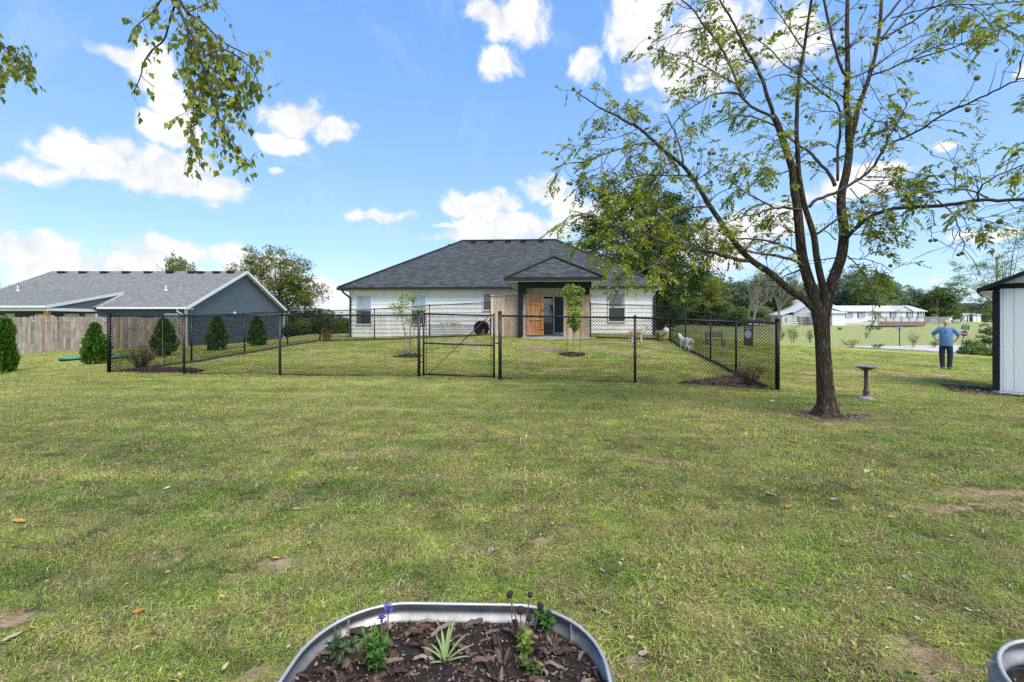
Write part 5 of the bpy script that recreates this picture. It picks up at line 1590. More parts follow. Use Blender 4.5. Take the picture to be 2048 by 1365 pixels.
# furrows and root flare as real relief
for i in range(b0, len(tk.v)):
    v = Vector(tk.v[i]); ax = min(C, key=lambda c: abs(c.z - v.z)); d = Vector((v.x - ax.x, v.y - ax.y, 0))
    if d.length < 1e-4: continue
    a = math.atan2(d.y, d.x); zz = v.z
    f = .045 * mnoise.noise((math.cos(a) * 7, math.sin(a) * 7, zz * 3.0)) + .035 * mnoise.noise((math.cos(a) * 15, math.sin(a) * 15, zz * 6))
    fl = max(0, .22 - zz) / .22
    f += fl * .38 * max(0, math.sin(a * 5 + .7)) 
    v2 = v + d * f; tk.v[i] = (v2.x, v2.y, v2.z)
A_ = [(1640,632),(1612,602),(1580,581),(1541,547),(1498,517),(1461,474),(1441,444),(1416,407),(1391,365),(1364,330),(1325,300)]
limb(A_, 10.5, 4.5, 0, .5, .35, tk, 10)
limb([(1325,300),(1304,279),(1279,257),(1259,247),(1229,230),(1197,214),(1172,197),(1151,183)], 5.5, 1.2, .5, .9, 1.1, tk)
B_ = [(1638,625),(1630,599),(1615,554),(1605,517),(1600,474),(1595,420),(1588,375),(1585,340),(1568,286),(1555,249),(1546,232)]
limb(B_, 15, 7, 0, .1, .25, tk, 12)
limb([(1546,232),(1528,172),(1511,130),(1498,110),(1479,72),(1464,42),(1440,0),(1420,-40)], 5, 2, .1, .3, .9, tk)
limb([(1646,620),(1648,587),(1640,549),(1633,512),(1628,474),(1618,440),(1608,407),(1598,350),(1595,299),(1593,262),(1595,199),(1598,154),(1608,100),(1615,50),(1623,0),(1630,-50)], 10, 2.2, -.02, -.7, .3, tk, 10)
limb([(1648,632),(1655,599),(1668,554),(1683,512),(1688,462),(1683,425),(1683,387),(1692,350),(1699,300),(1697,274),(1697,237),(1692,199),(1695,159),(1695,112),(1694,62),(1695,0),(1697,-50)], 15, 4, 0, .4, .25, tk, 12)
limb([(1699,290),(1710,247),(1717,212),(1732,174),(1742,140),(1750,112),(1760,50),(1763,0),(1768,-50)], 7, 3.5, .2, .5, .15, tk, 9)
tk.build('trunk', M['walnutbark'], wal, True)
bm = MB()
LB = [ # course, r0, r1, depth0, depth1, leafiness
 ([(1366,326),(1356,281),(1344,252),(1332,229)], 3, 1.2, .5, .8, 1.2),
 ([(1310,287),(1290,288),(1267,290),(1222,304),(1167,324),(1132,328),(1112,334)], 3, 1, .5, .3, .9),
 ([(1267,290),(1245,320),(1215,350),(1180,375)], 1.6, .8, .5, .2, 1), ([(1222,304),(1200,335),(1170,350),(1150,365)], 1.4, .7, .4, .2, 1),
 ([(1379,352),(1350,351),(1317,351),(1287,351),(1260,358),(1240,370),(1215,385)], 2.6, .9, .5, .2, 1.2),
 ([(1424,415),(1386,416),(1349,430),(1319,445),(1290,472),(1262,500),(1240,520)], 2.8, 1, .3, -.2, 1.2),
 ([(1498,522),(1464,517),(1429,507),(1404,502),(1366,498),(1329,484),(1292,467),(1254,452),(1220,442),(1185,432),(1142,422)], 5.5, 1, .2, -.8, 1.15),
 ([(1366,498),(1330,520),(1295,535),(1265,550),(1240,560)], 2.4, .9, -.2, -.9, 1.3), ([(1292,467),(1262,480),(1232,500),(1205,505)], 2, .8, -.4, -.8, 1.2),
 ([(1329,484),(1300,450),(1275,425),(1250,405),(1225,395)], 2, .8, 0, .5, 1.2), ([(1404,502),(1380,470),(1340,455),(1310,430)], 2, .8, 0, .3, 1.2),
 ([(1254,452),(1225,470),(1195,482),(1165,480)], 1.6, .7, -.6, -.9, 1),
 ([(1489,499),(1469,497),(1439,499),(1400,495),(1370,480),(1345,475)], 2.5, .9, .3, .8, .9),
 ([(1548,236),(1503,214),(1479,189),(1454,186),(1425,190),(1400,205),(1370,225),(1340,260),(1320,280)], 3.8, 1, .1, -.3, 1.2),
 ([(1485,192),(1476,172),(1464,140),(1449,107),(1429,77),(1404,45),(1389,22),(1366,2),(1345,-20)], 3.8, 1.8, .2, .5, .5),
 ([(1469,167),(1429,144),(1404,130),(1379,117),(1349,110),(1320,102),(1309,98)], 2, .8, .2, .5, .9),
 ([(1414,53),(1379,62),(1344,72),(1319,82),(1297,76)], 1.6, .7, .4, .6, .7), ([(1414,53),(1400,90),(1385,115)], 1.4, .7, .4, .1, .8),
 ([(1389,22),(1365,14),(1345,8),(1322,10)], 1.3, .6, .5, .6, .5), ([(1511,130),(1480,120),(1450,130)], 2, .8, .2, .4, .9),
 ([(1410,18),(1412,35),(1408,55)], 1.2, .6, .3, 0, .6),
 ([(1605,527),(1580,517),(1548,512),(1520,508),(1503,504),(1480,498)], 5, 2, 0, -.2, .5),
 ([(1606,519),(1583,499),(1568,494),(1541,484),(1503,478),(1476,478),(1450,470),(1420,462)], 4, 1.2, 0, .5, .9),
 ([(1603,420),(1578,416),(1548,417),(1516,427),(1491,432),(1465,440),(1440,455)], 3.4, 1, 0, -.4, 1.1), ([(1548,417),(1520,400),(1490,385),(1465,365),(1445,350)], 2.4, .8, 0, .3, 1.1),
 ([(1605,540),(1590,545),(1572,552),(1560,565),(1550,590)], 3, 1, 0, .2, .35),
 ([(1618,415),(1633,400),(1668,387),(1697,372),(1727,352),(1747,332),(1767,302),(1770,294)], 4.5, 3, -.3, -.7, .35),
 ([(1770,294),(1773,286),(1780,269),(1797,242),(1812,214),(1822,194)], 2.8, 1, -.7, -.9, .8),
 ([(1770,292),(1777,289),(1797,281),(1847,254),(1897,224),(1947,202),(1984,184),(2021,167),(2035,159),(2040,125)], 2.8, 1.2, -.7, -2.2, .45),
 ([(2035,159),(2060,155),(2090,150)], 1.5, .8, -2.2, -2.5, .5),
 ([(1634,469),(1673,440),(1697,430),(1747,426),(1790,420)], 3, 1.2, -.4, -.9, .9),
 ([(1670,372),(1658,350),(1635,322),(1620,305),(1598,291),(1573,272),(1548,252),(1510,235),(1480,232),(1440,245)], 5, 1.6, .2, .7, .7),
 ([(1675,362),(1675,300),(1680,262),(1677,212),(1648,189),(1605,154),(1570,130),(1540,100),(1500,72),(1460,60),(1430,40)], 3.6, 1, .2, .9, .6),
 ([(1697,157),(1683,137),(1673,107),(1660,60),(1648,0),(1642,-40)], 4.2, 3, .3, .1, .2),
 ([(1700,157),(1737,142),(1785,107),(1822,85),(1847,70),(1869,67)], 2, .8, .3, -.3, .3),
 ([(1742,152),(1772,142),(1810,125),(1859,110),(1922,90),(1971,70),(2021,52),(2048,30)], 2.4, 1.0, .3, -1.5, .35),
 ([(1810,125),(1860,98),(1905,88),(1960,90),(1990,92)], 1.6, .7, 0, -1.2, .5),
 ([(1762,82),(1787,65),(1822,45),(1859,20),(1897,2),(1930,-20)], 3, 2, .4, 0, .15), ([(1762,77),(1787,45),(1817,15),(1830,0),(1850,-30)], 3, 2, .4, .4, .1),
 ([(1765,45),(1782,25),(1800,0),(1815,-30)], 4, 3, .4, .3, .1), ([(1782,37),(1847,20),(1897,11),(1960,10),(2021,5),(2060,0)], 1.8, 1, .3, -1.2, .35),
 ([(1897,11),(1950,20),(1985,60),(1995,85)], 1.2, .7, -.4, -1.6, .8), ([(1655,-5),(1690,8),(1700,10)], 1, .7, 0, 0, .4),
 ([(1695,474),(1710,457),(1737,437),(1767,422),(1810,415),(1884,411),(1922,406),(1959,400),(1996,401),(2048,397),(2100,390)], 5.5, 3, 0, -2.0, .25),
 ([(1956,400),(1959,378),(1985,357),(2021,342),(2060,325)], 2, .9, -1.4, -2.2, .9), ([(1977,396),(1945,382),(1904,377),(1872,384),(1845,395),(1800,392),(1770,400)], 2, .8, -1.4, -.8, .8),
 ([(1950,403),(1930,380),(1908,379)], 1.3, .7, -1.3, -1.2, .1), ([(1908,377),(1912,345),(1915,330),(1905,315)], 1.2, .6, -1.2, -1.3, .1),
 ([(1874,400),(1907,430),(1917,460),(1929,490),(1924,507)], 1.6, .8, -1.1, -1.2, 0), ([(1917,460),(1908,482),(1893,494)], 1, .5, -1.1, -1.2, 0), ([(1929,478),(1945,470)], .9, .5, -1.1, -1.2, 0),
 ([(1867,427),(1869,447),(1861,457),(1862,470),(1867,480)], 1, .6, -1.1, -1.1, 0), ([(1914,411),(1922,432),(1950,440),(1965,436)], 1.1, .6, -1.3, -1.5, .2), ([(1945,405),(1944,425),(1955,438),(1980,445),(2000,455)], 1, .6, -1.4, -1.8, .9),
 ([(1937,406),(1925,428),(1918,438)], 1, .5, -1.3, -1.3, .1), ([(2010,400),(2030,415),(2048,420)], 1, .5, -1.8, -2.0, 1),
 ([(1695,470),(1720,450),(1760,440),(1800,432)], 2, .8, 0, -.4, 1), ([(1700,377),(1725,405),(1745,425),(1750,440)], 1.5, .7, .1, .2, .6),
 ([(1695,512),(1715,530),(1735,560),(1745,590),(1742,610)], 1.8, .7, 0, -.5, 1.1), ([(1697,518),(1730,520),(1765,530),(1785,545)], 1.5, .6, 0, -.6, .9),
 ([(1672,516),(1655,518),(1640,522),(1627,527)], 2.2, .8, 0, -.2, .2), ([(1672,480),(1655,465),(1648,460)], 1.8, .8, 0, .1, .3),
 ([(1712,357),(1750,362),(1800,360),(1822,360)], 1.3, .7, -.4, -.6, .9), ([(1727,350),(1745,320),(1755,305)], 1.5, .6, -.5, -.5, .2), ([(1716,365),(1760,385),(1800,378),(1840,365)], 1.2, .6, -.5, -.9, 1),
 ([(1733,158),(1758,200),(1785,235)], 1.2, .6, .2, 0, .5), ([(1698,175),(1740,150)], 1, .5, .3, .3, 0), ([(1592,260),(1550,285),(1530,320),(1515,345)], 2.2, .8, -.4, -.8, 1.1), ([(1596,330),(1570,345),(1540,350),(1510,345)], 2.2, .8, -.4, 0, 1.1),
 ([(1600,474),(1570,455),(1545,450),(1520,460)], 2, .8, .1, .4, 1), ([(1461,474),(1430,460),(1400,455),(1380,440)], 2.2, .8, .3, .8, 1), ([(1416,407),(1440,385),(1470,375),(1500,372)], 1.8, .7, .4, .4, 1.1), ([(1391,365),(1420,340),(1450,325),(1480,320)], 1.8, .7, .5, .2, 1.1),
 ([(1598,154),(1560,150),(1520,165),(1490,160)], 1.6, .7, -.6, -.9, .8), ([(1608,100),(1580,60),(1560,30),(1535,0)], 1.8, .9, -.6, -.5, .5), ([(1612,75),(1650,60),(1690,30),(1720,0)], 1.4, .8, -.6, -.9, .1),
 ([(1697,237),(1670,225),(1640,222),(1615,215)], 1.6, .7, .3, 0, .6), ([(1692,199),(1650,170),(1620,140),(1590,110)], 1.8, .8, .3, .5, .3), ([(1717,212),(1735,235),(1775,250),(1790,262)], 1.4, .7, .2, -.2, .8),
 ([(1699,290),(1740,268),(1770,262),(1800,262)], 1.4, .7, .2, -.2, .6), ([(1688,462),(1720,470),(1750,465),(1790,455)], 1.6, .7, 0, -.3, .9),
 ([(1541,547),(1535,530),(1530,515)], 1.4, .6, .1, .1, .3), ([(1364,330),(1330,345),(1305,370),(1290,400)], 1.8, .7, .5, 0, 1.2), ([(1325,300),(1330,330),(1320,360),(1300,390)], 1.5, .7, .5, .3, 1.1),
 ([(1279,257),(1250,270),(1215,280),(1195,290)], 1.2, .6, .6, .4, 1), ([(1229,230),(1245,215),(1268,208)], 1, .5, .8, .9, 1), ([(1455,470),(1440,500),(1410,520),(1380,530)], 1.6, .7, .2, -.3, 1.1),
]
for c_, r0, r1, d0, d1, lf in LB: limb(c_, r0, r1, d0, d1, lf, bm, 6, 3)
bm.build('branches', M['walnuttwig'], wal, True)
# twigs, compound leaves
tw = MB(); rr = random.Random(77)
LC = []; LD = []; LS = []; RA = []      # leaflet centres, directions, sizes; rachis segments
NUTS = []
def compound(p, d, L):
    d = (d + Vector((0, 0, -.12))).normalized()
    n = rr.randint(5, 8); side = d.cross(Vector((rr.gauss(0, .4), rr.gauss(0, .4), 1))).normalized()
    q = p; prev = p
    path = [p]
    for i in range(n + 1):
        d = (d + Vector((0, 0, -.07))).normalized()
        q = prev + d * (L / (n + 1)); path.append(q)
        if i > 0:
            for s_ in (-1, 1):
                if rr.random() < .14: continue
                dd = (side * s_ * rr.uniform(.7, 1.1) + d * rr.uniform(.3, .8) + Vector((0, 0, -.18 + rr.gauss(0, .2)))).normalized()
                LC.append(q); LD.append(dd); LS.append(rr.uniform(.8, 1.15) * (.75 + .5 * math.sin(math.pi * (i + .5) / (n + 1))))
        prev = q
    LC.append(q); LD.append(d); LS.append(.9)
    RA.append(path)
def dens_at(w):
    """how leafy the tree is in that part of its crown (object space, x to the right, z up)"""
    return 1.0
for C, rad, leaf in LIMBS:
    acc = 0.0
    for i in range(1, len(C)):
        seg = (C[i] - C[i-1]); acc += seg.length; r_ = rad[i]
        if r_ > .034: continue
        step = .075 if r_ < .02 else .16
        while acc > step:
            acc -= step
            if rr.random() > .72: continue
            d = seg.normalized(); perp = Vector((rr.gauss(0, 1), rr.gauss(0, 1), rr.gauss(.1, .8))); perp = (perp - d * perp.dot(d)).normalized()
            L = rr.uniform(.10, .42) * (1 if r_ < .02 else 1.25)
            dd = (d * rr.uniform(.3, 1.1) + perp).normalized()
            p = C[i]; e1 = p + dd * L * .5 + Vector((0, 0, .02)); e2 = e1 + (dd + Vector((rr.gauss(0, .3), rr.gauss(0, .3), rr.gauss(0, .3)))).normalized() * L * .5
            tw.tube([p, e1, e2], [min(r_ * .6, .0065), .0045, .003], 4, False)
            if rr.random() < leaf * 1.05:
                for j in range(1 if leaf < .5 else rr.choice([2, 3, 3, 4])):
                    vv = (dd + Vector((rr.gauss(0, .5), rr.gauss(0, .5), rr.gauss(-.1, .4)))).normalized()
                    compound(e2 if j == 0 else p.lerp(e2, rr.uniform(.3, 1)), vv, rr.uniform(.16, .30))
            elif rr.random() < .5:
                e3 = e2 + Vector((rr.gauss(0, .08), rr.gauss(0, .08), rr.gauss(0, .08))); tw.tube([e2, e3], [.003, .0018], 3, False)
            if rr.random() < .06 + .04 * leaf: NUTS.append(e2 + Vector((0, 0, -.03)))
for path in RA: tw.tube([path[0], path[len(path)//2], path[-1]], [.0024, .002, .0012], 3, False)
tw.build('twigs', M['walnuttwig'], wal)['kind'] = 'stuff'
M['walleaf'] = leaf_mat('walnut_leaflets', G_((.11, .15, .015), (.21, .25, .025), (.34, .36, .04), (.58, .44, .06)), trans=.42, scale=1.3, hue_noise=.45)
LCa = np.array([tuple(c) for c in LC]); LDa = np.array([tuple(c) for c in LD]); LSa = np.array(LS)
me = leaf_cards('leaves', LCa, .078, None, 5, .36, dirs=LDa, up_bias=1.0, bend=.3); me.materials.append(M['walleaf'])
obj('leaves', me, wal)['kind'] = 'stuff'
print('walnut leaflets', len(LC), 'nuts', len(NUTS))
# nuts
M['nut'] = pm('green_walnut_husk', (.21, .21, .07), (.12, .12, .04), 30, .7, bmp=.4)
nm_ = bpy.data.meshes.new('walnut'); b = bmesh.new(); bmesh.ops.create_icosphere(b, subdivisions=2, radius=.030); b.to_mesh(nm_); b.free(); nm_.materials.append(M['nut']); nm_.polygons.foreach_set('use_smooth', [True] * len(nm_.polygons))
placed = [(1924,507,-1.2),(1917,510,-1.2),(1861,482,-1.1),(1871,481,-1.1),(1722,15,-1),(1774,75,-1),(1723,75,-1),(1686,74,-1),(1749,88,-1),(1877,59,-1.2),(1831,103,-1),(1836,122,-1),(1847,126,-1),(1993,101,-1.5),(1731,219,-1),(1713,264,-1),(1573,229,-.6),(1580,234,-.6),(1428,212,-.4),(1430,205,-.4),(1419,306,-.2),(1428,307,-.2),(1521,78,-.6),(1391,460,-.7),(1403,439,-.5),(1299,76,.6),(1303,95,.6),(1298,97,.6),(1114,318,.3),(1147,178,.9),(1142,368,.2),(1136,367,.2),(1163,370,.2),(1188,379,0),(1210,384,0),(1488,497,-.6),(2043,8,-1.5),(1958,440,-1.4),(1781,532,-.6),(1636,158,-.7),(1629,162,-.7),(1631,134,-.6),(1806,193,-.5),(1812,193,-.5),(1255,425,-.6),(1295,448,-.5),(1260,500,-.9),(1230,545,-.9),(1196,538,-.9),(1205,533,-.9),(1257,555,-.9),(1265,556,-.9),(1303,449,-.6),(1227,480,-.8)]
rr.shuffle(NUTS)
for q, (x, y, d_) in enumerate(placed):
    o = obj('walnut', nm_, wal, None, PY(x, y, TY + d_) - WO); s_ = rr.uniform(.92, 1.12) * (TY + d_) / TY ** 1.0; o.scale = (s_,) * 3
for p in NUTS[:150]:
    o = obj('walnut', nm_, wal, None, p); s_ = rr.uniform(.85, 1.15); o.scale = (s_, s_, s_ * 1.05)

# ------------------------------------------------------------------ birch hanging over the camera from the left
M['birchbark'] = pm('dark_birch_twig', (.06, .045, .04), (.03, .022, .02), 20, .8)
M['birchleaf'] = leaf_mat('birch_leaves', G_((.10, .14, .015), (.19, .23, .025), (.29, .31, .04), (.44, .38, .06)), trans=.4, scale=2)
BY = 4.2
birch = empty('birch_tree', (-5.2, -1.5, gz(-5.2, -1.5)), 0, 'birch whose drooping leafy boughs hang into the upper left of the view', 'tree')
BO = Vector(birch.location)
bt = MB()
bt.tube([(0, 0, -.3), (.05, 0, 1), (0, .1, 2.5), (.15, .2, 4.5), (.5, .8, 6.5), (.9, 1.5, 8.5)], [.22, .17, .15, .13, .10, .06], 12)
def Bp(x, y, d=0.0): return PY(x, y, BY + d) - BO
top1 = Bp(350, -60); top2 = Bp(-40, 60, .3)
bt.tube([(.15, .2, 4.6), (1.0, 2.2, 5.4), (1.6, 4.2, 5.3), tuple(top1 + Vector((0, 0, .25))), tuple(top1)], [.08, .06, .04, .022, .012], 8)
bt.tube([(.0, .1, 3.6), (-.2, 2.5, 4.6), tuple(top2 + Vector((-.3, -.2, .4))), tuple(top2)], [.05, .035, .016, .006], 8)
bt.build('trunk', pm('white_birch_bark', (.55, .53, .50), (.20, .18, .17), 3, .7, stretch=(1, 1, 5)), birch, True)
bb_ = MB(); BC = []; BD = []
def bbr(px, r0, r1, d0, d1, leaf, side=1.0):
    acc = [0]
    for i in range(1, len(px)): acc.append(acc[-1] + math.hypot(px[i][0]-px[i-1][0], px[i][1]-px[i-1][1]))
    pts = crv([Bp(x, y, d0 + (d1-d0) * a / acc[-1]) for (x, y), a in zip(px, acc)], 4)
    bb_.tube(pts, [(r0 + (r1-r0) * i / len(pts)) / 216 for i in range(len(pts))], 6, False)
    ac = 0
    for i in range(1, len(pts)):
        ac += (pts[i] - pts[i-1]).length
        while ac > .02:
            ac -= .02
            if rr.random() > leaf: continue
            p = pts[i]; L = rr.uniform(.05, .28) * side
            d = Vector((rr.gauss(0, .5), rr.gauss(0, .35), -1 if rr.random() < .7 else .2)).normalized()
            e = p + d * L; bb_.tube([p, p.lerp(e, .5) + Vector((rr.gauss(0, .02), 0, .01)), e], [.0022, .0016, .001], 3, False)
            for j in range(rr.randint(2, 5)):
                t = rr.uniform(.2, 1); c = p.lerp(e, t); BC.append(c + Vector((rr.gauss(0, .012), rr.gauss(0, .012), 0))); BD.append((rr.gauss(0, .45), rr.gauss(0, .45), -1))
bbr([(350,-60),(353,0),(370,45),(392,90),(402,125),(415,160),(432,210),(440,245),(448,270)], 3.4, 1.1, 0, -.3, .6)
bbr([(353,0),(340,40),(328,80),(305,100),(288,125),(282,150),(272,175),(263,188)], 2.2, .7, 0, .2, .35)
bbr([(360,0),(375,25),(405,45),(430,70),(455,90),(485,105),(510,120),(525,128)], 2.2, .8, 0, .2, .6, .9)
bbr([(400,120),(440,100),(470,110),(500,135),(515,160),(522,185)], 1.5, .6, -.2, .2, .75)
bbr([(322,0),(312,15),(300,30),(285,42),(270,55),(263,70)], 1.6, .6, 0, .3, .5)
bbr([(372,50),(380,90),(372,130),(388,170),(385,200),(388,235),(385,270),(378,315)], 1.5, .6, -.1, -.4, .75)
bbr([(415,160),(400,185),(395,215),(388,240)], 1.3, .6, -.2, -.3, .8)
bbr([(402,120),(440,150),(470,175),(490,205),(500,170)], 1.5, .6, -.2, .1, .8, 1.0)
bbr([(432,210),(460,215),(480,230),(485,245)], 1.2, .5, -.3, -.2, .8)
bbr([(440,245),(455,270),(470,290),(485,310),(502,325)], 1.2, .5, -.3, -.3, 1.1)
bbr([(375,25),(400,15),(420,5),(440,10)], 1.2, .5, 0, .2, .8); bbr([(440,75),(445,120),(470,150),(480,180)], 1.2, .5, 0, 0, 1.1, 1.1)
bbr([(405,130),(430,180),(455,190),(475,200)], 1.2, .5, -.1, -.1, 1.0, 1.1)
bbr([(380,90),(420,85),(425,100)], 1.2, .5, -.1, .2, 1.2); bbr([(282,150),(290,160),(310,175)], .8, .4, .2, .2, .1)
bbr([(-40,60),(0,90),(20,100),(40,110),(55,125),(62,150)], 2, .6, .3, .1, .55); bbr([(-40,60),(-20,100),(0,130),(5,150),(2,170)], 1.5, .6, .3, .2, .35); bbr([(0,92),(25,115),(45,130),(55,145)], 1.2, .5, .3, 0, .5)
bbr([(-60,90),(-20,150),(0,160),(0,185)], 1.4, .5, .3, .3, .5)
bb_.build('branches', M['birchbark'], birch, True)['kind'] = 'stuff'
me = leaf_cards('leaves', np.array([tuple(c) for c in BC]), .066, M['birchleaf'], 9, .66, wide=.3, dirs=np.array(BD), up_bias=.1, bend=.35)
obj('leaves', me, birch)['kind'] = 'stuff'
print('birch leaves', len(BC))
# ------------------------------------------------------------------ far buildings
def gable_house(name, origin, rz, w, d, h, rise, label, wallm, roofm, cat='house', skirt=None, ov=.35, ridge='x'):
    root = empty(name, origin, rz, label, cat)
    quick('wall', wallm, root, (0, 0, -1.0), (w, d, h))
    siding('siding', 0, w, 0, h, wallm, root, h=.35)
    r = MB()
    if ridge == 'x':
        roof_plane(r, [(-ov, -ov, h), (w + ov, -ov, h), (w + ov, d/2, h + rise), (-ov, d/2, h + rise)], .12)
        roof_plane(r, [(w + ov, d + ov, h), (-ov, d + ov, h), (-ov, d/2, h + rise), (w + ov, d/2, h + rise)], .12)
        g = MB().add([(0.01, 0, h), (0.01, d, h), (0.01, d/2, h + rise), (w - .01, 0, h), (w - .01, d, h), (w - .01, d/2, h + rise)], [(0, 2, 1), (3, 4, 5)])
    else:
        roof_plane(r, [(-ov, d + ov, h), (-ov, -ov, h), (w/2, -ov, h + rise), (w/2, d + ov, h + rise)], .12)
        roof_plane(r, [(w + ov, -ov, h), (w + ov, d + ov, h), (w/2, d + ov, h + rise), (w/2, -ov, h + rise)], .12)
        g = MB().add([(0, .0, h), (w, .0, h), (w/2, .0, h + rise), (0, d, h), (w, d, h), (w/2, d, h + rise)], [(0, 1, 2), (3, 5, 4)])
    r.build('roof', roofm, root); g.build('gable', wallm, root)
    return root
M['whiteroof'] = pm('white_metal_roof', (.62, .63, .65), (.52, .53, .55), 1.0, .5, stretch=(4, .3, 1))
M['farwhite'] = pm('far_white_siding', (.74, .74, .75), (.66, .66, .67), 1.0, .6)
M['greywall'] = pm('grey_barn_boards', (.50, .51, .52), (.36, .37, .38), 1.2, .8, stretch=(4, 4, .4))
kf = 9.6; yF = FOC / kf
xl = (1684 - 1024) / kf; o0 = Vector((xl, yF, CAMZ - (650 - 640) / kf))
FHh = gable_house('white_farmhouse', o0, 0, (1849 - 1684) / kf, 8.5, (650 - 622.5) / kf, 1.25, 'long low white house with black shutters and a deck in the far field', M['farwhite'], M['whiteroof'])
def fx(px): return (px - 1684) / kf
def fz(py): return (650 - py) / kf
for a, b in ((1692, 1702), (1717, 1726), (1750.5, 1758), (1782, 1789.5), (1815, 1823), (1837, 1844.5)):
    window(FHh, fx(a) + .08, fx(b) - .08, fz(635), fz(623), -.08, M['farwhite'], M['glass'], M['glass_pale'], fz(629), t=.1)
    for c in (a - .9, b + .9): quick('shutter', M['blacktrim'], FHh, (fx(c) - .13, -.12, fz(635.5)), (fx(c) + .13, -.05, fz(622.8)))
quick('front_door', M['farwhite'], FHh, (fx(1800), -.1, fz(643)), (fx(1806), -.06, fz(623.5)))
quick('door_glass', M['glass'], FHh, (fx(1801.5), -.12, fz(627.5)), (fx(1804.5), -.101, fz(624.5)))
g = MB(); gx_a, gx_b = fx(1788), fx(1824)
roof_plane(g, [(gx_a, 3, fz(622)), (gx_a, -.5, fz(622)), ((gx_a + gx_b)/2, -.5, fz(611.5)), ((gx_a + gx_b)/2, 3, fz(611.5))], .14); roof_plane(g, [(gx_b, -.5, fz(622)), (gx_b, 3, fz(622)), ((gx_a + gx_b)/2, 3, fz(611.5)), ((gx_a + gx_b)/2, -.5, fz(611.5))], .14)
g.build('porch_roof', M['whiteroof'], FHh)
MB().add([(gx_a + .2, -.3, fz(621.8)), (gx_b - .2, -.3, fz(621.8)), ((gx_a + gx_b)/2, -.3, fz(612.5))], [(0, 1, 2)]).build('porch_gable', M['farwhite'], FHh)
quick('skirting', pm('pale_block_skirting', (.55, .54, .52)), FHh, (0, -.04, -.4), (fx(1757), -.001, .45))
# white side wing hidden by the walnut trunk, then the barn
wing = gable_house('white_annex', (o0.x - 2.9, yF - 1.2, o0.z - .1), 0, 2.7, 7, 2.6, .6, 'white annex against the left end of the long white house', M['farwhite'], M['whiteroof'], 'annex')
barn = gable_house('white_barn', ((1588 - 1024) / 8.8, FOC / 8.8, CAMZ - 10.5 / 8.8), 0, (1692 - 1588) / 8.8, 9, 2.9, 3.2, 'weathered white barn behind the walnut trunk', M['greywall'], M['whiteroof'], 'barn', ridge='y')
leanto = MB(); roof_plane(leanto, [(-2.8, 9, 2.3), (-2.8, -.1, 2.3), (.0, -.1, 3.2), (.0, 9, 3.2)], .1); leanto.build('lean_to_roof', M['whiteroof'], barn)
quick('lean_to_wall', M['greywall'], barn, (-2.6, .1, -1), (-.01, 8, 2.3))
for x in (.8, 3.0): window(barn, x - .2, x + .2, 1.0, 1.9, -.08, M['greywall'], M['dark'], None, None, t=.06)
window(barn, -1.9, -1.6, .9, 1.7, -.02, M['greywall'], M['dark'], None, None, t=.06)
junk = empty('wood_stack', ((1608 - 1024) / 9.3, FOC / 9.3, CAMZ - 11 / 9.3), 0, 'brown heap of stacked timber against the barn wall', 'wood stack')
for i in range(7):
    for j in range(4): MB().box((-1.0 + j * .5 + random.uniform(-.05, .05), -.4, i * .26), (-.55 + j * .5, .4, i * .26 + .22)).build('log', M['barkfar'], junk)
ob = gable_house('small_outbuilding', ((1498 - 1024) / 8.4, FOC / 8.4, CAMZ - 9.5 / 8.4), 0, 4.2, 3.5, 1.5, .9, 'small pale outbuilding with a brown roof left of the barn', M['farwhite'], pm('brown_roof', (.16, .12, .10), (.22, .17, .14), 3, .9), 'outbuilding')
for x in (1.0, 3.0): window(ob, x, x + .35, .5, 1.0, -.08, M['farwhite'], M['dark'], None, None, t=.05)
kt = 5.7
tr_l = gable_house('far_trailer', ((1856 - 1024) / kt, FOC / kt, CAMZ - (644 - 640) / kt), 0, (1962 - 1856) / kt, 7, (644 - 629.5) / kt, .55, 'very far low white trailer beyond the board fence in the field', M['farwhite'], M['whiteroof'], 'trailer')
for a, b in ((1905, 1909), (1872, 1875)): window(tr_l, (a - 1856)/kt, (b - 1856)/kt, 1.0, 1.9, -.08, M['farwhite'], M['dark'], None, None, t=.06)
quick('carport_shade', M['dark'], tr_l, ((1934 - 1856)/kt, -.06, 0), ((1945 - 1856)/kt, -.04, 2.0))  # thin dark sheet painted as the shade inside the carport opening
for px in (1916, 1931, 1948): quick('porch_post', M['farwhite'], tr_l, ((px - 1856)/kt - .12, -1.2, -.5), ((px - 1856)/kt + .12, -1.0, 2.3))
# deck with railing
kd = 10.3
dk = empty('wooden_deck', ((1757 - 1024) / kd, FOC / kd, CAMZ - (651 - 640) / kd), 0, 'reddish brown deck with grey railing along the long white house', 'deck')
M['deckred'] = pm('red_brown_deck_boards', (.20, .095, .07), (.12, .055, .04), 2, .8, stretch=(1, 1, 6))
DW = (1850 - 1757) / kd
for i in range(4): MB().box((0, 0, -.2 + i * .22), (DW, .05, i * .22 - .01)).build('skirt_board', M['deckred'], dk)
quick('deck_floor', M['deckred'], dk, (0, .06, .62), (DW, 4, .70))
M['railgrey'] = pm('grey_rail_wood', (.34, .32, .31), (.22, .20, .19), 4, .85)
quick('handrail', M['railgrey'], dk, (0, -.02, 1.62), (DW, .08, 1.70)); quick('lower_rail', M['railgrey'], dk, (0, 0, .82), (DW, .05, .88))
bmx = MB().box((-.025, 0, .88), (.025, .04, 1.62)).mesh('baluster'); bmx.materials.append(M['railgrey'])
x = .1
while x < DW: obj('baluster', bmx, dk, None, (x, .005, 0)); x += .22
for px in np.linspace(0, DW, 7): quick('post', M['railgrey'], dk, (px - .06, -.03, .0), (px + .06, .09, 1.8))
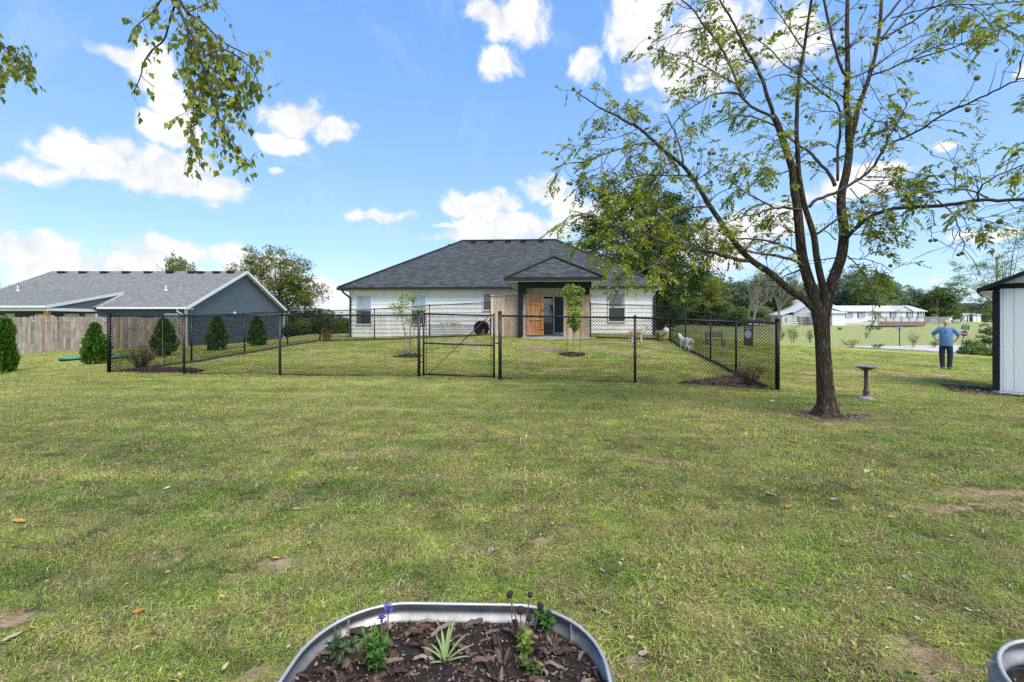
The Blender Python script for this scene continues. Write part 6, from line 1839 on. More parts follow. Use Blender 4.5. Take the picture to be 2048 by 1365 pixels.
# slatted field fence between deck and trailer
kw = 9.0
wf = empty('picket_fence', ((1850 - 1024) / kw, FOC / kw, CAMZ - (648 - 640) / kw), 0, 'grey picket fence from the deck toward the far trailer', 'fence')
pmx = MB().box((-.07, -.02, 0), (.07, .02, 1.55)).mesh('picket'); pmx.materials.append(M['railgrey'])
for i in range(26): obj('picket', pmx, wf, None, (i * .21, 0, random.uniform(-.04, .04)))
quick('rail', M['railgrey'], wf, (0, .021, .4), (5.4, .07, .5)); quick('rail', M['railgrey'], wf, (0, .021, 1.2), (5.4, .07, 1.3))
# wire pen by the barn
cp_ = empty('livestock_panel', ((1563 - 1024) / 9.5, FOC / 9.5, CAMZ - 11.2 / 9.5), 0, 'pale wire livestock panels in front of the barn', 'panel fence')
for z in (.1, .6, 1.1, 1.5): MB().tube([(0, 0, z), (4.4, 0, z)], .03, 5).build('bar', M['galv'], cp_)
for x in (0, 1.1, 2.2, 3.3, 4.4): MB().tube([(x, 0, -.2), (x, 0, 1.55)], .04, 5).build('upright', M['galv'], cp_)

# ------------------------------------------------------------------ lettering
def text_mesh(s, size, m, depth=.002):
    cu = bpy.data.curves.new('lettering', 'FONT'); cu.body = s; cu.size = size; cu.align_x = 'CENTER'; cu.align_y = 'CENTER'; cu.extrude = depth; cu.offset = size * .022
    o = bpy.data.objects.new('tmp', cu); COL.objects.link(o); bpy.context.view_layer.update()
    me = bpy.data.meshes.new_from_object(o.evaluated_get(bpy.context.evaluated_depsgraph_get())); bpy.data.objects.remove(o)
    me.materials.clear(); me.materials.append(m); return me
M['signred'] = pm('sign_red', (.42, .012, .02), (.36, .01, .015), 3, .45); M['signgreen'] = pm('sign_green', (.012, .16, .085), (.01, .12, .06), 3, .45)
M['postgreen'] = pm('dark_green_post', (.02, .035, .025), None, 5, .6); M['signback'] = pm('aluminium_sign_back', (.50, .52, .56), (.42, .44, .48), 4, .5, metal=.3)
ksn = 20.5
sb = P(1919, 712, ksn); sb.z = gz(sb.x, sb.y)
stp = empty('stop_sign', sb, math.atan2(sb.y, sb.x) - math.pi/2, 'leaning red STOP sign topped by two green street name blades', 'sign')
stp.rotation_euler = (0, R(8.5), math.atan2(sb.y, sb.x) - math.pi/2)
hS = (712 - 648) / ksn + (CAMZ - (712 - 640) / ksn - sb.z)
MB().box((-.035, .012, -.4), (.035, .05, hS)).build('post', M['postgreen'], stp)
zo = hS - (680 - 662) / ksn - .05; ro = .355
oc = MB(); ro = .31; n8 = [(ro * math.cos(R(22.5 + 45*i)), ro * math.sin(R(22.5 + 45*i))) for i in range(8)]
oc.add([(x, -.004, zo + z) for x, z in n8] + [(x, .010, zo + z) for x, z in n8], [tuple(range(8)), tuple(range(15, 7, -1))] + [(i, i + 8, (i+1) % 8 + 8, (i+1) % 8) for i in range(8)])
oc_o = oc.build('sign_face', M['signwhite'], stp)
oc = MB(); rr_ = .93; oc.add([(x * rr_, -.006, zo + z * rr_) for x, z in n8], [tuple(range(8))]); oc.build('red_field', M['signred'], oc_o)
t = text_mesh('STOP', .215, M['signwhite']); obj('lettering', t, oc_o, None, (0, -.009, zo), (R(90), 0, 0))
for i, (z, w_, tx, sk) in enumerate(((zo + .50, .58, 'LANE', 3), (zo + .72, .56, None, -4))):
    b_ = empty('street_blade_part', (0, 0, 0)) if False else None
    p_ = MB().box((-w_/2, -.006, z - .10), (w_/2, .006, z + .10)).build('street_blade', M['signgreen'], stp, rot=None)
    if tx: obj('lettering', text_mesh(tx, .13, M['signwhite']), p_, None, (0, -.0085, z), (R(90), 0, 0))
    else: MB().box((-.2, -.0085, z - .02), (.12, -.0062, z + .035)).build('print_line', M['signwhite'], p_)
kr = 16.3
rb = G(1799, 692, kr)
rs_ = empty('road_sign', rb, math.atan2(rb.y, rb.x) - math.pi/2, 'road sign seen from its grey back on a dark post by the road', 'sign')
hS = CAMZ - (653 - 640) / kr - rb.z
MB().box((-.05, -.045, -.4), (.05, -.012, hS)).build('post', M['postgreen'], rs_)
zo = hS - .30; oc = MB(); n8 = [(.31 * math.cos(R(22.5 + 45*i)), .31 * math.sin(R(22.5 + 45*i))) for i in range(8)]
oc.add([(x, -.008, zo + z) for x, z in n8] + [(x, .008, zo + z) for x, z in n8], [tuple(range(8)), tuple(range(15, 7, -1))] + [(i, i + 8, (i+1) % 8 + 8, (i+1) % 8) for i in range(8)])
oc.build('sign_face', M['signback'], rs_)
pp = P(1994, 518, 19); pg = gz(pp.x, pp.y)
up_ = empty('utility_pole', (pp.x, pp.y, pg), 0, 'grey utility pole top rising behind the pale tree', 'pole')
MB().tube([(0, 0, -.3), (0, 0, pp.z - pg)], [.14, .10], 10).build('pole', M['railgrey'], up_)
MB().tube([(0, 0, pp.z - pg - .02), (0, 0, pp.z - pg + .12)], .115, 10).build('pole_cap', M['blacktrim'], up_)

# ------------------------------------------------------------------ bodies grown from a skeleton
def skin_body(name, verts, edges, radii, m, parent, subd=2, root=0, loc=None):
    me = bpy.data.meshes.new(name); me.from_pydata(verts, edges, [])
    o = bpy.data.objects.new(name, me); COL.objects.link(o)
    md = o.modifiers.new('s', 'SKIN'); md.use_smooth_shade = True
    for i, r_ in enumerate(radii):
        sv = me.skin_vertices[0].data[i]; sv.radius = r_ if hasattr(r_, '__len__') else (r_, r_)
        sv.use_root = (i == root)
    sm = o.modifiers.new('u', 'SUBSURF'); sm.levels = subd; sm.render_levels = subd
    bpy.context.view_layer.update()
    nm = bpy.data.meshes.new_from_object(o.evaluated_get(bpy.context.evaluated_depsgraph_get()))
    bpy.data.objects.remove(o)
    nm.name = name; nm.materials.clear()
    if m: nm.materials.append(m)
    nm.polygons.foreach_set('use_smooth', [True] * len(nm.polygons))
    return obj(name, nm, parent, None, loc)
class Sk:
    def __init__(s): s.v = []; s.e = []; s.r = []
    def pt(s, p, r, link=None):
        s.v.append(tuple(p)); s.r.append(r)
        if link is not None: s.e.append((link, len(s.v) - 1))
        return len(s.v) - 1
    def chain(s, start, ps):
        for p, r in ps: start = s.pt(p, r, start)
        return start
def loft(mb, rings, n=20, cap=True):
    """rings: (cx, cy, z, rx, ry)"""
    b = len(mb.v)
    for cx, cy, z, rx, ry in rings:
        for j in range(n):
            t = 2*math.pi*j/n; c, s_ = math.cos(t), math.sin(t)
            mb.v.append((cx + rx * math.copysign(abs(c) ** .85, c), cy + ry * math.copysign(abs(s_) ** .85, s_), z))
    for i in range(len(rings) - 1):
        for j in range(n):
            j2 = (j + 1) % n; mb.f.append((b+i*n+j, b+i*n+j2, b+(i+1)*n+j2, b+(i+1)*n+j))
    if cap: mb.f.append(tuple(b + j for j in range(n))[::-1]); mb.f.append(tuple(b + (len(rings)-1)*n + j for j in range(n)))
pb_ = P(1892, 738.5, 57); pz_ = gz(pb_.x, pb_.y)
man = empty('person', (pb_.x, pb_.y, pz_), -math.atan2(pb_.x, pb_.y), 'balding man in a light blue polo shirt and dark jeans, hands on hips', 'person')
man.scale = (.80, .9, 1)
M['skin'] = pm('tanned_skin', (.66, .42, .32), (.56, .33, .24), 12, .55)
M['polo'] = pm('blue_polo_cloth', (.10, .225, .42), (.075, .175, .34), 7, .85, stretch=(1, 1, .35), bmp=.3)
M['jeans'] = pm('dark_denim', (.016, .026, .070), (.009, .014, .040), 9, .85, stretch=(1, 1, .5), bmp=.3)
M['shoe'] = pm('dark_shoe', (.035, .04, .05), None, 9, .6)
M['greyhair'] = pm('short_grey_hair', (.32, .29, .27), (.22, .20, .19), 60, .8)
s = Sk()
pel = s.pt((0, 0, .93), .135)
ch = s.chain(pel, [((0, .0, 1.08), .125), ((0, -.01, 1.24), .145), ((0, 0, 1.38), .12)])
nk = s.chain(ch, [((0, .01, 1.47), .062), ((0, -.005, 1.53), .058), ((0, -.015, 1.585), .088), ((0, -.01, 1.655), .099), ((0, .0, 1.705), .068)])
for sd in (-1, 1):
    hipx = .1 * sd
    s.chain(pel, [((hipx, 0, .86), .098), ((.135 * sd, -.01, .50), .066), ((.105 * sd, .01, .12), .046), ((.105 * sd, -.03, .055), .042), ((.115 * sd, -.14, .04), .036)])
hands = {}
for sd, elb, wr, hand in ((-1, (-.43, .06, 1.15), (-.285, -.02, .985), (-.215, -.07, .955)), (1, (.41, .09, 1.13), (.29, .10, .975), (.23, .10, .95))):
    sh = s.pt((.165 * sd, 0, 1.385), .052, ch)
    e_ = s.chain(sh, [((.27 * sd, .01, 1.33), .052), (elb, .040), (tuple((Vector(elb) * .5 + Vector(wr) * .5)), .037), (wr, .026), (hand, (.020, .034))])
    wv_, hv = Vector(wr), Vector(hand); d = (hv - wv_).normalized(); upv = Vector((0, 0, 1)); sdv = (upv - d * upv.dot(d)).normalized()
    for j, (o_, L_) in enumerate(((.026, .055), (.009, .064), (-.008, .060), (-.025, .048))):
        b_ = hv + d * .012 + sdv * o_; k1 = b_ + d * L_ * .5 + Vector((0, -.012 if sd < 0 else .01, -.004)); k2 = k1 + d * L_ * .5 + Vector((.0, .012 if sd < 0 else -.01, -.016))
        s.chain(e_, [(tuple(b_), .0105), (tuple(k1), .0095), (tuple(k2), .008)])
    tb = wv_ + d * .02 + sdv * .026; s.chain(e_, [(tuple(tb), .011), (tuple(tb + sdv * .03 + d * .015), .0095), (tuple(tb + sdv * .045 + d * .035), .008)])
body = skin_body('body', s.v, s.e, s.r, M['skin'], man, 2, 0)
f = MB()
f.tube([(0, -.10, 1.625), (0, -.118, 1.605), (0, -.10, 1.59)], [.008, .014, .011], 8); f.build('nose', M['skin'], man, True)
for sx in (-1, 1):
    e = MB(); e.lathe([(0, -.014), (.009, -.012), (.011, 0), (.009, .012), (0, .014)], (0, 0, 0), 8); e.build('ear', M['skin'], man, True, loc=(.083 * sx, .0, 1.615), scale=(.8, 1.3, 1.9))
    e = MB(); e.lathe([(0, -.008), (.008, -.004), (.008, .004), (0, .008)], (0, 0, 0), 8); e.build('eye', M['dark'], man, True, loc=(.031 * sx, -.084, 1.63), scale=(1.5, .7, .8))
    MB().box((-.02, -.004, -.004), (.02, .006, .004)).build('eyebrow', M['greyhair'], man, loc=(.031 * sx, -.087, 1.650))
MB().box((-.032, -.006, -.006), (.032, .012, .007)).build('moustache', pm('brown_moustache', (.18, .09, .06)), man, loc=(0, -.092, 1.578))
MB().box((-.022, -.004, -.003), (.022, .01, .003)).build('mouth', pm('lips', (.22, .06, .05)), man, loc=(0, -.088, 1.563))
hb = MB(); n_ = 16
for i in range(n_):
    pass
hr = MB()
ringa = [(.0885 * math.cos(t), .0885 * math.sin(t)) for t in np.linspace(R(-12), R(192), 20)]
hr.add([(x, y - .008, 1.60) for x, y in ringa] + [(x * 1.0, y - .008, 1.675) for x, y in ringa] + [(x * .85, y * .9 - .008, 1.70) for x, y in ringa], [(i, i+1, i+21, i+20) for i in range(19)] + [(i+20, i+21, i+41, i+40) for i in range(19)])
hr.build('hair', M['greyhair'], man, True)
sh_ = MB()
loft(sh_, [(0, 0, .80, .222, .16), (0, 0, .84, .226, .165), (0, -.01, .95, .22, .172), (0, -.015, 1.08, .218, .172), (0, -.01, 1.2, .224, .165), (0, 0, 1.3, .235, .145), (0, 0, 1.38, .225, .12), (0, 0, 1.43, .17, .10), (0, .0, 1.465, .085, .078)], 24, False)
for sd, e_ in ((-1, (-.435, .055, 1.19)), (1, (.415, .08, 1.175))):
    sh_.tube([(.14 * sd, 0, 1.385), (.22 * sd, .0, 1.375), (.31 * sd, .02, 1.30), ((e_[0]) * .94, e_[1] * .9, e_[2] + .03), e_], [.085, .082, .076, .076, .079], 12, False)
shirt = sh_.build('polo_shirt', M['polo'], man, True)
cl_ = MB()
for sx in (-1, 1):
    cl_.add([(.012 * sx, -.105, 1.405), (.085 * sx, -.088, 1.425), (.078 * sx, -.03, 1.50), (.045 * sx, -.072, 1.475)], [(0, 1, 2, 3)])
cl_.add([(-.078, -.03, 1.50), (.078, -.03, 1.50), (.06, .072, 1.505), (-.06, .072, 1.505)], [(0, 1, 2, 3)]); cl_.build('collar', pm('collar_cloth', (.13, .27, .48)), shirt)
quick('placket', pm('placket_cloth', (.09, .205, .385)), shirt, (-.011, -.1735, 1.26), (.011, -.120, 1.36))
MB().add([(-.035, -.104, 1.46), (.035, -.104, 1.46), (0, -.112, 1.40)], [(0, 1, 2)]).build('neck_skin', M['skin'], man)
jn = MB()
loft(jn, [(0, 0, .985, .19, .125), (0, 0, .90, .205, .135), (0, 0, .80, .21, .14)], 20, False)
for sd in (-1, 1):
    loft(jn, [(.10 * sd, 0, .84, .115, .125), (.118 * sd, 0, .68, .112, .112), (.13 * sd, -.01, .48, .096, .094), (.122 * sd, .0, .3, .088, .088), (.112 * sd, .0, .1, .082, .09), (.108 * sd, -.01, .055, .084, .094)], 16, False)
jn.build('jeans', M['jeans'], man, True)
for sd in (-1, 1):
    q = MB(); loft(q, [(.11 * sd, -.05, -.005, .052, .135), (.11 * sd, -.05, .03, .054, .14), (.11 * sd, -.04, .065, .046, .115), (.11 * sd, -.01, .09, .036, .06)], 14); q.build('shoe', M['shoe'], man, True)

def make_dog(loc, rz, label, colfn, sc=1.0, head=(.40, 0, .66), headlow=False):
    root = empty('dog', loc, rz, label, 'dog', 'dogs on the fenced lawn'); root.scale = (sc,) * 3
    s = Sk()
    hip = s.pt((-.27, 0, .46), .090)
    c1 = s.chain(hip, [((-.08, 0, .455), .082), ((.10, 0, .42), .112), ((.19, 0, .46), .088)])
    hx, hy, hz = head
    nk = s.chain(c1, [(((.19 + hx) / 2 + .0, hy * .5, (.48 + hz) / 2), .062), (head, .066)])
    mz = s.chain(nk, [((hx + .085, hy * 1.2, hz - .022), .038), ((hx + .14, hy * 1.35, hz - .032), .024)])
    for sd in (-1, 1):
        s.chain(nk, [((hx - .025, hy + .045 * sd, hz + .06), .022), ((hx - .035, hy + .052 * sd, hz + .115 if not headlow else hz + .04), .009)])
        s.chain(2, [((.16, .075 * sd, .36), .050), ((.12, .085 * sd, .26), .032), ((.15 + .03 * sd, .085 * sd, .13), .021), ((.145 + .03 * sd, .085 * sd, .035), .021), ((.185 + .03 * sd, .085 * sd, .02), .020)])
        s.chain(hip, [((-.24, .085 * sd, .37), .066), ((-.15 - .04 * sd, .095 * sd, .26), .042), ((-.31 - .04 * sd, .095 * sd, .15), .023), ((-.28 - .04 * sd, .095 * sd, .035), .020), ((-.24 - .04 * sd, .095 * sd, .02), .020)])
    s.chain(hip, [((-.36, 0, .49), .026), ((-.44, .01, .42), .018), ((-.48, .02, .33), .011)])
    o = skin_body('body', s.v, s.e, s.r, None, root, 2, 0)
    me = o.data; ca = me.color_attributes.new('fur', 'FLOAT_COLOR', 'POINT')
    for i, v in enumerate(me.vertices): ca.data[i].color = (*colfn(v.co), 1)
    m, n, b = mat_nodes('dog_fur'); a = n.nodes.new('ShaderNodeAttribute'); a.attribute_name = 'fur'
    n.links.new(a.outputs['Color'], b.inputs['Base Color']); b.inputs['Roughness'].default_value = .85; me.materials.append(m)
    hx, hy, hz = head
    e = MB(); e.lathe([(0, -.014), (.014, -.006), (.014, .006), (0, .012)], (0, 0, 0), 8); e.build('nose', M['dark'], root, True, loc=(hx + .16, hy * 1.4, hz - .028))
    for sd in (-1, 1):
        e = MB(); e.lathe([(0, -.01), (.009, -.004), (.009, .004), (0, .01)], (0, 0, 0), 8); e.build('eye', M['dark'], root, True, loc=(hx + .045, hy + .043 * sd, hz + .02))
    return root
W_, Br, Tn, Bk = (.66, .64, .61), (.10, .055, .035), (.42, .27, .17), (.03, .028, .028)
def c_white(p):
    if p.x > .34 and p.z > .45: return Br
    if (p - Vector((-.27, -.02, .54))).length < .055 or (p - Vector((-.05, .05, .53))).length < .05: return (.12, .11, .11)
    return W_
def c_tan(p):
    if p.z < .30: return W_
    if p.x > .30: 
        if p.z > .70 or (p.x > .36 and abs(p.y) > .02): return Bk if p.z > .62 else W_
        return W_
    if p.x > .20: return W_
    return Tn if p.z > .34 else W_
d1 = G(1371, 703, 54.5)
make_dog(d1 + Vector((0, 0, .0)), math.atan2(.93, -.30), 'white dog with a brown head, seen from behind by the side fence', c_white, .96, (.38, .03, .60), True)
d2 = G(1276, 684, 48.5)
make_dog(d2, R(-14), 'tan and white dog with dark pointed ears near the house wall', c_tan, .93, (.37, -.03, .62))

# ------------------------------------------------------------------ saplings
def sapling(px, pyb, k, label, stems, leaves_at, m_leaf, ls, stakes, n, seed, stemm, asp=.6):
    b_ = G(px, pyb, k); r = np.random.default_rng(seed)
    root = empty('sapling', b_, 0, label, 'young tree')
    def q(x, y, d=0): return P(x, y, k) - b_ + Vector((0, d, 0))
    T = MB()
    for st, r0 in stems: T.tube(crv([q(*p) for p in st], 4), [r0 * (1 - .75 * i / (4 * (len(st) - 1))) for i in range(4 * (len(st) - 1) + 1)], 6)
    T.build('trunk', stemm, root, True)
    C = []
    for (x, y, rx, ry, w_) in leaves_at:
        c = q(x, y); m_ = int(n * w_)
        off = r.normal(0, 1, (m_, 3)); off *= (r.uniform(0, 1, m_) ** .4 / np.linalg.norm(off, axis=1))[:, None]
        C.append(np.array(tuple(c)) + off * np.array([rx / k, rx / k, ry / k]))
    C = np.concatenate(C)
    obj('leaves', leaf_cards('leaves', C, ls, m_leaf, seed, asp, droop=.4), root)['kind'] = 'stuff'
    tw_ = MB()
    for i in range(0, len(C), max(1, len(C) // 70)):
        c = Vector(C[i]); a = min((q(*p) for st, _ in stems for p in st), key=lambda z: (z - c).length + (2 if z.z > c.z else 0)); tw_.tube([a, a.lerp(c, .5) + Vector((0, 0, .03)), c], [.006, .004, .002], 4, False)
    tw_.build('twigs', stemm, root)['kind'] = 'stuff'
    return root, b_, q
M['pinkstem'] = pm('pinkish_birch_stem', (.42, .27, .21), (.30, .18, .13), 12, .7)
M['lightleaf'] = leaf_mat('small_pale_green_leaves', G_((.10, .17, .03), (.17, .26, .045), (.26, .34, .07), (.36, .38, .12)), scale=3)
sp1, b1, q1 = sapling(817, 707, 58, 'multi-stemmed left sapling with small loose leaves and a blue-green stake', [([(818, 708), (814, 680), (806, 650), (800, 620), (797, 600)], .018), ([(819, 708), (820, 675), (822, 640), (826, 610), (828, 592)], .018), ([(820, 708), (826, 690), (828, 665), (835, 640), (845, 620)], .014), ([(817, 708), (812, 670), (795, 640), (780, 610)], .010)],
    [(810, 600, 12, 12, .22), (826, 597, 8, 8, .12), (803, 622, 18, 14, .22), (836, 622, 18, 12, .18), (788, 612, 12, 7, .08), (830, 645, 14, 8, .1), (815, 640, 18, 12, .08)], M['lightleaf'], .055, None, 1300, 91, M['pinkstem'])
sp2, b2_, q2 = sapling(1146, 710, 60, 'bright lime green maple sapling held between two dark stakes', [([(1147, 710), (1147, 670), (1146, 630), (1145, 600), (1142, 575)], .016), ([(1146, 640), (1152, 610), (1158, 580)], .010)],
    [(1140, 580, 12, 10, .16), (1160, 583, 9, 12, .12), (1135, 593, 9, 8, .06), (1143, 605, 8, 10, .10), (1158, 605, 8, 10, .08), (1147, 628, 15, 12, .24), (1148, 645, 13, 10, .18), (1150, 655, 7, 6, .06)], M['lime'], .10, None, 1100, 92, M['pinkstem'], .85)
def stakes(root, q, pts, m_):
    for (x, y0, y1) in pts: a = q(x, y0); b = q(x, y1); a.z = max(a.z - .1, -.12) ; MB().tube([a, b], .009, 6).build('stake', m_, root)
M['tealstake'] = pm('blue_green_stake', (.04, .16, .14), None, 4, .5)
stakes(sp1, q1, [(809, 708, 655)], M['tealstake']); stakes(sp1, q1, [(821, 706, 655)], M['postgreen'])
stakes(sp2, q2, [(1134, 708, 642), (1160, 708, 640)], M['postgreen'])

# small yard things
for i, (px, py, kk, w_, lab) in enumerate(((145, 716, 53, 42, 'green round septic lid on the grass left of the bright arborvitae'), (236, 711, 53, 34, 'green round septic lid behind the left corner of the chain link fence'))):
    b_ = G(px, py, kk); e_ = empty('septic_lid', b_, 0, lab, 'lid', 'green septic lids in the grass'); rad = w_ / kk / 2
    q = MB(); q.lathe([(rad * .92, -.1), (rad * .92, .05), (rad * .90, .06)], n=28); q.build('riser', M['blacktrim'], e_)
    q = MB(); q.lathe([(rad * .98, .05), (rad, .055), (rad, .10), (rad * .96, .115), (rad * .6, .125), (rad * .55, .135), (0, .135)], n=28); q.build('lid', pm('green_plastic_lid', (.06, .24, .17), (.05, .19, .14), 6, .5), e_, True)
b_ = G(325, 750, 74); hk = empty('shepherd_hook', b_, 0, 'thin wire garden hook standing in the twiggy bush', 'garden hook')
q = MB(); q.tube([(0, 0, -.1), (0, 0, 1.35), (.03, 0, 1.42), (.09, 0, 1.43), (.12, 0, 1.38)], .004, 5); q.build('rod', M['galv'], hk)
b_ = G(328, 735, 68); lnn = empty('garden_lantern', (b_.x, b_.y, b_.z), 0, 'small dark solar lantern beside the twiggy bush', 'lantern')
q = MB(); q.tube([(0, 0, -.05), (0, 0, .30)], .006, 5); q.build('stake', M['black'], lnn); q = MB(); q.lathe([(0, .28), (.045, .29), (.05, .34), (.03, .37), (0, .38)], n=10); q.build('lamp_head', M['black'], lnn, True)
b_ = G(1332, 674, 41); orn = empty('white_ornament', b_, 0, 'small white garden ornament on a stake at the far right fence corner', 'ornament')
q = MB(); q.lathe([(0, .18), (.10, .20), (.15, .30), (.13, .42), (.06, .48), (0, .49)], n=14); q.build('globe', M['white'], orn, True); q = MB(); q.tube([(0, 0, -.05), (0, 0, .2)], .02, 6); q.build('stake', M['galv'], orn)
# plants in the corrugated planter
r = np.random.default_rng(3)
for (px, py, n_, col_, lab, ls) in ((908, 664, 90, 'dryl', 'yellow brown plant clump on top of the corrugated planter', .09), (887, 664, 60, 'mid', 'green plant growing in the corrugated planter box', .09)):
    b_ = P(px, 652.5, 37.8); e_ = empty('potted_plant', b_ + Vector((0, .35, -.1)), 0, lab, 'plant')
    C = r.normal(0, 1, (n_, 3)) * np.array([.16, .12, .07]) + np.array([0, 0, .16])
    obj('leaves', leaf_cards('leaves', C, ls, M[col_] if col_ != 'dryl' else leaf_mat('golden_leaves', G_((.22, .12, .03), (.38, .24, .05), (.5, .36, .08), (.6, .48, .15))), 4, .4, dirs=np.stack([C[:, 0], C[:, 1], np.full(n_, .12)], 1)), e_)
    q = MB(); q.tube([(0, 0, -.05), (0, 0, .15)], .01, 5); q.build('stem', M['twig'], e_)
# ------------------------------------------------------------------ galvanised raised bed in the foreground
def rrect(x0, x1, y0, y1, rad, n=9, rot=0.0):
    cx, cy = (x0+x1)/2, (y0+y1)/2; out = []
    for (ax, ay, s0) in ((x1-rad, y1-rad, 0), (x0+rad, y1-rad, 90), (x0+rad, y0+rad, 180), (x1-rad, y0+rad, 270)):
        for i in range(n + 1):
            t = R(s0 + 90 * i / n); out.append((ax + rad * math.cos(t), ay + rad * math.sin(t)))
    c, s_ = math.cos(rot), math.sin(rot)
    return [(cx + (x-cx)*c - (y-cy)*s_, cy + (x-cx)*s_ + (y-cy)*c) for x, y in out]
def sweep_profile(mb, loop, prof):
    """prof: (inset, z); insets move towards the centre along the local normal"""
    n = len(loop); N = []
    for i in range(n):
        a = Vector(loop[i-1]); b = Vector(loop[(i+1) % n]); t = (b - a).normalized(); N.append(Vector((-t.y, t.x)))
    base = len(mb.v)
    for (o, z) in prof:
        for i in range(n): mb.v.append((loop[i][0] + N[i].x * o, loop[i][1] + N[i].y * o, z))
    for q in range(len(prof) - 1):
        for i in range(n):
            j = (i + 1) % n; mb.f.append((base+q*n+i, base+q*n+j, base+(q+1)*n+j, base+(q+1)*n+i))
H = .45
M['galv2'] = pm('galvanised_sheet', (.34, .34, .335), (.21, .21, .205), 18, .48, metal=.6, detail=6, bmp=.05)
def bed(x0, x1, y0, y1, rad, label, rot, soil=True):
    root = empty('raised_bed', ((x0+x1)/2, (y0+y1)/2, 0), 0, label, 'raised bed')
    off = Vector(((x0+x1)/2, (y0+y1)/2, 0)); loop = [(x - off.x, y - off.y) for x, y in rrect(x0, x1, y0, y1, rad, 12, rot)]
    inner = []
    for z in np.linspace(H - .016, .0, 64):
        u = (H - .016 - z)
        inner.append((.0125 + .0125 * math.cos(2 * math.pi * u / .068), z))
    mb = MB(); sweep_profile(mb, loop, [(o + .004, z) for o, z in inner] ); mb.build('inner_wall', M['galv2'], root, True)
    mb = MB(); sweep_profile(mb, loop, [(o - .001, z) for o, z in inner][::-1]); mb.build('outer_wall', M['galv2'], root, True)
    # rolled rim
    pr = [(.0245 + .0062 * math.cos(t), H - .010 + .0062 * math.sin(t)) for t in np.linspace(R(-60), R(240), 12)]
    mb = MB(); sweep_profile(mb, loop, pr[::-1]); mb.build('rim', M['galv'], root, True)
    n = len(loop)
    for i in list(range(6, n, 13)):
        a = loop[i]; b = loop[(i + 1) % n]; an = math.atan2(b[1]-a[1], b[0]-a[0]); nrm = Vector((-math.sin(an), math.cos(an)))
        # lapped joint and bolt heads
        MB().box((-.002, .0, -.09), (.002, .032, 0)).build('seam', M['galv'], root, loc=(a[0], a[1], H - .02), rot=(0, 0, an))
        for zz in (.028, .085):
            q = MB(); q.lathe([(0, 0), (.006, 0), (.0055, .004), (0, .005)], n=8); q.build('bolt', M['zinc'], root, True, loc=(a[0] + nrm.x * .02, a[1] + nrm.y * .02, H - zz), rot=(R(-90), 0, an))
    return root, loop, off
bed1, loop1, off1 = bed(-.742, .318, .45, 1.80, .33, 'large galvanised raised bed with dark soil and bark, front centre', R(-1.5))
bed2, loop2, off2 = bed(1.47, 2.55, .3, 1.60, .34, 'galvanised raised bed cut off by the bottom right corner', 0)
def soil_sheet(loop, root, z0, m, name='soil', seed=0):
    n = len(loop); V = []; F = []
    rings = [1.0, .93, .86, .78, .7, .62, .54, .46, .38, .3, .22, .14, .07]
    for s_ in rings:
        for (x, y) in loop:
            X, Y = x * s_ * .975, y * s_ * .975
            V.append((X, Y, z0 + .014 * mnoise.noise((X*14, Y*14, seed)) + .006 * mnoise.noise((X*60, Y*60, seed))))
    V.append((0, 0, z0)); L = len(rings)
    for q in range(L - 1):
        for i in range(n): F.append((q*n+i, q*n+(i+1) % n, (q+1)*n+(i+1) % n, (q+1)*n+i))
    for i in range(n): F.append(((L-1)*n+i, (L-1)*n+(i+1) % n, L*n))
    me = bpy.data.meshes.new(name); me.from_pydata(V, [], F); o = obj(name, me, root, m, smooth=True); return o
M['soil'] = pm('dark_potting_soil', (.040, .028, .024), (.008, .006, .005), 55, .9, bmp=1.0, detail=8)
SZ = H - .080
soil_sheet(loop1, bed1, SZ, M['soil']); soil_sheet(loop2, bed2, SZ - .03, M['soil'], seed=4)
def chip_mesh(kind, seed):
    r = random.Random(seed); n = 7
    L = 1.0; top = []; 
    for i in range(n):
        t = i / (n - 1); w_ = (.5 * math.sin(math.pi * min(max(t, .08), .92)) ** .6) * (1 + r.gauss(0, .12)); top.append((t - .5, w_, .18 * math.sin(math.pi * t) * r.uniform(.4, 1.2)))
    V = []; F = []
    for x, w_, z in top: V += [(x, -w_ * .35, z), (x, 0, z + .10), (x, w_ * .35, z - .02)]
    for i in range(n - 1): F += [(i*3, i*3+1, i*3+4, i*3+3), (i*3+1, i*3+2, i*3+5, i*3+4)]
    b0 = len(V); V += [(x, y, z - .05) for x, y, z in V[:b0]]
    F += [tuple(j + b0 for j in f[::-1]) for f in F[:]]
    for i in range(n - 1): F += [(i*3, i*3+3, i*3+3+b0, i*3+b0), (i*3+2, i*3+2+b0, i*3+5+b0, i*3+5)]
    F += [(0, b0, b0+1, 1), (1, b0+1, b0+2, 2)]
    me = bpy.data.meshes.new(kind); me.from_pydata(V, [], F); return me
def chip_mat(name, c0, c1, c2):
    m, n, b = mat_nodes(name); oi = n.nodes.new('ShaderNodeObjectInfo'); g = n.nodes.new('ShaderNodeTexCoord')
    t = tex(n, 'ShaderNodeTexNoise', mapping(n, g.outputs['Object'], (2, 9, 9)), Scale=2, Detail=5, Roughness=.7)
    c = ramp(n, mth(n, 'ADD', mth(n, 'MULTIPLY', oi.outputs['Random'], .6), mth(n, 'MULTIPLY', t.outputs[0], .4)), [(.15, c0), (.45, c1), (.85, c2)])
    n.links.new(c, b.inputs['Base Color']); b.inputs['Roughness'].default_value = .85; bump(n, b, t.outputs[0], .5, .2); return m
M['chip'] = chip_mat('bark_chip', (.030, .018, .014), (.11, .062, .042), (.40, .30, .24))
chips = []
for q in range(7): me = chip_mesh('bark_chip', q); me.materials.append(M['chip']); chips.append(me)
rr = random.Random(12)
def inside(loop, x, y, s_=.93): return bool(in_poly(np.array([x / s_]), np.array([y / s_]), loop)[0])
cnt = 0
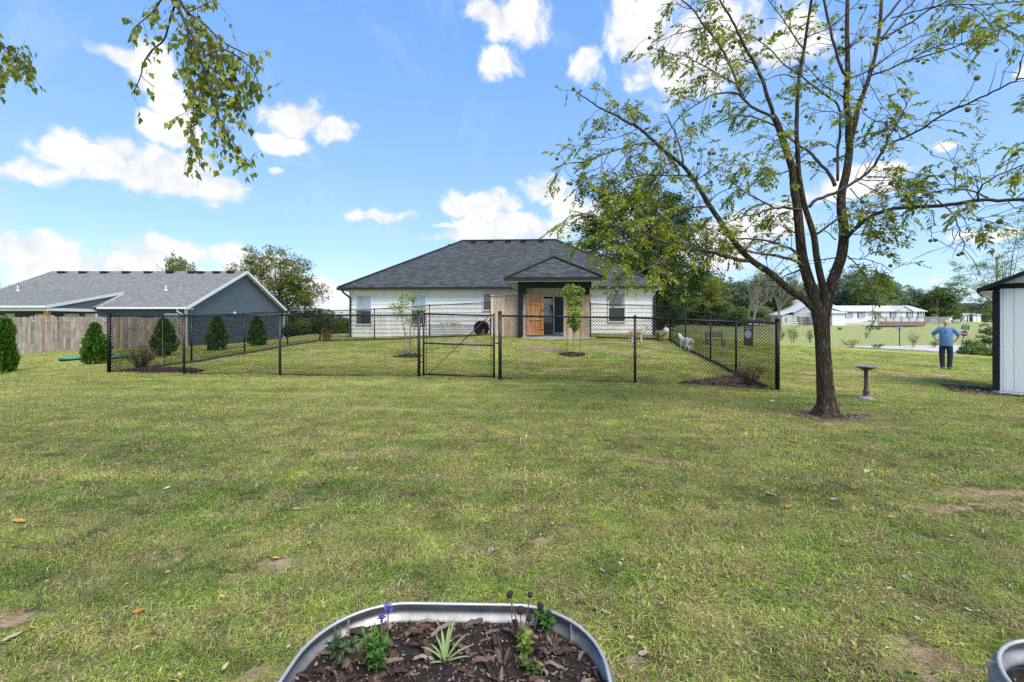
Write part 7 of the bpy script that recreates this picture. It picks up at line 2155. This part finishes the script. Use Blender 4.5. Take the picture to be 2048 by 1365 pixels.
while cnt < 280:
    x = rr.uniform(-.53, .53); y = rr.uniform(-.05, .64)
    if not inside(loop1, x, y): continue
    # more bark near the rim and to the right, open soil in the middle
    mid = math.hypot((x - .05) / .28, (y - .35) / .22)
    if rr.random() > .35 + .65 * min(mid, 1): continue
    o = obj('bark_chip', chips[cnt % 7], bed1, None, (x, y, SZ + rr.uniform(.002, .018)), (rr.gauss(0, .35), rr.gauss(0, .3), rr.uniform(0, 6.28)))
    L = rr.choice([.035, .05, .06, .075, .09]) * rr.uniform(.8, 1.2); o.scale = (L, L * rr.uniform(.3, 1.0), L * .8); cnt += 1
def litter(loop, root, n, zc, m, sz, seed, x0, x1, y0, y1):
    r = np.random.default_rng(seed); x = r.uniform(x0, x1, n); y = r.uniform(y0, y1, n); k = in_poly(x / .95, y / .95, loop); x, y = x[k], y[k]; n = len(x)
    C = np.stack([x, y, zc + r.uniform(-.002, .012, n)], 1); d = r.normal(0, 1, (n, 3)); d[:, 2] *= .3
    me = leaf_cards('bark_litter', C, sz, m, seed, .45, dirs=d); o = obj('bark_litter', me, root); o['kind'] = 'stuff'
litter(loop1, bed1, 3800, SZ + .003, M['chipmix'], .018, 1, -.53, .53, -.1, .67); litter(loop2, bed2, 1500, SZ - .028, M['chipmix'], .022, 2, -.53, .53, -.6, .66)
# perlite
pr = MB(); r_ = random.Random(4)
for i in range(70):
    x, y = r_.uniform(-.45, .45), r_.uniform(0, .6)
    if not inside(loop1, x, y): continue
    s_ = r_.uniform(.0008, .0018); pr.box((x-s_, y-s_, SZ + .004), (x+s_, y+s_, SZ + .004 + 2*s_))
pr.build('perlite', M['white'], bed1)['kind'] = 'stuff'

# plants in the bed
M['sage'] = leaf_mat('salvia_leaves', G_((.03, .09, .02), (.06, .16, .03), (.11, .24, .045), (.20, .32, .06)), scale=8)
M['stem'] = pm('green_stem', (.12, .18, .05), (.16, .12, .06), 20, .7); M['drystem'] = pm('dry_stem', (.14, .09, .06), (.08, .05, .035), 20, .8)
def bp_(px, py, zo=SZ): k = (py - 640) / (CAMZ - zo); return Vector(((px - 1024) / k, FOC / k, zo))
def leafy(label, px, py, h, n_st, spread, ls, m_, seed, flowers=(), name='leafy_plant', nl=9, asp=.38):
    b_ = bp_(px, py); rr = random.Random(seed); root = empty(name, b_, 0, label, 'plant')
    St = MB(); C = []; D = []
    for i in range(n_st):
        a = rr.uniform(0, 6.28); s_ = spread * rr.uniform(.1, 1); hh = h * rr.uniform(.45, 1.0)
        p0 = Vector((math.cos(a) * s_ * .5, math.sin(a) * s_ * .5, -.01)); p1 = Vector((math.cos(a) * s_, math.sin(a) * s_, hh)); pts = [p0, p0.lerp(p1, .5) + Vector((0, 0, .02)), p1]
        St.tube(pts, [.0032, .0026, .0018], 5, False)
        for j in range(nl):
            t = .15 + .85 * j / nl; c = p0.lerp(p1, t) + Vector((0, 0, .02 * math.sin(t * 3.1)))
            for s2 in (0, math.pi):
                aa = j * 1.57 + s2 + rr.gauss(0, .3); C.append(tuple(c)); D.append((math.cos(aa), math.sin(aa), .35 + rr.gauss(0, .25)))
        for q in range(4): aa = rr.uniform(0, 6.28); C.append(tuple(p1)); D.append((math.cos(aa) * .6, math.sin(aa) * .6, .8))
    St.build('stems', M['stem'], root, True)
    obj('leaves', leaf_cards('leaves', np.array(C), ls, m_, seed, asp, dirs=np.array(D), up_bias=1.5, bend=.4), root)['kind'] = 'stuff'
    for (fx_, fy_, fh) in flowers:
        q = MB(); q.tube([(fx_ * .6, fy_, 0), (fx_, fy_, fh * .6), (fx_, fy_, fh)], [.003, .0028, .002], 6); so_ = q.build('flower_stem', M['stem'], root, True)
        rF = np.random.default_rng(seed + int(fh * 100)); nF = 26
        Cc = np.stack([np.full(nF, fx_), np.full(nF, fy_), fh - .004 + rF.uniform(-.02, .012, nF)], 1); Dd = rF.normal(0, 1, (nF, 3)); Dd[:, 2] = abs(Dd[:, 2]) * .5 + .2
        obj('flower', leaf_cards('flower', Cc, .018, M['violet'], 3, .6, dirs=Dd), root)
    return root
M['violet'] = leaf_mat('violet_petals', G_((.10, .08, .42), (.14, .10, .55), (.20, .16, .65), (.32, .28, .72)), trans=.3)
leafy('leafy salvia with two violet flower heads in the left of the bed', 752, 1338, .12, 9, .085, .036, M['sage'], 3, ((.012, .03, .155), (.035, .02, .20)), 'salvia')
leafy('grey-green leafy sprig at the left of the bed', 692, 1325, .10, 4, .05, .040, leaf_mat('grey_green_leaves', G_((.05, .10, .05), (.09, .15, .07), (.14, .21, .10), (.2, .27, .12)), scale=8), 5)
leafy('bright green sprig among dried seed heads, right of bed', 1090, 1262, .075, 5, .035, .032, M['sage'], 6, asp=.6)
leafy('small green seedling clump right of centre in the bed', 1052, 1310, .07, 5, .035, .028, M['lightleaf'], 8, asp=.6)
leafy('low faded green sprout at the front right of the bed', 1062, 1350, .04, 4, .04, .022, M['mid'], 9, asp=.6)
# strap-leaved clump
b_ = bp_(890, 1325); gc = empty('daylily_clump', b_, 0, 'strap-leaved daylily sprout in the centre of the bed', 'plant')
rr = random.Random(2); mS = leaf_mat('pale_strap_leaves', G_((.13, .20, .06), (.20, .30, .10), (.30, .38, .17), (.5, .52, .3)), trans=.25)
for i, (dx, dy, h) in enumerate(((-.055, .03, .045), (-.08, .0, .055), (.01, .05, .10), (.03, .06, .12), (-.02, .05, .085), (.075, .04, .075), (.10, .02, .05), (.09, -.01, .03), (-.05, -.03, .02), (.02, -.03, .03), (-.035, .02, .08))):
    q = MB(); n_ = 8; V = []
    for j in range(n_ + 1):
        t = j / n_; w_ = .0048 * (1 - t ** 3) + .0006; x = dx * t; y = dy * t; z = h * (1.7 * t - .75 * t * t) 
        l_ = math.hypot(dx, dy) + 1e-6; V += [(x - dy / l_ * w_, y + dx / l_ * w_, z), (x, y, z - .002), (x + dy / l_ * w_, y - dx / l_ * w_, z)]
    q.add(V, [(3*j, 3*j+1, 3*j+4, 3*j+3) for j in range(n_)] + [(3*j+1, 3*j+2, 3*j+5, 3*j+4) for j in range(n_)]); q.build('leaf', mS, gc, True)
# dried coneflower heads
M['seed'] = pm('dry_seed_head', (.075, .035, .028), (.03, .015, .012), 90, .95, bmp=1)
b_ = bp_(1045, 1290); cf = empty('dried_coneflower', b_, 0, 'dried coneflower stalks with round brown seed heads', 'plant')
for i, (px, py, r0) in enumerate(((1019, 1190, .011), (1060, 1190, .010), (1041, 1221, .014), (1081, 1213, .013), (1058, 1237, .011), (1099, 1230, .011), (1030, 1247, .013), (1022, 1186, .008))):
    base = bp_(1040 + (px - 1040) * .5, 1285 + (i % 3) * 12) - b_; yy = (base + b_).y + (-.02 + .012 * (i % 4)); top = PY(px, py, yy) - b_
    q = MB(); q.tube([base, base.lerp(top, .5) + Vector((rr.gauss(0, .006), 0, 0)), top], [.0028, .0022, .0018], 5); q.build('stalk', M['drystem'], cf, True)
    q = MB(); q.lathe([(0, -r0), (r0 * .8, -r0 * .7), (r0, 0), (r0 * .8, r0 * .7), (0, r0)], tuple(top), 12); q.build('seed_head', M['seed'], cf, True)
# dead reddish stems at the left rear of the bed
b_ = bp_(712, 1248); ds = empty('dead_stems', b_, 0, 'thin dead reddish stems at the left rear of the bed', 'plant')
for i, (px, py, tx, ty) in enumerate(((712, 1248, 706, 1180), (712, 1248, 716, 1175), (705, 1245, 703, 1215), (714, 1246, 722, 1215))):
    a = bp_(px, py) - b_; t = PY(tx, ty, b_.y) - b_; q = MB(); q.tube([a, a.lerp(t, .5) + Vector((.006, 0, 0)), t], [.002, .0016, .001], 5); q.build('stalk', M['drystem'], ds)
b_ = bp_(670, 1285); hs_ = empty('horsetail_sprouts', b_, 0, 'two thin jointed green sprouts by the left rim of the bed', 'plant')
for px, py, tx, ty in ((672, 1290, 671, 1256), (681, 1285, 680, 1253), (672, 1303, 676, 1290)):
    a = bp_(px, py) - b_; t = PY(tx, ty, b_.y) - b_; q = MB(); q.tube([a, t], [.003, .002], 6); q.build('stalk', M['stem'], hs_)

# ------------------------------------------------------------------ fallen leaves
def dead_leaf(name, seed, w_=.5, fold=.3, curl=.35):
    r = random.Random(seed); n = 8; V = []; F = []
    for i in range(n + 1):
        t = i / n; w2 = w_ * math.sin(math.pi * (t ** .8)) ** .8 * .5 * (1 + r.gauss(0, .06)) + .004; z = curl * (t - .5) ** 2 + r.gauss(0, .012)
        V += [(t - .5, -w2, z + fold * w2 * r.uniform(.6, 1.4)), (t - .5, 0, z), (t - .5, w2, z + fold * w2 * r.uniform(.6, 1.4))]
    for i in range(n): F += [(3*i, 3*i+1, 3*i+4, 3*i+3), (3*i+1, 3*i+2, 3*i+5, 3*i+4)]
    b = len(V); V += [(.5, -.008, V[-2][2]), (.72, 0, V[-2][2] + .03), (.5, .008, V[-2][2])]; F.append((b, b+1, b+2))
    me = bpy.data.meshes.new(name); me.from_pydata(V, [], F); me.polygons.foreach_set('use_smooth', [True] * len(me.polygons)); return me
LCOL = {'yellow': ((.62, .42, .04), (.50, .28, .03)), 'orange': ((.55, .24, .03), (.40, .14, .02)), 'tan': ((.52, .42, .30), (.40, .29, .19)), 'pale': ((.58, .53, .46), (.46, .38, .31)), 'brown': ((.22, .12, .07), (.14, .07, .04)), 'red': ((.34, .07, .03), (.22, .05, .03)), 'grey': ((.34, .32, .33), (.24, .21, .21))}
LM = {c: pm(c + '_dead_leaf', tuple(.82*q for q in a), tuple(.8*q for q in b), 30, .7) for c, (a, b) in LCOL.items()}
shapes = [(q, [.5, .4, .62, .3, .5][q]) for q in range(5)]
LMESH = {}
for c in LCOL:
    for q, w_ in shapes:
        me = dead_leaf('leaf', q * 7 + 1, w_); me.materials.append(LM[c]); LMESH[(c, q)] = me
FLV = [(38,1053,'yellow',48,'yellow curled leaf near the left edge of the lawn'),(45,1068,'pale',34,'pale leaf just below the yellow curled leaf at the left edge'),(28,1101,'yellow',24,'small yellow leaf low at the left edge'),(66,1258,'yellow',32,'rounded yellow leaf at the lower left'),
 (278,1223,'orange',40,'orange leaf lying left of the raised bed'),(24,1278,'tan',60,'long straw coloured blade at the lower left edge'),(335,981,'pale',22,'pale leaf in the middle left of the lawn'),(482,995,'orange',16,'tiny orange leaf in the middle left of the lawn'),
 (514,1001,'tan',28,'narrow tan leaf right of the tiny orange leaf'),(594,1024,'tan',26,'bright tan leaf above the bare patch'),(616,1022,'tan',20,'thin tan leaf touching the bright tan leaf'),(552,1118,'yellow',28,'golden leaf lying on the bare earth patch'),
 (713,944,'yellow',14,'small yellow leaf near the middle of the lawn'),(876,960,'pale',16,'pale chip like leaf near the centre of the lawn'),(1587,882,'yellow',30,'yellow leaf below the walnut trunk'),(1624,933,'orange',26,'orange leaf below the walnut tree roots'),
 (1577,905,'pale',18,'pale leaf between the walnut roots and the orange leaf'),(1733,941,'pale',18,'white crumpled leaf in the right lawn'),(1629,968,'tan',28,'slender cream leaf right of centre'),(1543,989,'pale',34,'large pale crumpled leaf in the right lawn'),
 (1578,1011,'orange',30,'golden orange leaf in the right lawn'),(1667,999,'pale',24,'dull pale leaf in the right lawn'),(1784,1034,'yellow',26,'round yellow leaf in the lower right lawn'),(1734,1065,'tan',32,'upright cream leaf in the lower right lawn'),
 (1955,1008,'orange',32,'orange leaf near the bare strip at the right'),(1931,1030,'yellow',30,'ragged yellow leaf below the orange leaf at the right'),(1657,1156,'yellow',22,'small gold leaf above the lower right corner'),(1686,1084,'brown',34,'pinkish brown leaf in the lower right lawn'),
 (1830,1072,'red',20,'red leaf beside a pale one in the lower right lawn'),(1851,1066,'grey',20,'grey pointed leaf in the lower right lawn'),(1190,1213,'red',30,'red brown leaf just outside the bed rim'),(1212,1219,'tan',34,'pinkish tan leaf just outside the bed rim'),
 (1288,1300,'tan',36,'tan leaf on the grass right of the bed'),(1205,1141,'grey',24,'mauve grey leaf above the bed'),(1829,1342,'orange',44,'mottled orange leaf at the bottom edge right'),(1810,1150,'grey',30,'dark grey curled leaf in the lower right grass'),
 (1778,1172,'pale',22,'small pale leaf in the lower right grass'),(1838,1235,'tan',26,'tan leaf above the bark patch by the corner bed'),(1885,1212,'brown',50,'long brown husk above the corner bed'),(1938,1218,'pale',22,'pale pink leaf left of the corner bed'),
 (1430,1170,'brown',34,'dark brown leaf lying between the bed and the right lawn'),(1262,1268,'tan',26,'bent tan leaf close to the bed rim'),(983,1100,'grey',26,'grey twig like leaf above the bed'),(1150,985,'yellow',14,'tiny yellow leaf in the centre of the lawn'),
 (1290,835,'yellow',18,'yellow leaf half way to the fence gate'),(1545,720+80,'pale',16,'pale scrap near the fence end'),(690,1130,'grey',26,'dull leaf left of centre above the bed'),(1022,1030,'pale',14,'pale scrap in the middle of the lawn')]
for i, (px, py, c, wpx, lab) in enumerate(FLV):
    k = (py - 640) / 1.53; p = G(px, py, k)
    if True:
        o = obj('fallen_leaf', LMESH[(c, i % 5)], None, None, (p.x, p.y, p.z + .014), (random.gauss(0, .25), random.gauss(0, .25), random.uniform(-.6, .6)))
        s_ = wpx / k * .62; o.scale = (s_, s_, s_); tag(o, lab, 'leaf', 'fallen leaves on the lawn')
# uncountable small litter
r = np.random.default_rng(31); n = 7000
y = .9 + 11 * r.uniform(0, 1, n) ** 1.25; x = r.uniform(-1, 1, n) * (1.15 * y + .5)
k = ~in_poly(x, y, BED) & (r.uniform(0, 1, n) < .18 + .8 * (x > .2) * (y < 6) + .3 * (np.hypot(x - 4.6, y - 6.6) < 2.5))
x, y = x[k], y[k]; n = len(x); C = np.stack([x, y, terr(x, y) + r.uniform(.01, .035, n)], 1); d = r.normal(0, 1, (n, 3)); d[:, 2] *= .25
M['litter'] = leaf_mat('brown_leaf_litter', G_((.07, .04, .028), (.18, .10, .06), (.34, .25, .17), (.52, .42, .26)), trans=.1, hue_noise=.1)
ll = obj('leaf_litter', leaf_cards('leaf_litter', C, .028, M['litter'], 3, .5, dirs=d, up_bias=1.2, bend=.5)); tag(ll, 'scattered small brown leaf scraps and twigs in the grass', 'leaf litter', kind='stuff')
# bark spilled round the corner bed
pl_ = [(1.05, 1.35), (1.2, 1.62), (1.45, 1.7), (1.5, 1.3), (1.4, 1.1), (1.1, 1.1)]
sp = obj('spilled_bark', chips_mesh('spilled_bark', pl_, 2200, .045, M['chipmix'], 77)); sp.data.materials.append(M['chipmix']); tag(sp, 'bark chips spilled on the grass beside the corner bed', 'mulch', kind='stuff')
pl_ = [(-.95, 1.2), (-.80, 1.62), (-.74, 1.2)]
sp = obj('spilled_bark', chips_mesh('spilled_bark', pl_, 1500, .035, M['chipmix'], 78)); sp.data.materials.append(M['chipmix']); tag(sp, 'bark chips spilled on the grass left of the front bed', 'mulch', kind='stuff')
